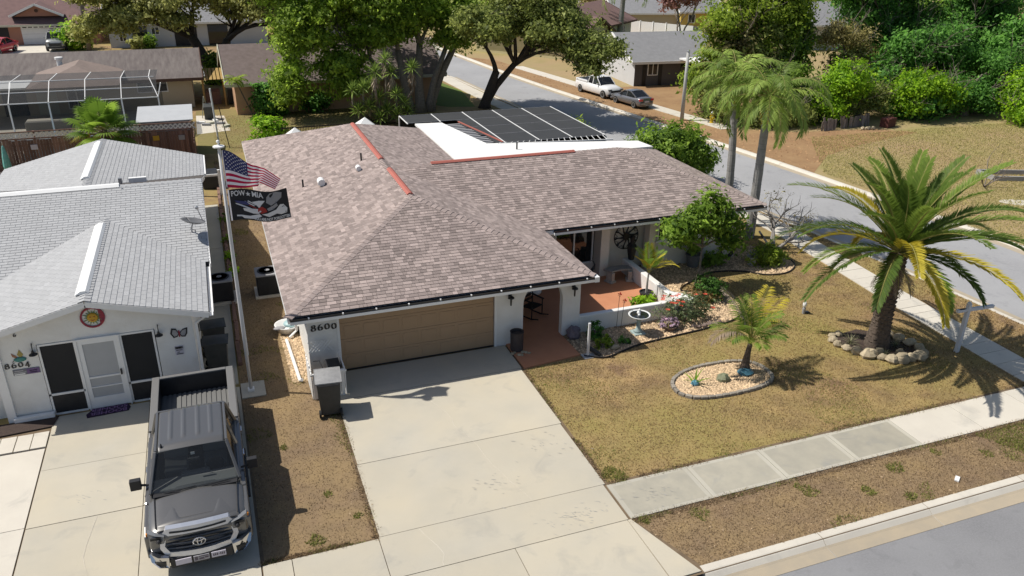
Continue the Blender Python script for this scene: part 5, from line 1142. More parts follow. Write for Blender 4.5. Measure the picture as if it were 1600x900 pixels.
onflag(pf, 'ribbon', [[(.08, .83), (.16, .84), (.30, .86), (.46, .76), (.50, .82), (.38, .94), (.20, .95), (.16, .89), (.08, .88)], [(.50, .76), (.60, .72), (.76, .62), (.84, .48), (.90, .50), (.96, .66), (.94, .80), (.84, .82), (.76, .76), (.62, .84)]], p_w)
onflag(pf, 'profile_head', [[(.865, .57), (.90, .55), (.925, .60), (.92, .70), (.935, .78), (.87, .78), (.885, .70), (.86, .65)]], fl_k, -.012)

# ------------------------------------------------------------------ vehicles
car_grey = M('dark_grey_car_paint', (.105, .103, .10), .33, metal=.3, coat=.9, spec=.5)
car_white = M('white_car_paint', (.78, .78, .78), .35, coat=.8); car_silver = M('grey_car_paint', (.20, .20, .21), .3, metal=.5, coat=.9); car_red = M('red_car_paint', (.50, .012, .02), .3, coat=1.); car_suv = M('silver_suv_paint', (.36, .37, .36), .32, metal=.45, coat=.8)
lamp_glass = M('headlamp_glass', (.16, .165, .17), .3, spec=.6, coat=.4); red_lens = M('tail_lamp_red', (.45, .01, .015), .2, coat=1.); amber = M('amber_lens', (.5, .18, .02), .3)
dark_trim = M('dark_trim', (.025, .025, .027), .5); seat_m = M('car_seat', (.34, .33, .31), .8); dash_m = M('dashboard', (.15, .15, .15), .7)
plate_m = M('plate_white', (.55, .52, .58), .5); plate_g = M('plate_grey', (.36, .35, .37), .5)

def wheel(parent, x, y, r, w_, rimm=chrome, spokes=6):
    s_ = 1 if x > 0 else -1; b = MB(); prof = [(r*.62, -w_/2), (r*.93, -w_/2), (r, -w_*.36), (r, w_*.36), (r*.93, w_/2), (r*.62, w_/2)]
    b.lathe(prof, (x, y, r), 22, axis='x'); wh = b.build('wheel', rubber, parent, smooth=False)
    b = MB(); b.lathe([(r*.60, -w_*.3), (r*.64, -w_*.5), (r*.66, -w_*.505), (r*.66, w_*.505), (r*.64, w_*.5), (r*.60, w_*.3)], (x, y, r), 22, axis='x')
    for k in range(spokes): a = 2*math.pi*k/spokes; b.bar((x+s_*w_*.38, y, r), (x+s_*w_*.40, y+r*.62*math.cos(a), r+r*.62*math.sin(a)), r*.17, .03, up=(1, 0, 0))
    b.lathe([(r*.18, 0), (r*.16, s_*w_*.47), (.01, s_*w_*.5)] if s_ > 0 else [(.01, -w_*.5), (r*.16, -w_*.47), (r*.18, 0)], (x, y, r), 12, axis='x'); b.build('rim', rimm, wh); return wh

def side_panel(b, x, y_list, z_list, arches, z0, thick, mi=0):
    """body side: outline (y,z) top edge, bottom at z0 with round wheel openings"""
    top = list(zip(y_list, z_list)); y0, y1 = y_list[0], y_list[-1]; bot = [(y1, z0)]
    for cy_, cz_, r in sorted(arches, key=lambda a: -a[0]):
        for k in range(13): a = math.pi*k/12; p = (cy_+r*math.cos(a), cz_+r*math.sin(a)); bot.append((p[0], max(p[1], z0)))
    bot.append((y0, z0)); pl = [(x, y, z) for y, z in top+bot]
    return b.extr(pl if x > 0 else pl, (-thick if x > 0 else thick, 0, 0), mi)

def loft(b, secs, mi=0, close_ends=True):
    n = len(secs[0]); vs = [p for s_ in secs for p in s_]; fs = []
    for i in range(len(secs)-1):
        for k in range(n-1): fs.append((i*n+k, i*n+k+1, (i+1)*n+k+1, (i+1)*n+k))
    if close_ends: fs += [tuple(range(n-1, -1, -1)), tuple((len(secs)-1)*n+k for k in range(n))]
    return b.add(vs, fs, mi)

# --- the big grey pickup in the left drive (front towards the camera, -y)
T = thing('pickup_truck', 'dark grey crew pickup truck parked nose to the street in the left driveway', 'pickup truck', (-1.36, 17.0, 0)); OT = ORG['pickup_truck']
def tb(): return MB()
def fin(b, nm, mat, parent=None, smooth=False, bv=0):
    b.v = [(p[0]+OT.x, p[1]+OT.y, p[2]+OT.z) for p in b.v]; o = b.build(nm, mat, parent or T, smooth)
    if bv: bev(o, bv, 3)
    return o
HW = 1.0
# front clip and cab lower body as a loft (x across, z up) along y
def sec(y, w_, zb, zs, zt, crown, zin=None):
    h = []
    for k, (fx, fz) in enumerate(((.93, 0), (.985, .12), (1.0, .45), (.985, .78), (.95, .92), (.88, 1.0))): h.append((w_*fx, zb+(zs-zb)*fz))
    h += [(w_*.72, zs+(zt-zs)*.75), (w_*.45, zt), (w_*.2, zt+crown*.8), (0, zt+crown)]
    return [(-x, y, z) for x, z in h]+[(x, y, z) for x, z in h[::-1][1:]]
b = tb()
loft(b, [sec(-2.98, .88, .62, .98, 1.02, .0), sec(-2.9, .95, .55, 1.08, 1.13, .01), sec(-2.72, .99, .5, 1.13, 1.18, .015), sec(-2.3, 1.01, .5, 1.17, 1.22, .02), sec(-1.95, 1.01, .5, 1.20, 1.26, .025), sec(-1.72, 1.0, .5, 1.22, 1.27, .02)])
o = fin(b, 'front_clip', car_grey, smooth=True, bv=0); md = o.modifiers.new('s', 'SUBSURF'); md.levels = 1; md.render_levels = 2
# hood skin with raised centre bounded by two creases
def hood(u, v):
    x = -.80+1.6*u; y = -2.86+1.16*v; hw_ = .80-.06*(1-v); x = x/.8*hw_
    z = 1.165+.085*v-.05*(abs(x)/.8)**3+.02*(1-(x/.8)**2)
    inner = .30+.22*v; k = sm(inner+.04, inner-.04, abs(x)); z += (.032*sm(.10, .3, v))*(1-k) if False else 0
    z += -.028*k*sm(.12, .22, v)*sm(1.02, .75, v)
    z -= .05*sm(.12, 0, v)
    return (x, y, z+.012)
b = tb(); b.grid(hood, 40, 28); fin(b, 'hood', car_grey, smooth=True)
b = tb()
for s_ in (-1, 1): b.bar((s_*.785, -2.80, 1.155), (s_*.83, -1.76, 1.262), .014, .02)
b.bar((-.76, -2.875, 1.125), (.76, -2.875, 1.125), .02, .012); fin(b, 'hood_gap', black)
# sides
b = tb()
for s_ in (-1, 1):
    side_panel(b, s_*1.015, [-1.95, -1.72, -.5, .45, .55, 3.1, 3.15], [1.17, 1.20, 1.22, 1.24, 1.30, 1.30, .95], [(2.05, .42, .50)], .42, .16)
fin(b, 'body_side', car_grey, bv=.03)
for s_ in (-1, 1):
    b = tb(); side_panel(b, s_*1.02, [-2.85, -2.6, -1.94], [1.02, 1.10, 1.15], [(-1.98+.0-.05, .42, .50)], .48, .14); fin(b, 'fender', car_grey, bv=.03)
b = tb(); b.box(-.86, -1.7, .45, .86, 3.05, .75); fin(b, 'chassis', dark_trim)
# bed
b = tb(); b.box(-.86, .6, .751, .86, 3.02, .80)
for k in range(14): x = -.80+.123*k; b.box(x, .62, .80, x+.065, 3.0, .822)
fin(b, 'bed_floor', M('bed_liner', (.18, .18, .175), .6, metal=.3))
b = tb(); b.box(-1.0, 3.03, .62, 1.0, 3.14, 1.31); fin(b, 'tailgate', car_grey, bv=.02)
b = tb(); b.box(-.86, .52, .80, .86, .60, 1.32)
for s_ in (-1, 1): b.box(min(s_*.84, s_*.88), .605, .80, max(s_*.84, s_*.88), 3.025, 1.28)
b.box(-.84, 3.0, .8, .84, 3.028, 1.3); fin(b, 'bed_wall', black, bv=.01)
b = tb()
for s_ in (-1, 1): b.box(min(s_*.82, s_*1.0), .56, 1.302, max(s_*.82, s_*1.0), 3.12, 1.345)
b.box(-.82, 3.0, 1.302, .82, 3.12, 1.345); fin(b, 'bed_rail', M('rail_grey', (.16, .158, .155), .5), bv=.015)
b = tb(); b.box(-.98, 3.142, .5, .98, 3.3, .68); fin(b, 'rear_bumper', chrome, bv=.03)
# cab
def cabsec(y, wb, wt, zb, zt): return [(-wb, y, zb), (-(wb*.55+wt*.45), y, zb+(zt-zb)*.55), (-wt, y, zt-.06), (-wt*.86, y, zt-.012), (-wt*.4, y, zt+.012), (0, y, zt+.018)]
def roofs(u, v):
    x = -.72+1.44*u; y = -1.22+1.62*v; z = 1.93+.025*(1-(x/.72)**2)-.07*sm(.90, 1.0, abs(x)/.72)-.05*sm(.1, 0, v)-.03*sm(.93, 1, v)
    for xr in (-.42, -.15, .15, .42):
        z += .016*sm(.055, .02, abs(x-xr))*sm(.03, .1, v*(1))*sm(.18, .26, v)
    return (x, y, z)
b = tb(); b.grid(roofs, 96, 30); fin(b, 'roof', car_grey, smooth=True)
b = tb()                                               # pillars and frames
for s_ in (-1, 1):
    A, Bq, C_, D_ = Vector((s_*.90, -1.80, 1.27)), Vector((s_*.72, -1.20, 1.90)), Vector((s_*.72, .40, 1.89)), Vector((s_*.90, .52, 1.28))
    b.bar(A, Bq, .07, .07); b.bar(Bq, C_, .06, .05); b.bar(C_, D_, .12, .07); b.bar(Vector((s_*.90, -.52, 1.26)), Vector((s_*.73, -.45, 1.9)), .09, .05); b.bar(A, D_, .05, .06)
b.bar((-.72, .40, 1.89), (.72, .40, 1.89), .06, .06); b.bar((-.88, .52, 1.27), (.88, .52, 1.27), .06, .06); fin(b, 'cab_frame', car_grey, bv=.015)
for s_ in (-1, 1):
    for y0, y1, y2, y3 in ((-1.72, -.54, -.5, -1.15), (-.48, .44, .36, -.42)):
        b = tb(); b.poly([(s_*.895, y0, 1.27), (s_*.895, y1, 1.27), (s_*.735, y2, 1.86), (s_*.735, y3, 1.86)]); fin(b, 'side_window', glass_dark)
b = tb(); b.grid(lambda u, v: ((-1+2*u)*(.86-.16*v), -1.80+.60*v-.07*(1-(2*u-1)**2)*(1-v*.3), 1.275+.635*v+.01*(1-(2*u-1)**2)), 16, 8); fin(b, 'windshield', glass_car, smooth=True)
b = tb(); b.poly([(-.84, .51, 1.3), (.84, .51, 1.3), (.7, .42, 1.86), (-.7, .42, 1.86)]); fin(b, 'rear_window', glass_dark)
b = tb(); b.box(-.86, -1.75, 1.0, .86, -1.30, 1.27); b.box(-.3, -1.36, 1.2, .3, -1.2, 1.30); fin(b, 'dashboard', dash_m, bv=.04)
for x in (-.42, .42):
    b = tb(); b.box(x-.26, -.75, .8, x+.26, -.2, 1.05); b.box(x-.26, -.3, 1.05, x+.26, -.12, 1.6); b.box(x-.13, -.28, 1.62, x+.13, -.16, 1.78); fin(b, 'seat', seat_m, bv=.05)
b = tb(); b.lathe([(.17, -.015), (.195, 0), (.17, .015)], (.42, -1.12, 1.28), 18, axis='y'); fin(b, 'steering_wheel', black)
b = tb(); b.box(-.1, -1.42, 1.66, .14, -1.38, 1.72); fin(b, 'rear_view_mirror', dark_trim); b = tb(); b.box(-.03, -1.30, 1.74, .05, -1.295, 1.80); fin(b, 'windshield_sticker', white_trim)
for x0 in (-.62, .05):
    b = tb(); b.tube([(x0, -1.86, 1.27), (x0+.28, -1.885, 1.31), (x0+.62, -1.85, 1.315)], .012, 5); fin(b, 'wiper', black)
b = tb(); b.box(-.84, -1.93, 1.245, .84, -1.79, 1.268); fin(b, 'cowl', dark_trim)
b = tb(); b.tube([(-.6, -1.1, 1.93), (-.6, -1.08, 2.0)], [.03, .012], 8); fin(b, 'roof_antenna', dark_trim)
for s_ in (-1, 1):
    b = tb(); b.tube([(s_*.94, -1.42, 1.25), (s_*1.12, -1.4, 1.28)], .03, 6); b.box(min(s_*1.08, s_*1.30), -1.47, 1.20, max(s_*1.08, s_*1.30), -1.34, 1.44); mo = fin(b, 'side_mirror', dark_trim, bv=.03)
    b = tb(); b.box(min(s_*1.10, s_*1.28), -1.335, 1.22, max(s_*1.10, s_*1.28), -1.33, 1.42); fin(b, 'mirror_glass', chrome, mo)
    for y in (-.62, .36): b = tb(); b.box(min(s_*1.0, s_*1.045), y-.12, 1.08, max(s_*1.0, s_*1.045), y+.1, 1.12); fin(b, 'door_handle', chrome, bv=.01)
    for y in (-1.7, -.52, .47): b = tb(); b.box(min(s_*1.005, s_*1.018), y-.006, .52, max(s_*1.005, s_*1.018), y+.006, 1.2); fin(b, 'door_seam', black)
    b = tb(); b.box(min(s_*.9, s_*1.06), -1.4, .38, max(s_*.9, s_*1.06), .5, .43); fin(b, 'side_step', dark_trim, bv=.01)
    # headlamp, wrapped round the corner
    b = tb(); b.extr([(s_*.66, -2.985, .90), (s_*.64, -2.985, 1.06), (s_*.80, -2.96, 1.10), (s_*.95, -2.84, 1.11), (s_*.97, -2.80, .98), (s_*.93, -2.86, .90), (s_*.80, -2.95, .885)], (0, .12, 0)); hl = fin(b, 'headlamp', lamp_glass)
    b = tb(); b.box(min(s_*.70, s_*.90), -2.965, 1.0, max(s_*.70, s_*.90), -2.93, 1.05); b.ball((s_*.75, -2.985, .96), .05, 10, 6); fin(b, 'lamp_bezel', dark_trim, hl)
    b = tb(); b.box(min(s_*.93, s_*.985), -2.83, .93, max(s_*.93, s_*.985), -2.78, 1.08); fin(b, 'marker_lamp', amber, hl)
    # chrome bumper corner with fog lamp recess
    b = tb(); b.extr([(s_*.62, -3.16, .40), (s_*.60, -3.16, .66), (s_*.80, -3.13, .68), (s_*.98, -2.95, .70), (s_*1.02, -2.75, .70), (s_*1.02, -2.75, .60), (s_*.96, -2.95, .46), (s_*.82, -3.1, .40)], (0, .06, 0)); fin(b, 'bumper_end', chrome, bv=.015)
    b = tb(); b.extr([(s_*.68, -3.168, .46), (s_*.67, -3.168, .57), (s_*.84, -3.12, .58), (s_*.87, -3.08, .50), (s_*.80, -3.13, .46)], (0, .03, 0)); fin(b, 'fog_lamp', black)
for x in (-.88, .88):
    for y in (-2.03, 2.05):
        n0 = len(T.children); s_ = 1 if x > 0 else -1; r, ww = .41, .27
        b = tb(); b.lathe([(r*.62, -ww/2), (r*.93, -ww/2), (r, -ww*.36), (r, ww*.36), (r*.93, ww/2), (r*.62, ww/2)], (x, y, r), 24, axis='x'); wh = fin(b, 'wheel', rubber)
        b = tb(); b.lathe([(r*.60, -ww*.3), (r*.66, -ww*.5), (r*.66, ww*.5), (r*.60, ww*.3)], (x, y, r), 24, axis='x')
        for k in range(6): a = 2*math.pi*k/6; b.bar((x+s_*ww*.38, y, r), (x+s_*ww*.4, y+r*.62*math.cos(a), r+r*.62*math.sin(a)), .07, .03, up=(1, 0, 0))
        fin(b, 'rim', chrome, wh)
# grille: chrome surround with heavy upper bar, dark inset, bars and the three-ellipse badge
def gp(x, z, o=0): return (x, -3.05-.0*abs(x)+.10*(abs(x)/.72)**2-o+.12*(z-.75)/.4, z)
b = tb(); outer = [(-.64, .61), (-.75, .78), (-.72, 1.02), (-.60, 1.165), (-.3, 1.185), (0, 1.19), (.3, 1.185), (.60, 1.165), (.72, 1.02), (.75, .78), (.64, .61), (.3, .59), (0, .585), (-.3, .59)]
inner = [(-.57, .70), (-.655, .82), (-.62, .96), (-.575, 1.03), (-.28, 1.04), (0, 1.045), (.28, 1.04), (.575, 1.03), (.62, .96), (.655, .82), (.57, .70), (.28, .685), (0, .68), (-.28, .685)]
n = len(outer); vs = [gp(x, z, .05) for x, z in outer]+[gp(x, z, .05) for x, z in inner]+[gp(x, z, -.08) for x, z in outer]+[gp(x, z, -.04) for x, z in inner]
fs = []
for i in range(n):
    j = (i+1) % n; fs += [(i, n+i, n+j, j), (i, j, 2*n+j, 2*n+i), (n+i, 3*n+i, 3*n+j, n+j)]
b.add(vs, fs); fin(b, 'grille_surround', M('bright_trim_metal', (.72, .72, .73), .28, metal=.8))
b = tb(); b.grid(lambda u, v: gp(-.54+1.08*u, 1.085+.035*v, .058), 16, 1); fin(b, 'grille_slot', black)
b = tb(); b.add([gp(x, z, -.02) for x, z in inner], [tuple(range(n))]); fin(b, 'grille', black)
for z, hw_ in ((.76, .61), (.85, .64), (.94, .62)):
    b = tb(); pts = [gp(-hw_+2*hw_*k/8, z, .02) for k in range(9)]; b.tube(pts, .022, 6); fin(b, 'grille_bar', M('grille_bar_grey', (.10, .10, .105), .3, metal=.6) if z == .76 else MATS['grille_bar_grey'])
def ring(b, cx, cz_, rx, rz, th=.012, y=-3.125, n_=24, tilt=0.):
    pts = [(cx+rx*math.cos(2*math.pi*k/n_), y+.25*(cz_+rz*math.sin(2*math.pi*k/n_)-.875)*1.0, cz_+rz*math.sin(2*math.pi*k/n_)) for k in range(n_+1)]; b.tube(pts, th, 6, caps=False)
b = tb(); ring(b, 0, .885, .115, .075, .014); ring(b, 0, .885, .040, .070, .011); ring(b, 0, .925, .085, .030, .011); fin(b, 'emblem', chrome)
b = tb(); b.box(-.60, -3.14, .36, .60, -2.9, .60); fin(b, 'lower_valance', dark_trim, bv=.02); b = tb(); b.box(-.9, -3.0, .38, .9, -2.6, .5); fin(b, 'skid_panel', dark_trim, bv=.03)
for x0, x1, mt, nm in ((-.50, -.20, plate_m, 'front_tag'), (-.16, .14, plate_g, 'license_plate'), (.18, .46, plate_m, 'front_tag')):
    b = tb(); b.box(x0, -3.165, .43, x1, -3.145, .56); pl = fin(b, nm, mt)
    if x0 > -.2:
        b = tb()
        if x0 < .1:
            b.box(x0+.02, -3.168, .45, x0+.08, -3.166, .54); b.box(x0+.10, -3.168, .525, x1-.02, -3.166, .545); b.box(x0+.10, -3.168, .455, x1-.10, -3.166, .50); b.box(x1-.09, -3.168, .47, x1-.02, -3.166, .51)
        else:
            for q in (.03, .065, .10, .165, .2, .235): b.box(x0+q, -3.168, .465, x0+q+.024, -3.166, .525)
            b.box(x0+.137, -3.168, .48, x0+.152, -3.166, .51)
        fin(b, 'plate_print', M('plate_print', (.12, .10, .12), .6) if 'plate_print' not in MATS else MATS['plate_print'], pl)

# --- smaller cars from a profile
def car(label, loc, rz, L_, W_, paint, kind='sedan', name='parked_car', grp=None):
    t = thing(name, label, 'car' if kind != 'pickup' else 'pickup truck', loc, grp, rz); ORG[t.name] = Vector((0, 0, 0)); h = L_/2
    if kind == 'sedan': low = [(-h, .55, .50), (-h+.12, .78, .86), (-h+.95, .86, .96), (-h+1.3, .93, .98), (h-1.0, .97, .99), (h-.3, 1.0, .96), (h-.04, .96, .90), (h, .55, .84)]; roofp = [(-h+1.2, .95), (-h+1.95, 1.40), (-h+2.5, 1.46), (h-1.55, 1.43), (h-.65, 1.02)]
    elif kind == 'suv': low = [(-h, .6, .5), (-h+.1, 1.0, .86), (-h+.9, 1.08, .96), (-h+1.2, 1.1, .98), (h-.1, 1.12, .98), (h, .7, .9)]; roofp = [(-h+1.15, 1.1), (-h+1.75, 1.68), (-h+2.2, 1.76), (h-.5, 1.74), (h-.12, 1.15)]
    else: low = [(-h, .6, .5), (-h+.1, .98, .86), (-h+1.0, 1.08, .96), (-h+1.3, 1.10, .99), (h-.05, 1.12, .99), (h, .7, .97)]; roofp = [(-h+1.3, 1.1), (-h+2.0, 1.72), (-h+2.4, 1.78), (h-2.2, 1.76), (h-1.95, 1.14)]
    hw = W_/2; b = MB(); secs = []
    for y, zt, k in low:
        pr = [(hw*k*.9, .28), (hw*k, .42), (hw*k, .7*zt), (hw*k*.97, zt*.93), (hw*k*.82, zt), (hw*k*.4, zt+.03), (0, zt+.035)]; secs.append([(-x, y, z) for x, z in pr]+[(x, y, z) for x, z in pr[::-1][1:]])
    loft(b, secs); o = b.build('body', paint, t, smooth=True)
    b = MB(); secs = []
    for i, (y, z) in enumerate(roofp):
        kk = [.90, .78, .76, .76, .86][i] if kind != 'pickup' else [.9, .8, .78, .78, .86][i]; secs.append([(-hw*kk, y, z-.02), (-hw*kk*.8, y, z), (0, y, z+.03), (hw*kk*.8, y, z), (hw*kk, y, z-.02)])
    loft(b, secs[1:4], close_ends=False); b.build('roof', paint, t, smooth=True)
    A, B_, C_, D_ = [secs[i] for i in (0, 1, 3, 4)]
    b = MB(); b.poly([A[0], A[-1], B_[-1], B_[0]]); b.build('windshield', glass_dark, t); b = MB(); b.poly([C_[0], C_[-1], D_[-1], D_[0]][::-1]); b.build('rear_window', glass_dark, t)
    ym = (B_[0][1]+C_[0][1])/2; zb = low[3][1]+.01
    for s_ in (-1, 1):
        i = 0 if s_ < 0 else -1; xb = s_*hw*.9
        b = MB(); b.poly([(xb, A[i][1]+.08, zb), (xb, ym-.04, zb), (s_*hw*.775, ym-.04, B_[i][2]-.03), (B_[i][0]*1.005, B_[i][1]+.03, B_[i][2]-.03)]); b.build('side_window', glass_dark, t)
        b = MB(); b.poly([(xb, ym+.04, zb), (xb, D_[i][1]-.15, zb), (C_[i][0]*1.005, C_[i][1]-.03, C_[i][2]-.03), (s_*hw*.775, ym+.04, B_[i][2]-.03)]); b.build('side_window', glass_dark, t)
        b = MB(); b.bar((A[i][0], A[i][1], A[i][2]), (B_[i][0], B_[i][1], B_[i][2]), .05, .05); b.bar((D_[i][0], D_[i][1], D_[i][2]), (C_[i][0], C_[i][1], C_[i][2]), .07, .06); b.bar((xb, ym, zb-.02), (s_*hw*.775, ym, B_[i][2]-.02), .07, .04); b.bar((B_[i][0], B_[i][1], B_[i][2]), (C_[i][0], C_[i][1], C_[i][2]), .05, .05); b.build('pillar', paint, t)
        b = MB(); b.box(min(s_*hw*.95, s_*hw*1.12), A[i][1]+.3, zb, max(s_*hw*.95, s_*hw*1.12), A[i][1]+.42, zb+.13); bev(b.build('side_mirror', paint, t), .02)
        b = MB(); b.box(min(s_*hw*.5, s_*hw*.87), -h-.01, low[1][1]-.20, max(s_*hw*.5, s_*hw*.87), -h+.2, low[1][1]-.04); bev(b.build('headlight', lamp_glass, t), .02)
        b = MB(); b.box(min(s_*hw*.52, s_*hw*.93), h-.16, low[-2][1]-.22, max(s_*hw*.52, s_*hw*.93), h+.015, low[-2][1]-.03); bev(b.build('tail_light', red_lens, t), .02)
        for y in (-h+.85, h-.85):
            r = .33 if kind == 'sedan' else .38; x = s_*(hw-.1); b = MB(); b.lathe([(r*.62, -.11), (r*.95, -.11), (r, -.06), (r, .06), (r*.95, .11), (r*.62, .11)], (x, y, r), 18, axis='x'); wh = b.build('wheel', rubber, t)
            b = MB(); b.lathe([(.02, -.09), (r*.66, -.115), (r*.66, .115), (.02, .09)], (x, y, r), 18, axis='x'); b.build('rim', steel, wh)
    b = MB(); b.box(-hw*.6, -h-.012, .52, hw*.6, -h+.2, low[1][1]-.18); b.build('grille', black, t); b = MB(); b.box(-hw*.9, -h-.03, .3, hw*.9, -h+.2, .5); bev(b.build('bumper', dark_trim if kind != 'sedan' else paint, t), .04); b = MB(); b.box(-.26, h-.02, .62, .26, h+.022, .76); b.build('license_plate', plate_m, t)
    if kind == 'pickup':
        b = MB(); b.box(-hw*.8, h-1.85, 1.16, hw*.8, h-.15, 1.175); b.build('bed_floor', black, t)
        b = MB()
        for s_ in (-1, 1): b.box(min(s_*hw*.8, s_*hw*.97), h-1.9, 1.08, max(s_*hw*.8, s_*hw*.97), h-.06, 1.26)
        b.box(-hw*.8, h-.14, 1.08, hw*.8, h-.05, 1.26); b.box(-hw*.8, h-1.93, 1.08, hw*.8, h-1.87, 1.26); bev(b.build('bed_side', paint, t), .03)
    if kind == 'suv':
        for yy in (-.4, .9): MB().box(-hw*.6, yy, 1.80, hw*.6, yy+.04, 1.86).build('roof_bar', black, t)
    return t
hd = math.atan2(-(26.2-28.35), (63.5-49.6))            # street heading
_c = car('grey sedan parked at the far kerb of the side street, tail to the camera', (29.65, 53.4, 0), hd+.02+math.pi, 4.45, 1.72, car_silver, 'sedan')
_c.scale = (.80, .80, .80)
_c = car('white pickup truck parked nose to camera in front of the grey house', (29.05, 57.7, 0), hd+.02, 5.3, 1.85, car_white, 'pickup', 'pickup_truck')
_c.scale = (.84, .84, .84)
car('silver suv parked at the white garage door far behind', (-13.6, 94.4, .012), .04, 4.6, 1.85, car_suv, 'suv')
car('red car standing at the left photo edge on the far driveway', (-18.5, 92.4, .012), -.35, 4.4, 1.75, car_red, 'sedan')

# ------------------------------------------------------------------ yard things
def solo(b, name, mats, label, cat, loc=(0, 0, 0), **k): return b.solo(name, mats, label, cat, loc, **k)
# wheelie bin in front of the planter
def bin_(loc, rz, label, mat, lidm, grp=None, s=1., name='wheelie_bin'):
    t = thing(name, label, 'wheelie bin', loc, grp, rz); ORG[t.name] = Vector((0, 0, 0)); b = MB(); q0, q1 = .23*s, .29*s
    sec_ = [[(-q, -q*1.15, z), (q, -q*1.15, z), (q, q*1.15, z), (-q, q*1.15, z)] for q, z in ((q0, .06), (q0*1.02, .2), (q1*.97, .95*s), (q1, .98*s))]
    loft(b, [s_+[s_[0]] for s_ in sec_], close_ends=False); b.add(sec_[0], [(3, 2, 1, 0)]); bev(b.build('body', mat, t), .02)
    b = MB(); b.grid(lambda u, v: (-.31*s+.62*s*u, -.36*s+.72*s*v, .985*s+.05*math.sin(math.pi*u)*math.sin(math.pi*v)**.5), 8, 8); b.box(-.31*s, -.37*s, .955*s, .31*s, -.35*s, .99*s); b.box(-.31*s, .35*s, .955*s, .31*s, .37*s, .99*s); b.box(-.315*s, -.35*s, .955*s, -.30*s, .35*s, .99*s); b.box(.30*s, -.35*s, .955*s, .315*s, .35*s, .99*s); b.build('lid', lidm, t)
    b = MB(); b.tube([(-.25*s, .40*s, .93*s), (.25*s, .40*s, .93*s)], .02, 6); b.build('handle', black, t)
    for x in (-.25*s, .25*s): MB().lathe([(.03, -.03), (.11, -.03), (.11, .03), (.03, .03)], (x, .28*s, .11), 14, axis='x').build('wheel', rubber, t)
    return t
bin_grey = M('charcoal_bin_plastic', (.05, .053, .05), .55, (.07, .07, .068), 6, .5); lid_grey = M('dusty_bin_lid', (.30, .30, .30), .6, (.22, .22, .22), 8, .5)
bin_((2.0, 19.12, .03), 3.05, 'charcoal wheelie bin with dusty grey lid beside the white planter enclosure', bin_grey, lid_grey, s=1.12)
bin_((-.78, 22.45, .03), 1.5, 'dark wheelie bin against the white house wall, nearer one', bin_grey, MATS['charcoal_bin_plastic'], 'bins beside the white house')
bin_((-.82, 23.55, .03), 1.62, 'dark wheelie bin against the white house wall, farther one', bin_grey, MATS['charcoal_bin_plastic'], 'bins beside the white house')
# white vinyl enclosure
pe = thing('planter_enclosure', 'white picket enclosure holding dark clutter at the garage corner', 'enclosure', (2.1, 20.4, 0))
for i in range(8): x = 1.66+.11*i; bev(MB().box(x, 19.78, .03, x+.10, 19.81, .86+.02*(i % 2)).build('picket', white_trim, pe), .008)
for i in range(10): y = 19.82+.115*i; bev(MB().box(1.62, y, .03, 1.65, y+.105, .86+.02*(i % 2)).build('picket', white_trim, pe), .008)
for i in range(10): y = 19.82+.115*i; bev(MB().box(2.55, y, .03, 2.58, y+.105, .86).build('picket', white_trim, pe), .008)
b = MB(); b.box(1.6, 19.76, .80, 2.6, 19.778, .85); b.build('rail', white_trim, pe)
b = MB()
for k in range(5): b.bar((1.72+.1*k, 20.95, .9), (2.02+.1*k, 20.93, 1.25), .012, .03); b.bar((2.02+.1*k, 20.96, .9), (1.72+.1*k, 20.94, 1.25), .012, .03)
b.build('lattice', white_trim, pe)
bev(MB().box(2.1, 20.1, .2, 2.5, 20.6, .82).solo('storage_box', black, 'black box inside the white picket enclosure', 'box', (2.3, 20.3, .2)), .02)
solo(MB().tube([(1.80, 20.6, .8), (1.95, 20.5, .85), (2.0, 20.2, .78), (1.8, 20.1, .7)], .015, 6), 'garden_hose', black, 'thin dark tube lying in the picket enclosure', 'hose')
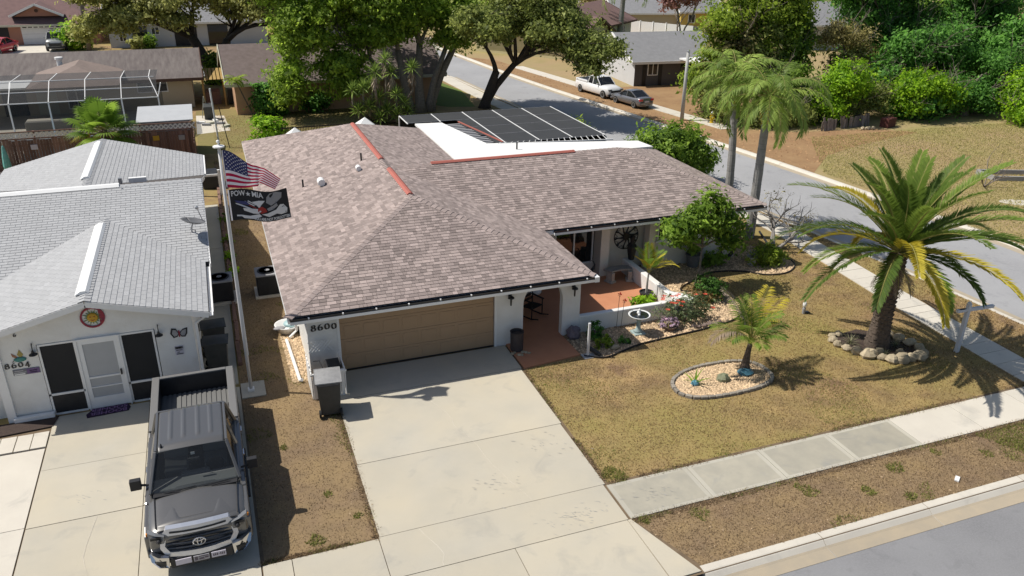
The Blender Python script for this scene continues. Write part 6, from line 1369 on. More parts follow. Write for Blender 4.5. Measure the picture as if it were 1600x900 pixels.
# white pipe, tub, air conditioners
solo(MB().tube([(1.30, 23.6, .06), (1.36, 22.0, .06), (1.40, 20.95, .06), (1.45, 20.85, .12)], .05, 8), 'drain_pipe', white_trim, 'white drain pipe lying on the gravel beside the left wall', 'pipe', (1.36, 22, 0))
t = thing('plastic_tub', 'pale blue and white plastic tub under the left eave', 'tub', (1.42, 24.3, 0)); b = MB(); b.lathe([(.30, .02), (.40, .26), (.42, .28), (.38, .28), (.28, .08), (.01, .07)], (1.42, 24.3, 0), 20); b.build('tub', white_trim, t, smooth=True)
MB().ball((1.52, 24.3, .28), (.24, .24, .10), 12, 6).build('lid', M('pale_blue_plastic', (.35, .50, .52), .4), t, smooth=True); MB().ball((1.15, 24.1, .26), (.2, .12, .05), 10, 6).build('grey_lid', grey_paint, t, smooth=True)
def ac(loc, label):
    t = thing('air_conditioner', label, 'air conditioner', loc, 'air conditioners between the houses'); ORG[t.name] = Vector((0, 0, 0)); b = MB(); b.box(-.40, -.40, .08, .40, .40, .80); bev(b.build('casing', black, t), .03)
    b = MB()
    for k in range(14):
        for s_ in (-1, 1): b.box(-.38, s_*.402-.004, .12+.047*k, .38, s_*.402+.004, .135+.047*k); b.box(s_*.402-.004, -.38, .12+.047*k, s_*.402+.004, .38, .135+.047*k)
    b.build('louvre', dark_trim, t, kind='stuff')
    b = MB(); b.prism([(-.43, -.43), (.43, -.43), (.43, .43), (-.43, .43)], .80, .87); bev(b.build('top_cover', grey_paint, t), .03)
    MB().lathe([(.34, .872), (.34, .876), (.01, .877)], (0, 0, 0), 24).build('fan_opening', black, t)
    b = MB()
    for r in (.10, .16, .22, .28, .335): b.lathe([(r-.006, .885), (r+.006, .885), (r+.006, .893), (r-.006, .893)], (0, 0, 0), 24)
    for k in range(6): a = k*math.pi/3; b.bar((0, 0, .888), (.34*math.cos(a), .34*math.sin(a), .888), .014, .01)
    b.build('fan_guard', dark_trim, t); MB().lathe([(.09, .87), (.09, .90), (.01, .905)], (0, 0, 0), 14).build('fan_hub', grey_paint, t)
    MB().box(-.5, -.5, 0, .5, .5, .08).build('pad', conc_pale, t); return t
ac((-.50, 27.45, .03), 'black air conditioner unit on a pad beside the white house'); ac((1.12, 27.6, 0), 'black air conditioner unit under the eave of the brown roofed house')
# satellite dish
sdh = thing('satellite_dish', 'grey satellite dish on the right edge of the pale grey roof', 'satellite dish', (-1.05, 26.2, 2.98)); dc = Vector((-1.0, 26.05, 3.52)); dn = Vector((.22, .12, .96)).normalized(); q = dn.to_track_quat('Z', 'Y').to_matrix()
b = MB(); b.grid(lambda u, v: tuple(dc+q @ Vector((.40*u*math.cos(2*math.pi*v), .36*u*math.sin(2*math.pi*v), .10*u*u-.08))), 6, 28); o = b.build('dish', M('dark_grey_dish', (.13, .13, .135), .5), sdh, smooth=True); sdm = o.modifiers.new('t', 'SOLIDIFY'); sdm.thickness = .012
b = MB(); b.tube([(-1.1, 26.35, 2.97), (-1.08, 26.3, 3.2), tuple(dc-dn*.1)], .025, 8); b.tube([(-1.08, 26.3, 3.15), (-.85, 26.55, 2.92)], .012, 6); b.build('mast', grey_paint, sdh)
b = MB(); b.tube([tuple(dc+q @ Vector((0, -.34, 0))), tuple(dc+q @ Vector((0, -.1, .40)))], .014, 6); b.ball(tuple(dc+q @ Vector((0, -.08, .42))), (.06, .05, .06), 8, 5); b.build('feed_arm', steel, sdh)
# wall ornaments on the neighbour's front
def disc(b, c, r, th=.02, n_=24, mi=0): b.lathe([(.01, -th), (r, -th), (r, 0), (.01, 0)], c, n_, mi, axis='y')
so_ = thing('sun_ornament', 'round sun face ornament with green rays and red rim in the front gable', 'wall ornament', (-3.62, 21.33, 2.72))
yel = M('ornament_yellow', (.55, .36, .03), .5, (.5, .24, .03), 20, .4); grn = M('ornament_green', (.12, .22, .08), .5, (.2, .26, .06), 20, .5); orr = M('ornament_red', (.35, .03, .03), .5, (.16, .02, .07), 10, .5)
b = MB(); cxy = (-3.62, 21.345, 2.73)
b.lathe([(.155, -.03), (.185, -.03), (.185, 0), (.155, 0), (.155, -.03)], cxy, 32, axis='y'); b.add([(cxy[0]+.155*math.cos(a)*f, 21.325, cxy[2]+.155*math.sin(a)*f) for a, f in ((-.9, 1), (-.4, 1.02), (0, 1.05), (.4, 1.02), (.9, 1), (.5, .72), (0, .62), (-.5, .72))], [tuple(range(7, -1, -1))]); b.build('rim', orr, so_)
b = MB()
for k in range(16): a = 2*math.pi*k/16; l = .15 if k % 2 else .125; b.extr([(cxy[0]+.07*math.cos(a-.2), 21.345, cxy[2]+.07*math.sin(a-.2)), (cxy[0]+.07*math.cos(a+.2), 21.345, cxy[2]+.07*math.sin(a+.2)), (cxy[0]+l*math.cos(a), 21.345, cxy[2]+l*math.sin(a))], (0, -.02, 0))
b.build('rays', grn, so_)
b = MB(); b.ball((cxy[0], 21.325, cxy[2]), (.082, .04, .082), 16, 10); fo = b.build('face', yel, so_, smooth=True)
b = MB(); b.ball((cxy[0]-.03, 21.288, cxy[2]+.02), (.014, .01, .009), 6, 4); b.ball((cxy[0]+.03, 21.288, cxy[2]+.02), (.014, .01, .009), 6, 4); b.tube([(cxy[0]-.03, 21.29, cxy[2]-.03), (cxy[0], 21.284, cxy[2]-.042), (cxy[0]+.03, 21.29, cxy[2]-.03)], .006, 5); b.build('eyes_and_mouth', orr, fo)
bf = thing('butterfly_ornament', 'metal butterfly ornament on the white wall right of the storm door', 'wall ornament', (-1.62, 21.33, 1.92)); b = MB()
for s_, pl in ((-1, [(0, 0), (-.06, .13), (-.15, .15), (-.19, .02), (-.13, -.10), (-.05, -.08)]), (1, [(0, 0), (.08, .10), (.19, .13), (.17, -.02), (.12, -.10), (.04, -.09)])):
    b = MB(); b.extr([(-1.62+x, 21.345, 1.92+z) for x, z in pl], (0, -.012, 0)); w_o = b.build('wing', black, bf); b = MB(); b.poly([(-1.62+x*.7+s_*.02, 21.328, 1.92+z*.7+.005) for x, z in pl]); b.build('wing_inlay', grey_paint, w_o)
MB().tube([(-1.62, 21.325, 1.84), (-1.62, 21.32, 2.0)], .016, 6).build('body', orr, bf)
hb = thing('hummingbird_ornament', 'painted hummingbird ornament above the number 8604', 'wall ornament', (-5.48, 21.33, 1.83)); teal = M('ornament_teal', (.06, .22, .20), .5)
MB().ball((-5.48, 21.325, 1.82), (.13, .02, .06), 10, 6).build('body', teal, hb, smooth=True); MB().extr([(-5.46, 21.345, 1.84), (-5.52, 21.345, 1.94), (-5.46, 21.345, 2.06), (-5.40, 21.345, 1.93)], (0, -.012, 0)).build('wing', M('ornament_gold', (.34, .27, .08), .5), hb); MB().extr([(-5.52, 21.345, 1.84), (-5.62, 21.345, 1.90), (-5.63, 21.345, 1.99), (-5.54, 21.345, 1.91)], (0, -.012, 0)).build('wing', M('ornament_rust', (.30, .15, .09), .5), hb)
MB().tube([(-5.58, 21.33, 1.83), (-5.65, 21.33, 1.76)], [.012, .003], 5).build('beak', black, hb)
for x, z, lb in ((-5.14, 1.93, 'black barn style wall lamp left of the dark screens'), (-2.12, 1.98, 'black barn style wall lamp right of the dark screens')):
    t = thing('wall_lamp', lb, 'lamp', (x, 21.33, z), 'barn lamps on the white front wall'); b = MB(); b.tube([(x, 21.34, z+.26), (x, 21.30, z+.31), (x, 21.265, z+.26), (x, 21.26, z+.10)], .012, 6); b.build('arm', blackmetal, t); MB().lathe([(.105, -.02), (.10, 0), (.035, .045), (.025, .10)], (x, 21.235, z+.03), 16).build('shade', blackmetal, t)
def wallsign(label, x0, z0, x1, z1, fm, bars, sh=0.):
    t = thing('sign', label, 'sign', (x0, 21.33, z0)); MB().extr([(x0, 21.345, z0), (x1, 21.345, z0+sh), (x1, 21.345, z1+sh), (x0, 21.345, z1)], (0, -.012, 0)).build('board', fm, t)
    for i, (a, b_, c, d, mt) in enumerate(bars): MB().poly([(a, 21.3305, b_), (c, 21.3305, b_+sh*(c-a)/(x1-x0)), (c, 21.3305, d+sh*(c-a)/(x1-x0)), (a, 21.3305, d)]).build('print', mt, t)
purp = M('purple_print', (.16, .10, .22), .6); pgrey = M('grey_print', (.13, .13, .14), .6)
wallsign('narrow purple and grey banner sign under the number 8604', -5.72, 1.36, -5.10, 1.53, M('sign_grey', (.17, .17, .19), .6), [(-5.40, 1.365, -5.11, 1.52, purp), (-5.70, 1.37, -5.45, 1.405, white_trim), (-5.70, 1.43, -5.42, 1.44, white_trim), (-5.68, 1.47, -5.48, 1.50, plate_g), (-5.34, 1.40, -5.16, 1.42, plate_m), (-5.34, 1.45, -5.16, 1.47, plate_m)])
wallsign('small notice sign on the white wall under the butterfly', -1.80, 1.27, -1.58, 1.54, plate_m, [(-1.79, 1.45, -1.59, 1.53, pgrey), (-1.77, 1.47, -1.63, 1.505, white_trim), (-1.77, 1.40, -1.61, 1.43, pgrey), (-1.75, 1.34, -1.68, 1.37, pgrey), (-1.77, 1.285, -1.60, 1.32, pgrey)])
so_.scale = (1.6, 1, 1.6); bf.scale = (1.2, 1, 1.2); hb.scale = (1.15, 1, 1.15)
# door mat with letters read from inside the door
dm = thing('door_mat', 'purple door mat with dark lettering in front of the white storm door', 'door mat', (-3.65, 21.07, .03)); matp = M('mat_purple', (.30, .18, .34), .9, (.13, .07, .16), 30, .5); matd = M('mat_dark', (.03, .015, .04), .9)
MB().prism([(-4.20, 20.84), (-3.18, 20.90), (-3.14, 21.08), (-3.22, 21.29), (-4.08, 21.26), (-4.24, 21.02)], .033, .045).build('backing', matd, dm)
for txt, yb in (('BOOMER', 21.065), ('SOONER', 21.255)):
    v, f = text_mesh(txt, .21, weight=.004); xm = max(p[0] for p in v); k = .92/xm; b = MB(); b.add([(-3.22-x*k, yb-y*1.0, .0475) for x, y, z in v], f); b.build('lettering', matp, dm)
# porch things
wd_ = thing('wheel_ornament', 'large black wagon wheel style ornament on the recessed porch wall', 'wall ornament', (14.42, 25.57, 1.33)); c = (14.42, 25.575, 1.33)
b = MB(); b.lathe([(.50, -.02), (.53, -.02), (.53, .0), (.50, .0), (.50, -.02)], c, 40, axis='y'); b.build('rim', blackmetal, wd_)
for k in range(10):
    a = 2*math.pi*k/10+.2; pts = [(c[0]+r*math.cos(a+.10*math.sin(r*12)), c[1]-.01, c[2]+r*math.sin(a+.10*math.sin(r*12))) for r in (.12, .2, .3, .4, .5)]; MB().tube(pts, [.045, .032, .022, .028, .04], 6).build('spoke', blackmetal, wd_)
    a += math.pi/10; b = MB(); b.tube([(c[0]+.5*math.cos(a-.16), c[1]-.01, c[2]+.5*math.sin(a-.16)), (c[0]+.38*math.cos(a), c[1]-.01, c[2]+.38*math.sin(a)), (c[0]+.5*math.cos(a+.16), c[1]-.01, c[2]+.5*math.sin(a+.16))], .012, 5); b.build('scroll', blackmetal, wd_)
MB().lathe([(.14, -.03), (.14, 0)], c, 16, axis='y').build('hub', blackmetal, wd_)
vs_ = thing('floor_vase', 'tall dark vase standing on the low wall by the porch column', 'vase', (14.36, 24.95, .62)); b = MB(); b.lathe([(.11, .62), (.13, .66), (.21, 1.12), (.20, 1.18), (.10, 1.28), (.08, 1.36), (.11, 1.5), (.12, 1.55), (.07, 1.60), (.02, 1.66)], (14.36, 24.95, 0), 6); b.build('vase', M('dark_vase', (.028, .027, .028), .45), vs_)
bn = thing('stone_bench', 'curved stone bench on the shaded patio against the low wall', 'bench', (13.3, 24.6, .05)); stone_m = M('cast_stone', (.44, .40, .35), .85, (.34, .31, .27), 14, .5, bump=.4, bsc=60)
arcp = lambda r: [(13.62+r*math.cos(a), 23.55+r*math.sin(a)) for a in [math.radians(120-60*k/8) for k in range(9)]]
b = MB(); b.prism(arcp(.82)+arcp(1.22)[::-1], .46, .53); bev(b.build('seat', M('bench_top_stone', (.30, .28, .26), .85, (.2, .19, .18), 14, .5), bn), .015)
for x, y, a in ((13.23, 24.4, .4), (14.0, 24.32, -.4)): b = MB(); b.obox((x, y, .255), .08, .15, .2, Matrix.Rotation(a, 3, 'Z')); b.obox((x, y, .09), .14, .19, .04, Matrix.Rotation(a, 3, 'Z')); bev(b.build('leg', stone_m, bn), .02)
hr = thing('heron_statue', 'thin dark bird statue standing beside the stone bench', 'statue', (12.75, 24.95, .05)); b = MB(); b.tube([(12.75, 24.95, .05), (12.75, 24.95, .35)], .012, 5); b.tube([(12.66, 24.97, .36), (12.78, 24.95, .45), (12.82, 24.95, .6), (12.75, 24.95, .74), (12.68, 24.95, .78)], [.03, .06, .03, .02, .015], 7); b.tube([(12.68, 24.95, .78), (12.58, 24.95, .75)], [.015, .003], 5); b.build('bird', blackmetal, hr)
rc = thing('rocking_chair', 'dark slatted rocking chair in the shade inside the arch', 'chair', (9.40, 22.75, .05)); dk = M('dark_chair_wood', (.022, .018, .016), .6)
Rm = Matrix.Rotation(.5, 3, 'Z'); cc = Vector((9.40, 22.75, .05))
def rp_(x, y, z): return tuple(cc+Rm @ Vector((x, y, z)))
for s_ in (-.28, .28):
    MB().tube([rp_(s_, -.5, .1), rp_(s_, -.2, .02), rp_(s_, .2, .02), rp_(s_, .55, .12)], .022, 6).build('rocker', dk, rc)
    for y in (-.22, .22): MB().tube([rp_(s_, y, .03), rp_(s_, y, .62 if y < 0 else 1.0)], .02, 6).build('leg', dk, rc)
    MB().bar(rp_(s_, -.28, .62), rp_(s_, .25, .66), .07, .025).build('armrest', dk, rc)
for k in range(6): MB().bar(rp_(-.27, -.22+.085*k, .40-.01*k), rp_(.27, -.22+.085*k, .40-.01*k), .065, .02).build('seat_slat', dk, rc)
for k in range(5): MB().bar(rp_(-.27, .24+.05*k, .52+.12*k), rp_(.27, .24+.05*k, .52+.12*k), .02, .085).build('back_slat', dk, rc)
ur = thing('white_urn', 'white urn on a round base in the shaded entry', 'urn', (10.15, 24.5, .05)); MB().lathe([(.30, .05), (.31, .14), (.26, .22), (.14, .30), (.12, .42), (.22, .62), (.26, .80), (.24, .82), (.02, .78)], (10.15, 24.5, 0), 18).build('urn', white_trim, ur, smooth=True)
bev(MB().box(9.95, 25.2, .05, 10.1, 25.5, .5).box(9.9, 24.9, .05, 11.0, 25.45, .45).box(9.9, 25.3, .45, 11.0, 25.45, .9).solo('garden_bench', M('dark_brown_wood', (.05, .035, .03), .6), 'dark wooden bench at the back of the shaded entry', 'bench', (10.4, 25.2, .05)), .02)
pc = thing('tall_planter', 'tall dark cylindrical planter right of the garage door', 'planter', (8.05, 20.65, .03)); MB().lathe([(.19, .03), (.20, .08), (.21, .66), (.225, .70), (.20, .70), (.19, .62), (.01, .62)], (8.05, 20.65, 0), 20).build('planter', M('dark_brown_planter', (.05, .04, .04), .6, (.07, .058, .055), 8, .5), pc)
ORD7 = ['leftmost', 'second from left', 'third from left', 'fourth from left', 'third from right', 'second from right', 'rightmost']
for k in range(7): MB().ball((7.82+.085*k, 20.35+R.uniform(-.12, .14), .06), (R.uniform(.05, .08), R.uniform(.05, .07), .05), 7, 5, t=R.random(), jit=.2).solo('stone', rock_mat, 'pale stone at the foot of the tall dark planter, '+ORD7[k], 'stone', (8.05, 20.35, .03), 'stones at the tall planter')
# bird bath
bb = thing('bird_bath', 'pale blue green bird bath on a pedestal in the gravel bed', 'bird bath', (12.26, 20.45, 0)); bbm = M('weathered_blue_green', (.36, .44, .43), .75, (.27, .34, .33), 12, .5)
b = MB(); b.prism([(12.06, 20.25), (12.46, 20.25), (12.46, 20.65), (12.06, 20.65)], .0, .08); bev(b.build('base', bbm, bb), .02)
MB().lathe([(.15, .08), (.12, .14), (.075, .22), (.07, .45), (.09, .56), (.13, .60)], (12.26, 20.45, 0), 18).build('pedestal', bbm, bb, smooth=True)
MB().lathe([(.10, .59), (.28, .64), (.36, .70), (.37, .715), (.345, .72), (.27, .67), (.01, .65)], (12.26, 20.45, 0), 28).build('bowl', M('bath_rim', (.66, .67, .66), .6), bb, smooth=True)
MB().lathe([(.325, .698), (.01, .699)], (12.26, 20.45, 0), 28).build('water', glass('dark_water', (.1, .12, .12), .15, .02), bb)
b = MB(); b.ball((12.26, 20.5, .75), (.07, .06, .07), 10, 7); b.ball((12.27, 20.49, .85), (.045, .04, .045), 8, 6); b.tube([(12.31, 20.47, .85), (12.36, 20.46, .85)], [.012, .004], 5); b.ball((12.22, 20.4, .72), (.05, .04, .04), 8, 6); b.build('dove', white_trim, bb, smooth=True)
# garden stakes
sk = thing('garden_stake', 'thin metal stakes with red spinner tops beside the low wall', 'garden stake', (11.75, 20.95, 0)); b = MB(); b.tube([(11.72, 20.95, 0), (11.75, 20.95, 1.25)], .008, 5); b.tube([(11.9, 20.97, 0), (11.95, 20.97, 1.0)], .008, 5); b.build('stake', blackmetal, sk)
b = MB()
for x, z in ((11.75, 1.28), (11.95, 1.02)):
    for k in range(5): a = k*1.2566; b.add([(x, 20.95, z), (x+.07*math.cos(a-.4), 20.93, z+.07*math.sin(a-.4)), (x+.09*math.cos(a), 20.95, z+.09*math.sin(a)), (x+.06*math.cos(a+.4), 20.97, z+.06*math.sin(a+.4))], [(0, 1, 2, 3)])
b.build('spinner', M('spinner_red', (.42, .05, .03), .5), sk)
# post in the walk corner bed, flood bar, rocks
ps_ = thing('signpost', 'short white square post on a flat foot at the bed corner', 'post', (10.02, 19.58, 0)); bev(MB().box(9.985, 19.545, .04, 10.055, 19.615, 1.18).build('post', M('post_white_grey', (.6, .61, .62), .6), ps_), .008); bev(MB().box(9.84, 19.42, .0, 10.26, 19.74, .04).build('foot', steel, ps_), .01)
solo(MB().bar((10.22, 19.95, .1), (10.38, 19.42, .08), .10, .09), 'edging_timber', M('dark_timber', (.06, .055, .05), .8), 'dark short timber lying behind the white post', 'timber', (10.3, 19.7, 0))
MB().ball((10.1, 20.85, .2), (.24, .22, .24), 10, 7, jit=.16).solo('boulder', M('purplish_rock', (.12, .10, .12), .85, (.2, .17, .19), 9, .6, bump=.6), 'rough purplish boulder at the foot of the arch pier', 'rock', (10.1, 20.85, 0))
MB().ball((11.05, 19.72, .08), (.16, .11, .09), 9, 6, jit=.14).solo('boulder', rock_mat, 'pale flat rock in the gravel near the walk', 'rock', (11.05, 19.72, 0))
# flower basket
fbk = thing('flower_pot', 'low bowl of pink and lilac flowers in the gravel bed', 'flower pot', (13.4, 20.35, 0)); MB().lathe([(.16, .02), (.25, .16), (.26, .18), (.23, .18), (.01, .15)], (13.4, 20.35, 0), 18).build('bowl', M('brown_bowl', (.16, .12, .10), .7), fbk)
P, D, T_, C = crown_points([(13.4, 20.35, .28, .32, .26, .14)], 900, .07, 12, .4); V, F = leaf_quads(P, D, .055, .7); np_mesh('flowers', V, F, M('lilac_petal', (.36, .32, .40), .7, tint=.3, tcol=(.52, .34, .42), trans=.2), T_, fbk)
P, D, T_, C = crown_points([(13.4, 20.35, .23, .28, .24, .1)], 300, .07, 12, .4); V, F = leaf_quads(P, D, .07, .5); np_mesh('foliage', V, F, leaf_pale, T_, fbk)
for k in range(5): solo(MB().tube([(14.2+.22*k, 20.25+R.uniform(-.1, .1), .05), (14.4+.22*k, 20.1+R.uniform(-.1, .1), .09), (14.55+.2*k, 20.3, .06)], [.05, .045, .03], 6), 'driftwood', M('driftwood', (.18, .13, .11), .9, (.26, .2, .17), 12, .5) if 'driftwood' not in MATS else MATS['driftwood'], 'gnarled driftwood in the gravel under the flowering bush, '+['leftmost piece', 'second piece from left', 'middle piece', 'second piece from right', 'rightmost piece'][k], 'driftwood', (14.4, 20.2, 0), group='driftwood pieces in the gravel bed')
# hose on the wall
hs = thing('garden_hose', 'coiled dark green hose hanging on the right end wall', 'hose', (18.85, 25.1, .2)); b = MB()
for k in range(4): b.tube([(18.85+(.27+.02*k)*math.cos(a), 25.14-.03*k, .45+(.33+.02*k)*math.sin(a)) for a in [2*math.pi*i/24 for i in range(25)]], .022, 6, caps=False)
b.build('coil', black, hs); MB().box(18.75, 25.05, .7, 18.95, 25.197, .8).build('hanger', black, hs)
solo(MB().tube([(20.0, 24.9, .04), (20.8, 25.3, .04), (21.5, 26.0, .04), (22.0, 27.2, .06)], .05, 6), 'edging_strip', black, 'dark lawn edging lying in the grass at the bed end', 'edging', (20.8, 25.3, 0))
# bed edging: black strip along the garden bed and stones round the island
b = MB(); eb = [(p[0], p[1]) for p in bed_front[1:-6]]
for i in range(len(eb)-1): b.bar((*eb[i], .035), (*eb[i+1], .035), .03, .07)
b.build('bed_edging', black, kind='structure')
per_i = smooth_line([(11.56, 16.95), (11.6, 16.62), (11.95, 16.32), (12.6, 16.2), (13.4, 16.19), (14.1, 16.27), (14.65, 16.52), (14.8, 17.0), (14.65, 17.52), (14.1, 17.8), (13.4, 17.86), (12.7, 17.82), (12.1, 17.62), (11.7, 17.33), (11.56, 16.95)], 8)
ie = bpy.data.objects.new('island_edging', None); COL.objects.link(ie); ie['kind'] = 'structure'; ORG[ie.name] = Vector((0, 0, 0)); acc = 0; last = Vector(per_i[0])
ds = [0]
for i in range(1, len(per_i)): ds.append(ds[-1]+math.dist(per_i[i], per_i[i-1]))
s_ = 0
while s_ < ds[-1]-.1:
    def pa(s): 
        i = max(j for j in range(len(ds)) if ds[j] <= s+1e-9); i = min(i, len(ds)-2); t = (s-ds[i])/(ds[i+1]-ds[i]); return Vector(per_i[i]).lerp(Vector(per_i[i+1]), t)
    a, c = pa(s_), pa(min(s_+.21, ds[-1])); mid = (a+c)/2; ang = math.atan2(c.y-a.y, c.x-a.x)
    bev(MB().obox((mid.x, mid.y, .045+R.uniform(-.008, .008)), .10, .055, .055, Matrix.Rotation(ang+R.uniform(-.08, .08), 3, 'Z'), 0, R.random()).build('edging_stone', brick_stone, ie), .018); s_ += .222
# ring of rocks round the palm
rk = [(18.05, 17.9, .16), (18.0, 17.6, .17), (18.08, 17.3, .16), (18.25, 17.0, .20), (18.42, 16.7, .26), (18.72, 16.42, .18), (18.9, 16.2, .22), (19.2, 16.12, .26), (19.55, 16.1, .2), (19.85, 16.05, .27), (20.15, 16.25, .22), (20.35, 16.55, .2), (20.3, 16.9, .22), (20.2, 17.25, .2), (20.1, 17.6, .18), (18.5, 18.15, .16), (18.25, 18.15, .14), (18.9, 16.75, .18), (19.5, 16.5, .16)]
ORD = ['first', 'second', 'third', 'fourth', 'fifth', 'sixth', 'seventh', 'eighth', 'ninth', 'tenth', 'eleventh', 'twelfth', 'thirteenth', 'fourteenth', 'fifteenth', 'sixteenth', 'seventeenth', 'eighteenth', 'nineteenth']
rk.sort(key=lambda q: math.atan2(q[0]-19.2, q[1]-17.2) % 6.283)
for i, (x, y, r) in enumerate(rk): MB().ball((x, y, r*.45), (r*R.uniform(.85, 1.15), r*R.uniform(.75, 1.0), r*R.uniform(.6, .8)), 9, 6, t=R.random(), jit=.16).solo('rock', rock_mat, '%s limestone rock of the palm ring, %s clockwise from behind the trunk' % ('large' if r > .21 else ('small' if r < .175 else 'middling'), ORD[i]), 'rock', (x, y, 0), 'rocks round the big palm')
sheet('palm_bed', [(18.1, 17.9), (18.1, 17.2), (18.5, 16.6), (19.2, 16.2), (19.9, 16.2), (20.3, 16.7), (20.1, 17.7), (19.4, 18.3), (18.5, 18.2)], .03, dark_mulch)
for x, y, lb in ((18.45, 17.55, 'wispy grey green tuft left of the big palm trunk'), (19.75, 16.95, 'small grey green tuft right of the big palm trunk'), (18.95, 16.55, 'tuft of pale leaves in front of the big palm trunk')):
    st = thing('small_plant', lb, 'plant', (x, y, 0)); strap_plant(st, (x, y, .02), 34, .45 if x < 18.6 else .3, .012, leafmat('tuft_leaf', (.13, .14, .07), (.28, .27, .16), .2) if 'tuft_leaf' not in MATS else MATS['tuft_leaf'], 1.4, .4, .9)
# realtor post
rs = thing('sign_post', 'white yard sign post with crossarm and no sign on the lawn', 'sign post', (21.37, 16.02, 0)); vin = M('white_vinyl_post', (.60, .61, .64), .5)
bev(MB().box(21.31, 15.96, 0, 21.43, 16.08, 1.72).build('post', vin, rs), .01); MB().lathe([(.085, 1.72), (.085, 1.74), (.005, 1.80)], (21.37, 16.02, 0), 4).build('cap', vin, rs); A_ = Matrix.Rotation(-.05, 3, 'Z')
bev(MB().obox((21.72, 16.02, 1.50), .68, .05, .05, A_).build('arm', vin, rs), .01); bev(MB().obox((21.13, 16.05, 1.50), .17, .05, .05, A_).build('arm', vin, rs), .01)
# low garden lamp figure
gl = thing('garden_light', 'small white topped garden light standing in the lawn', 'garden light', (18.5, 19.9, 0)); MB().lathe([(.05, 0), (.06, .2), (.05, .24)], (18.5, 19.9, 0), 10).build('base', grey_paint, gl); MB().ball((18.5, 19.9, .36), (.07, .07, .12), 10, 8).build('globe', white_trim, gl, smooth=True); MB().box(18.6, 19.85, 0, 18.75, 20, .05).build('spike', black, gl)
# hydrant, street light, utility pole
fh = thing('fire_hydrant', 'yellow fire hydrant with silver top at the foot of the thicket', 'fire hydrant', (32.1, 46.4, 0)); hy = M('hydrant_yellow', (.58, .40, .02), .5)
MB().lathe([(.17, 0), (.17, .05), (.11, .06), (.11, .55), (.14, .56), (.14, .60)], (32.1, 46.4, 0), 14).build('barrel', hy, fh); MB().lathe([(.13, .60), (.12, .70), (.06, .78), (.03, .79), (.03, .84)], (32.1, 46.4, 0), 12).build('bonnet', steel, fh)
for s_ in (-1, 1): MB().tube([(32.1, 46.4, .42), (32.1+s_*.19, 46.4-.03, .42)], .06, 10).build('outlet', hy, fh)
MB().tube([(32.1, 46.4, .38), (32.1, 46.18, .38)], .075, 10).build('outlet', hy, fh)
sl_ = thing('concrete_pole', 'plain grey concrete pole at the far kerb of the side street', 'pole', (30.55, 47.7, 0)); MB().tube([(30.55, 47.7, 0), (30.53, 47.7, 2.4), (30.51, 47.7, 4.6)], [.14, .12, .10], 10).build('pole', M('pole_concrete', (.42, .42, .40), .8), sl_, smooth=True); MB().lathe([(.11, 4.6), (.11, 4.66), (.02, 4.7)], (30.51, 47.7, 0), 10).build('cap', steel, sl_)
up = thing('utility_pole', 'wooden utility pole beside the far driveway', 'utility pole', (-10.57, 92.0, 0)); MB().tube([(-10.57, 92, 0), (-10.5, 92, 4), (-10.4, 92, 10)], [.24, .21, .16], 10).build('pole', M('pole_wood', (.20, .17, .15), .9, (.14, .12, .10), 5, .5), up, smooth=True); MB().box(-11.5, 91.95, 9.2, -9.3, 92.05, 9.35).build('crossarm', wood_brown, up)
# things on the empty lot
b = MB()
for (x0, y0, x1, y1) in ((39.4, 31.3, 41.9, 30.35), (39.2, 30.0, 41.5, 29.1), (39.4, 31.3, 39.2, 30.0), (41.9, 30.35, 41.5, 29.1)): b.bar((x0, y0, .13), (x1, y1, .13), .10, .26)
solo(b, 'raised_bed', M('grey_block', (.36, .35, .34), .9, (.28, .28, .27), 6, .5), 'grey rectangular raised bed frame on the empty lot', 'raised bed', (40.5, 30, 0))
b = MB()
for (x0, y0, x1, y1) in ((40.2, 27.4, 42.4, 26.6), (40.1, 26.7, 42.2, 25.9), (40.2, 27.4, 40.1, 26.7)): b.bar((x0, y0, .1), (x1, y1, .1), .10, .2)
solo(b, 'raised_bed', MATS['grey_block'], 'second grey bed frame at the right photo edge', 'raised bed', (41.2, 26.6, 0))
b = MB(); p0 = (37.7, 29.3, 0)
for k in range(7): branch(b, p0, (R.uniform(-1, 1), R.uniform(-1, 1), 1.2), R.uniform(.9, 1.6), .03, 1)
solo(b, 'bare_bush', bark_grey, 'small leafless bush beside the bed frame on the empty lot', 'bush', p0)
op = thing('plank_fence', 'leaning remains of an old grey wooden plank fence at the thicket', 'fence', (40.5, 42.2, 0)); pm = M('grey_planks', (.27, .23, .20), .9, (.17, .14, .12), 5, .6, tint=.4, stretch=(5, 5, .8))
for k in range(26):
    x = 37.9+.17*k; h = .75+R.uniform(-.15, .15)
    if k in (8, 9, 14): continue
    bev(MB().obox((x, 42.15+.02*k+R.uniform(-.03, .03), h/2), .075, .015, h/2, Matrix.Rotation(R.uniform(-.1, .1), 3, 'Y') @ Matrix.Rotation(R.uniform(-.2, .1), 3, 'X'), 0, R.random()).build('plank', pm, op), .004)
MB().obox((43.2, 41.9, .32), .5, .3, .30, Matrix.Rotation(.3, 3, 'Z')).solo('crate', M('dark_red_crate', (.10, .035, .03), .8), 'dark red box at the end of the old planks', 'box', (43.2, 41.9, 0))
for k in range(4): MB().ball((40.9+.25*k, 41.6+R.uniform(-.1, .1), .1), (R.uniform(.12, .2), .12, .12), 8, 5, t=.9, jit=.2).solo('stone', rock_mat, 'white rubble stone before the old planks, '+['leftmost', 'second from left', 'second from right', 'rightmost'][k], 'stone', (41, 41.6, 0), 'rubble before the planks')
# litter on the verge
solo(MB().obox((16.0, 11.05, .03), .10, .05, .02, Matrix.Rotation(.6, 3, 'Z')), 'litter', white_trim, 'white paper scrap lying on the brown verge by the kerb', 'litter', (16.0, 11.05, 0))

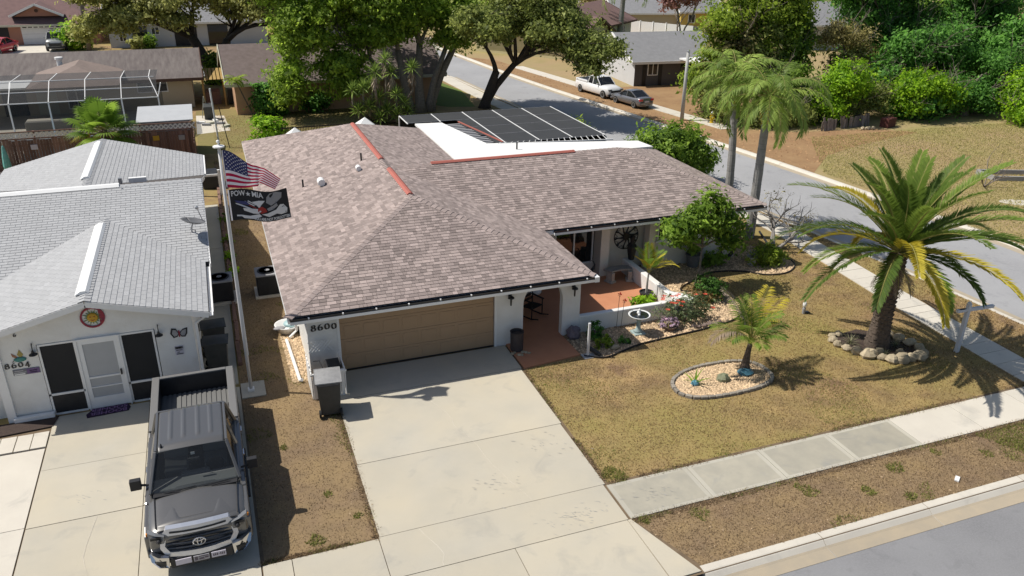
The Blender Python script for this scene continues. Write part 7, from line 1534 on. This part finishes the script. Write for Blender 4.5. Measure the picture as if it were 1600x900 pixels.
# gate and edging between the two houses
gt = thing('low_gate', 'low white rail gate between two posts in the gap behind the houses', 'gate', (-.5, 40.0, 0))
for x in (-.95, -.05): MB().box(x-.06, 39.94, 0, x+.06, 40.06, 1.25).build('post', white_trim, gt)
MB().box(-.89, 39.97, .95, -.11, 40.03, 1.05).build('rail', w_pale if 'w_pale' in globals() else white_trim, gt)
bev(MB().box(-.85, 41.0, 0, -.1, 42.4, .7).solo('storage_box', black, 'black covered box behind the low white gate between the houses', 'box', (-.5, 41.7, 0)), .05)
te = thing('timber_edging', 'row of reddish brown edging timbers along the gap between the houses', 'edging', (-.17, 32, 0))
for k in range(14): MB().obox((-.16+R.uniform(-.02, .02), 23.2+1.5*k, .06), .06, .72, .06, Matrix.Rotation(R.uniform(-.02, .02), 3, 'Z'), 0, R.random()).build('timber', wood_brown, te)
for i, y in enumerate((29.6, 31.2, 33.2, 36.0)): shrub('weed', 'low green weed at the edging timbers between the houses, '+['nearest', 'second', 'third', 'farthest'][i]+' one', 'weed', (-.05, y, .14), (.22, .3, .16), 260, leaf_bright if i < 2 else leaf_mid, .1, clump=.08)
# ------------------------------------------------------------------ houses and gardens behind
roof_brown_far = M('far_brown_roof', (.19, .15, .14), .95, (.14, .11, .10), 3, .6, bump=.3, bsc=20); roof_purple = M('far_mauve_roof', (.20, .125, .115), .95, (.15, .095, .09), 2, .5, bump=.3, bsc=20)
roof_grey_far = M('far_grey_roof', (.25, .25, .255), .95, (.2, .2, .205), 3, .5, bump=.3, bsc=20); roof_long = M('streaked_grey_brown_roof', (.205, .18, .165), .95, (.13, .11, .105), 1.6, .6, bump=.4, bsc=14, stretch=(3, .6, 1))
w_beige = M('beige_wall', (.52, .45, .33), .8, (.46, .40, .29), 1, .5); w_peach = M('peach_wall', (.50, .31, .19), .8, (.44, .27, .17), 1, .5); w_salmon = M('salmon_wall', (.45, .22, .155), .8, (.40, .2, .14), 1, .5)
w_cream = M('cream_wall', (.58, .52, .30), .8, (.52, .46, .27), 1, .5); w_pale = M('pale_cream_wall', (.56, .55, .44), .8, (.5, .49, .39), 1, .5); w_grey_shade = M('shaded_grey_wall', (.12, .115, .12), .8, (.10, .095, .10), 1, .5); w_lgrey = M('light_grey_wall', (.55, .55, .56), .8, (.5, .5, .51), 1, .5); w_yel = M('yellow_wall', (.60, .44, .12), .8)
brown_trim = M('brown_trim', (.10, .055, .04), .7)
def ghouse(label, corner, ang, L_, W_, he, hr, wallm, roofm, trim=white_trim, over=.45, wins=(), doors=(), hip=False, gable_m=None, frontwall=None):
    """gabled house: local u along the ridge from corner, v to the back; wins = (side, u0, u1, z0, z1)"""
    t = thing('house', label, 'house', (corner[0], corner[1], 0)); c, s = math.cos(ang), math.sin(ang)
    def P(u, v, z): return (corner[0]+u*c-v*s, corner[1]+u*s+v*c, z)
    b = MB()
    def wallq(p): b.add(p, [tuple(range(len(p)))])
    wallq([P(0, 0, 0), P(L_, 0, 0), P(L_, 0, he), P(0, 0, he)]); b.build('wall', wallm, t); b = MB(); wallq([P(L_, W_, 0), P(0, W_, 0), P(0, W_, he), P(L_, W_, he)]); b.build('wall', wallm, t)
    b = MB(); hz = hr if not hip else he
    wallq([P(0, W_, 0), P(0, 0, 0), P(0, 0, he), P(0, W_/2, hz-.05), P(0, W_, he)]); b.build('gable_wall', gable_m or wallm, t); b = MB(); wallq([P(L_, 0, 0), P(L_, W_, 0), P(L_, W_, he), P(L_, W_/2, hz-.05), P(L_, 0, he)]); b.build('gable_wall', gable_m or wallm, t)
    sl_ = (hr-he)/(W_/2); o = over; ze = he-sl_*o; b = MB(); ins = W_/2+o if hip else 0; th = .10
    for (A, B_, C_, D_) in (((-o, -o, ze), (L_+o, -o, ze), (L_+o-ins, W_/2, hr), (-o+ins, W_/2, hr)), ((L_+o, W_+o, ze), (-o, W_+o, ze), (-o+ins, W_/2, hr), (L_+o-ins, W_/2, hr))):
        b.extr([P(*A), P(*B_), P(*C_), P(*D_)], (0, 0, th))
    if hip:
        b.extr([P(-o, W_+o, ze), P(-o, -o, ze), P(-o+ins, W_/2, hr)], (0, 0, th)); b.extr([P(L_+o, -o, ze), P(L_+o, W_+o, ze), P(L_+o-ins, W_/2, hr)], (0, 0, th))
    b.build('roof', roofm, t)
    b = MB(); b.bar(P(-o, -o-.02, ze+.0), P(L_+o, -o-.02, ze+.0), .04, .2)
    b.build('fascia', trim, t)
    if not hip:
        for u in (-o-.02, L_+o+.02):
            b = MB(); b.bar(P(u, -o, ze+.03), P(u, W_/2, hr+.03), .05, .22); b.bar(P(u, W_/2, hr+.03), P(u, W_+o, ze+.03), .05, .22); b.build('barge_board', trim, t)
    for side, u0, u1, z0, z1 in wins:
        f = (lambda u, d, z: P(u, -d, z)) if side == 'f' else ((lambda u, d, z: P(-d, u, z)) if side == 'l' else (lambda u, d, z: P(L_+d, u, z)))
        b = MB()
        for a, b2, c2, d2 in ((u0, z0, u1, z0+.07), (u0, z1-.07, u1, z1), (u0, z0+.07, u0+.07, z1-.07), (u1-.07, z0+.07, u1, z1-.07), ((u0+u1)/2-.03, z0+.07, (u0+u1)/2+.03, z1-.07)):
            vs = [f(a, .06, b2), f(c2, .06, b2), f(c2, .06, d2), f(a, .06, d2), f(a, .005, b2), f(c2, .005, b2), f(c2, .005, d2), f(a, .005, d2)]; b.add(vs, [(0, 1, 2, 3), (0, 4, 5, 1), (1, 5, 6, 2), (2, 6, 7, 3), (3, 7, 4, 0)])
        o_ = b.build('window', white_trim, t); b = MB(); b.add([f(u0+.05, .02, z0+.05), f(u1-.05, .02, z0+.05), f(u1-.05, .02, z1-.05), f(u0+.05, .02, z1-.05)], [(0, 1, 2, 3)]); b.build('pane', glass_dark, o_)
    for side, u0, u1, z1, mt, nm in doors:
        f = (lambda u, d, z: P(u, -d, z)) if side == 'f' else ((lambda u, d, z: P(-d, u, z)) if side == 'l' else (lambda u, d, z: P(L_+d, u, z)))
        b = MB(); vs = [f(u0, .04, .02), f(u1, .04, .02), f(u1, .04, z1), f(u0, .04, z1), f(u0, .0, .02), f(u1, .0, .02), f(u1, .0, z1), f(u0, .0, z1)]; b.add(vs, [(0, 1, 2, 3), (0, 4, 5, 1), (1, 5, 6, 2), (2, 6, 7, 3), (3, 7, 4, 0)]); dd = b.build(nm, mt, t)
        if nm == 'garage_door':
            k = int((u1-u0)/.54)
            for i in range(k): u = u0+.12+(u1-u0-.24)*i/k; MB().add([f(u+.05, .05, z1-.38), f(u+.42, .05, z1-.38), f(u+.42, .05, z1-.17), f(u+.05, .05, z1-.17)], [(0, 1, 2, 3)]).build('pane', glass_dark, dd)
            for z in (.55, 1.05, 1.55): MB().add([f(u0+.03, .046, z-.008), f(u1-.03, .046, z-.008), f(u1-.03, .046, z+.008), f(u0+.03, .046, z+.008)], [(0, 1, 2, 3)]).build('panel_seam', grey_paint, dd)
    return t, P
# long grey roofed house with screened patio (left, behind the fence)
lh2, P2 = ghouse('long beige house with a streaked grey brown roof and screened patio', (-26, 61.6), 0, 25.0, 6.2, 2.35, 3.55, w_beige, roof_long, brown_trim, .75, [('f', 21.4, 23.4, 1.15, 2.05), ('f', 17.0, 18.2, .3, 2.0)], [('f', 10.5, 12.6, 2.05, glass_dark, 'sliding_door'), ('f', 13.2, 14.6, 2.05, black, 'sliding_door'), ('f', 15.2, 16.4, 2.0, w_pale, 'door')])
b = MB(); b.extr([(-10.6, 57.6, 2.35), (-5.3, 57.6, 2.35), (-7.9, 59.9, 3.35)], (0, 0, .08)); b.extr([(-5.3, 57.6, 2.35), (-5.3, 62.4, 2.6), (-7.9, 62.4, 3.35), (-7.9, 59.9, 3.35)], (0, 0, .08)); b.extr([(-10.6, 62.4, 2.6), (-10.6, 57.6, 2.35), (-7.9, 59.9, 3.35), (-7.9, 62.4, 3.35)], (0, 0, .08)); b.build('patio_roof', M('far_tan_roof', (.26, .205, .18), .95, (.2, .16, .14), 3, .5), lh2)
b = MB(); b.box(-22, 58.2, 2.3, -10.7, 61.2, 2.42); b.build('patio_roof', white_roof, lh2); MB().lathe([(.18, 0), (.18, .5), (.26, .52), (.26, .66), (.01, .7)], (-9.2, 62.9, 2.9), 12).build('vent_pipe', white_trim, lh2)
pcage = thing('screen_enclosure', 'white framed see through pool screen enclosure behind the wooden fence', 'screen enclosure', (-9, 55, 0))
xsC = [-15.2, -12.9, -10.72, -8.7, -6.8, -4.86, -2.85]; lev = [(52.6, 2.5), (53.45, 2.96), (54.3, 3.42), (57.7, 3.3)]
for i, x in enumerate(xsC):
    b = MB(); b.box(x-.04, 52.56, 0, x+.04, 52.64, 2.46); b.build('post', white_trim, pcage)
    b = MB(); xs_ = [x, x-.22*(i == 6), x-.45*(i == 6)-.0, x-.5*(i == 6)]
    for k in range(3): b.bar((xs_[k], *lev[k]), (xs_[k+1], *lev[k+1]), .04, .04)
    b.build('rafter', white_trim, pcage)
for k, (y, z) in enumerate(lev[:3]):
    for i in range(6): b = MB(); b.bar((xsC[i]+.045, y, z), (xsC[i+1]-.045-(.12 if (i == 5 and k) else 0), y, z), .045, .05); b.build('beam', white_trim, pcage)
for i in range(6):
    a, c = xsC[i]+.04, xsC[i+1]-.04
    for k in range(3): MB().poly([(a, *lev[k]), (c, *lev[k]), (c, *lev[k+1]), (a, *lev[k+1])]).build('screen_panel', screen_see, pcage)
    MB().poly([(a, 52.6, .4), (c, 52.6, .4), (c, 52.6, 2.46), (a, 52.6, 2.46)]).build('screen_panel', screen_see, pcage)
    b = MB(); b.box(a, 52.57, .36, c, 52.63, .42); b.build('rail', white_trim, pcage)
MB().poly([(-2.85, 52.6, 0), (-2.85, 57.7, 0), (-2.85, 57.7, 2.4), (-2.85, 52.6, 2.46)]).build('screen_panel', screen_see, pcage)
b = MB(); b.bar((-2.85, 52.6, 2.5), (-2.85, 57.7, 2.45), .05, .05); b.build('beam', white_trim, pcage)
sheet('pool_deck', [(-18, 48.5), (-2.6, 48.5), (-2.6, 61.6), (-18, 61.6)], .012, conc_pale)
sheet('pool_water', [(-10.2, 49.4), (-5.0, 49.4), (-5.0, 52.2), (-10.2, 52.2)], .02, M('pool_water_blue', (.10, .24, .30), .08, (.14, .30, .36), 2, .5))
b = MB()
for x in (-11.6, -11.0): b.tube([(x, 50.6, 0), (x, 50.6, .8), (x+.1, 50.2, .9), (x+.2, 49.6, .5), (x+.2, 49.5, 0)], .03, 6)
solo(b, 'pool_rail', chrome, 'bent metal handrail at the pool edge behind the lattice', 'handrail', (-11.3, 50, 0))
bev(MB().box(-10.9, 56.5, .0, -8.4, 57.6, .6).solo('patio_sofa', M('patio_cream', (.5, .47, .4), .8), 'pale patio seat inside the screened pool area', 'sofa', (-9.6, 57, 0)), .06)
for x, lb in ((-13.6, 'metal patio chair left in the screened pool area'), (-12.6, 'second metal patio chair near the pool handrail')):
    t = thing('patio_chair', lb, 'chair', (x, 51.6, 0), 'patio chairs by the far pool')
    MB().box(x-.25, 51.4, .40, x+.25, 51.85, .44).build('seat', steel, t); MB().box(x-.25, 51.85, .44, x+.25, 51.9, .95).build('backrest', steel, t)
    for dx in (-.22, .22):
        for dy in (51.43, 51.83): MB().box(x+dx-.02, dy-.02, 0, x+dx+.02, dy+.02, .4).build('leg', steel, t)
# wooden fence with lattice
fnc = thing('wooden_fence', 'reddish brown board fence with a white lattice top behind the pale grey roof', 'fence', (-7, 47.2, 0)); x = -14.0
bmesh_cache = {}
while x < -1.15:
    k = R.randint(0, 5)
    if k not in bmesh_cache: bmesh_cache[k] = MB().box(0, 0, .03, .135, .022, 1.62+.01*k, 0, k/5).mesh('board', wood_brown)
    o = link_mesh('board', bmesh_cache[k], fnc); o.location = (x+7, R.uniform(-.006, .006), 0); x += .142
for z in (.35, 1.3): MB().box(-14, 47.226, z, -1.1, 47.27, z+.09).build('rail', wood_brown, fnc)
for i in range(6): x = -14+2.56*i; MB().box(x, 47.275, 0, x+.1, 47.36, 2.08).build('post', wood_brown, fnc)
MB().box(-14, 47.18, 1.68, -1.1, 47.24, 1.74).build('rail', wood_brown, fnc); MB().box(-14, 47.18, 2.04, -1.1, 47.24, 2.09).build('rail', wood_brown, fnc)
latm = M('lattice_white', (.72, .70, .67), .8)
b = MB(); x = -14
while x < -1.2:
    b.bar((x, 47.20, 1.70), (x+.36, 47.20, 2.06), .012, .06, up=(0, 0, 1)); b.bar((x+.36, 47.215, 1.70), (x, 47.215, 2.06), .012, .06, up=(0, 0, 1)); x += .24
b.build('lattice', latm, fnc, kind='stuff')
fn2 = thing('wooden_fence', 'short end run of brown fence going back at the right end', 'fence', (-1.0, 49, 0))
for k in range(22): MB().box(-1.05, 43.6+.165*k, .02, -1.02, 43.75+.165*k, 1.7+R.uniform(-.04, .1), 0, R.random()).build('board', wood_brown, fn2)
for x, z, mt, lb in ((-8.9, 1.25, plate_m, 'small white ornament square hanging on the wooden fence'), (-3.0, 1.3, yel, 'yellow plaque hanging on the wooden fence'), (-1.7, 1.25, grey_paint, 'grey plaque hanging near the right end of the wooden fence'), (-12.4, 1.25, grey_paint, 'dark decoration hanging on the fence at the left edge'), (-4.6, 1.35, blackmetal, 'black oval ornament hanging on the wooden fence')):
    MB().box(x-.16, 47.15, z-.13, x+.16, 47.19, z+.13).solo('fence_ornament', mt, lb, 'ornament', (x, 47.17, z))
pu = thing('closed_umbrella', 'closed turquoise garden umbrella leaning at the wooden fence', 'umbrella', (-10.2, 46.6, 0)); b = MB(); b.lathe([(.02, .1), (.16, .25), (.2, .5), (.15, 1.0), (.06, 1.5), (.01, 1.6)], (-10.2, 46.6, 0), 9); b.build('canopy', M('turquoise_cloth', (.08, .40, .36), .8, (.3, .5, .48), 9, .4), pu); MB().tube([(-10.2, 46.6, 0), (-10.2, 46.6, 1.75)], .02, 6).build('pole', steel, pu)
shd = thing('garden_shed', 'low garden shed with a pale grey metal roof behind the fence', 'shed', (-2.4, 49, 0)); MB().box(-3.7, 47.6, 0, -1.15, 50.2, 2.05).build('wall', grey_paint, shd); b = MB(); b.extr([(-3.9, 47.45, 2.10), (-1.0, 47.45, 2.10), (-1.0, 50.4, 2.36), (-3.9, 50.4, 2.36)], (0, 0, .05)); b.build('roof', M('grey_metal_roof', (.48, .49, .50), .5, (.42, .43, .44), 2, .5), shd)
# clutter between the houses
lt = thing('lean_to', 'yellowish wooden lean to with clutter between the two back houses', 'shed', (0, 63, 0)); yw = M('yellow_wood', (.42, .29, .10), .8, (.3, .2, .08), 4, .5)
for x, y in ((-.3, 61.5), (1.1, 61.5), (-.3, 64), (1.1, 64)): MB().box(x-.06, y-.06, 0, x+.06, y+.06, 1.9).build('post', yw, lt)
for k in range(7): MB().bar((-.5+.26*k, 61.2, 1.9), (-.5+.26*k, 64.3, 2.2), .2, .03, 0, R.random()).build('plank', yw, lt)
MB().box(-.2, 62, 0, .8, 63.4, .9).build('workbench', wood_brown, lt)
MB().box(1.3, 61.6, .1, 2.2, 62.6, 1.1).solo('barbecue_grill', black, 'black covered grill beside the peach house corner', 'grill', (1.7, 62, 0))
bev(MB().obox((-.15, 57.2, .5), .3, .3, .5, Matrix.Rotation(.3, 3, 'X')).solo('trash_bin', bin_grey, 'dark bin leaning among the clutter on the gravel patch', 'bin', (-.15, 57.2, 0)), .04)
b = MB(); b.tube([(-.6, 57.6, 0), (-.35, 57.3, 1.5)], .03, 5); b.tube([(-.1, 57.6, 0), (-.35, 57.3, 1.5)], .03, 5); solo(b, 'a_frame', w_pale, 'pale wooden a frame standing on the gravel patch', 'frame', (-.35, 57.5, 0))
for k in range(6): MB().obox((-.7+.3*k, 55.5+R.uniform(-1, 1), .08), .25, .12, .06, Matrix.Rotation(R.uniform(0, 3), 3, 'Z')).solo('scrap', [white_trim, grey_paint, w_pale][k % 3], 'loose scrap on the gravel patch between the back houses, '+['leftmost', 'second from left', 'third from left', 'third from right', 'second from right', 'rightmost'][k], 'scrap', (0, 55.5, 0), group='scraps on the gravel patch')
t = thing('pole', 'thin white pole standing in the back lawn', 'pole', (.2, 49.5, 0)); MB().tube([(.2, 49.5, 0), (.1, 49.5, 3.4)], .05, 7).build('pole', white_trim, t)
t = thing('pole', 'thin dark pole leaning in the back lawn', 'pole', (.75, 49.0, 0)); MB().tube([(.75, 49.0, 0), (.45, 49.2, 2.4)], .025, 6).build('pole', black, t)
# dark picket fence and white canopies behind the main roof
pf2 = thing('picket_fence', 'low black picket fence behind the ridge of the brown roof', 'fence', (5, 47, 0))
for k in range(52): x = 3.6+.09*k; MB().box(x, 47.1, 0, x+.04, 47.13, 1.45).build('picket', blackmetal, pf2)
MB().box(3.55, 47.135, 1.35, 8.3, 47.16, 1.42).build('rail', blackmetal, pf2); MB().box(3.55, 47.135, .3, 8.3, 47.16, .37).build('rail', blackmetal, pf2)
for x, y, z, r, lb in ((7.75, 43.2, 2.62, .62, 'white canopy tip showing above the roof ridge'), (4.0, 42.9, 2.38, .6, 'white canopy tip showing at the left part of the roof edge')):
    t = thing('garden_canopy', lb, 'canopy', (x, y, 0)); b = MB(); b.add([(x-r, y-r, z-.55), (x+r, y-r, z-.55), (x+r, y+r, z-.55), (x-r, y+r, z-.55), (x, y, z)], [(0, 1, 4), (1, 2, 4), (2, 3, 4), (3, 0, 4)]); b.build('canopy', white_roof, t); MB().tube([(x, y, 0), (x, y, z-.05)], .03, 6).build('pole', steel, t)
# houses
ghouse('peach house with a mauve brown roof behind the back lawn', (1.7, 57.9), .02, 14.2, 7.0, 2.4, 4.15, w_peach, roof_brown_far, w_pale, .6, [('f', 3.0, 4.2, .9, 2.0), ('f', 7.5, 8.7, .9, 2.0)], [('r', 1, 5.5, 2.1, black, 'opening')])
ghouse('salmon house with a mauve roof and white garage door at the left photo edge', (-27, 98.3), 0, 17.0, 11, 2.25, 4.7, w_salmon, roof_purple, w_pale, .7, [('f', 6.0, 7.2, .8, 2.0)], [('f', 9.75, 14.1, 2.05, white_trim, 'garage_door'), ('f', 7.6, 8.6, 2.05, dark_trim, 'door')], hip=True)
b = MB(); gb = thing('roof_gable', 'small front gable with a white rake on the mauve roof', 'gable', (-15.5, 98.5, 2.6)); b.extr([(-17.7, 98.6, 2.75), (-13.4, 98.6, 2.75), (-15.55, 98.6, 3.8)], (0, .1, 0)); b.build('gable_wall', w_salmon, gb)
for s_ in (-1, 1):
    b = MB(); b.extr([(-15.55, 98.1, 3.95), (-15.55+s_*2.5, 98.1, 2.82), (-15.55+s_*2.5, 99.3, 2.82), (-15.55, 102.6, 3.95)], (0, 0, .06)); b.build('roof', roof_purple, gb); b = MB(); b.bar((-15.55, 98.07, 3.94), (-15.55+s_*2.52, 98.07, 2.80), .05, .22); b.build('barge_board', white_trim, gb)
MB().lathe([(.18, -.03), (.18, 0)], (-15.55, 98.58, 3.3), 12, axis='y').build('gable_vent', brown_trim, gb)
ghouse('white house with dark windows behind the broad oak', (-8.7, 93.6), 0, 15.5, 8, 2.5, 4.0, w_lgrey, roof_grey_far, white_trim, .5, [('f', .9, 1.6, .6, 1.9), ('f', 4.0, 4.8, 1.2, 2.0)], [('f', 2.2, 3.6, 2.1, glass_dark, 'door'), ('f', 6.2, 8.4, 2.1, dark_trim, 'opening'), ('f', 9.5, 11.5, 2.1, glass_dark, 'door')])
ghouse('cream house wing with a brown roof and pale siding beyond the gray house', (41.0, 81.4), .70, 8.3, 8, 2.4, 4.1, w_pale, roof_purple, brown_trim, .5, [('f', 4.3, 6.3, .7, 1.9), ('f', .4, 1.2, .6, 1.9)])
ghouse('cream gable front wing with a garage beside the oak crown', (34.6, 73.2), .70, 6.9, 12, 2.3, 2.35, w_cream, roof_purple, brown_trim, .1, [], [('f', 2.2, 6.4, 2.05, grey_paint, 'garage_door')])
cgw = thing('gable_roof', 'brown gable roof over the cream garage wing', 'roof', (34.6, 73.2, 2.3)); c, s = math.cos(.70), math.sin(.70)
def PG(u, v, z): return (34.6+u*c-v*s, 73.2+u*s+v*c, z)
b = MB(); b.extr([PG(-.1, -.03, 2.3), PG(7.0, -.03, 2.3), PG(3.45, -.03, 3.75)], (-.2*-s*-1, .2*c, 0)); b.build('gable_wall', w_cream, cgw)
for u0 in (-.6, 7.5): b = MB(); b.extr([PG(u0, -.5, 2.18), PG(3.45, -.5, 3.85), PG(3.45, 12, 3.85), PG(u0, 12, 2.18)], (0, 0, .08)); b.build('roof', roof_purple, cgw); b = MB(); b.bar(PG(u0, -.52, 2.2), PG(3.45, -.52, 3.87), .05, .2); b.build('barge_board', brown_trim, cgw)
ghouse('grey house with a sunlit gable end and a dark shaded front by the street', (33.4, 60.0), -.07, 10, 8.4, 2.1, 3.75, w_grey_shade, roof_grey_far, white_trim, .4, [('f', 1.15, 2.1, .85, 1.85)], [('f', .72, 1.05, 1.85, black, 'shutter'), ('f', 2.2, 2.5, 1.85, black, 'shutter'), ('f', 4.2, 5.2, 2.0, glass_dark, 'door')], gable_m=w_lgrey)  # sun and shade put into the wall colours: pale gable end, dark front
cpo = thing('carport', 'flat white carport roof at the right side of the grey house', 'carport', (38.5, 58, 0)); MB().box(37.2, 56.6, 2.15, 41.5, 59.4, 2.27).build('roof', white_roof, cpo)
for x in (37.4, 39.3, 41.3): MB().box(x-.05, 56.7, 0, x+.05, 56.8, 2.15).build('post', white_trim, cpo)
vf = thing('vinyl_fence', 'long white vinyl fence behind the green lawn', 'fence', (51, 88, 0)); vm_ = M('vinyl_white', (.82, .82, .82), .5)
for k in range(5):
    a = Vector((49.4+.95*k, 91.4-1.45*k, 0)); c_ = Vector((49.4+.95*(k+1), 91.4-1.45*(k+1), 0)); MB().bar((a.x, a.y, .85), (c_.x, c_.y, .85), .05, 1.6).build('fence_panel', vm_, vf); MB().box(a.x-.07, a.y-.07, 0, a.x+.07, a.y+.07, 1.75).build('post', vm_, vf)
gf = thing('wooden_fence', 'grey weathered fence continuing from the white vinyl fence', 'fence', (55, 84, 0))
for k in range(14): MB().bar((54.2+.4*k, 84.2-.2*k, .8), (54.55+.4*k, 84.0-.2*k, .8), .03, 1.6, 0, R.random()).build('board', grey_paint, gf)
ghouse('low house with a plain grey roof behind the white vinyl fence', (50.5, 97), -.25, 11, 7, 2.0, 3.3, w_beige, roof_grey_far, white_trim, .4)
ghouse('small yellow house with a white porch by the vine covered tree', (58.5, 94), -.1, 6, 6, 2.3, 3.6, w_yel, roof_grey_far, white_trim, .4, [('f', 1, 2, .8, 1.9)])
ghouse('white house with a dark screened porch at the top edge of the photo', (57, 116), .1, 9, 9, 2.8, 4.3, w_lgrey, roof_grey_far, white_trim, .4, [('f', 2, 3, 1, 2)], [('f', 4.2, 8.4, 2.4, screen_dark, 'screen_porch')])
ghouse('pale house with an orange brown roof above the cream house', (40, 110), .3, 13, 9, 2.4, 4.0, w_pale, M('far_orange_roof', (.30, .18, .12), .95, (.24, .15, .1), 2, .5), white_trim, .4, [('f', 3, 4, .8, 1.9)])
ghouse('grey house glimpsed through the gap of the thicket', (62, 74), -.1, 14, 9, 2.8, 4.6, w_lgrey, roof_grey_far, white_trim, .5, [('f', 2, 3.2, .9, 2.0)])
ghouse('grey roofed house far behind the yellow green tree', (9, 100), 0, 14, 9, 2.5, 4.2, w_pale, roof_grey_far, white_trim, .5)
ghouse('pale house with a tan roof behind the utility pole', (-8.5, 112), 0, 12, 9, 2.5, 4.0, w_pale, M('far_tan2', (.34, .23, .15), .95), white_trim, .5)
# far trees
for i, (x, y, r, lm) in enumerate(((22, 92, 3.2, leaf_oak), (27, 108, 4, leaf_oak_grey), (33, 95, 3, leaf_oak), (52, 106, 2.6, leaf_pale), (66, 101, 3.4, leaf_mid), (70, 88, 4, leaf_deep), (74, 66, 4.5, leaf_deep), (-2, 104, 3.4, leaf_oak_grey), (12, 112, 4.5, leaf_oak), (66, 60, 4, leaf_mid))):
    lbs = ['dark round tree at the far end of the side street', 'greyish tree behind the far end of the side street', 'dark tree behind the cream house roof', 'pale tree beside the white porch house at the top edge', 'green tree right of the small yellow house', 'dark tree far behind the vine covered tree', 'dark tree deep behind the thicket at the right', 'greyish tree behind the white house at the oak', 'dark tree far behind the yellow green tree', 'green tree behind the gap in the thicket']
    tree('far_tree', lbs[i], 'tree', (x, y), [(x, y, 3.4, r, r, r*.7), (x+r*.5, y, 4.8, r*.7, r*.7, r*.5), (x-r*.5, y+1, 4.4, r*.7, r*.7, r*.5)], 3600, lm, bark_dark, [((x, y), (x, y, 2), .3, .2)], leaf=.5, clump=.8, per=20, twigs=2)
cr = thing('flowering_tree', 'pinkish flowering tree at the top edge beside the vine covered tree', 'tree', (50, 80, 0)); b = MB()
for d in ((.3, 0, 1), (-.4, .1, 1), (.1, -.2, 1)): branch(b, (50, 80, 0), d, 4.2, .12, 2)
b.build('trunk', bark_grey, cr)
P, D, T_, C = crown_points([(50, 80, 5.6, 2.2, 1.8, 1.6), (48.4, 80, 4.8, 1.2, 1.2, 1)], 2200, .5, 16, .3); V, F = leaf_quads(P, D, .35, .6); np_mesh('crown', V, F, leafmat('pink_blossom', (.30, .13, .12), (.42, .24, .20)), T_, cr)
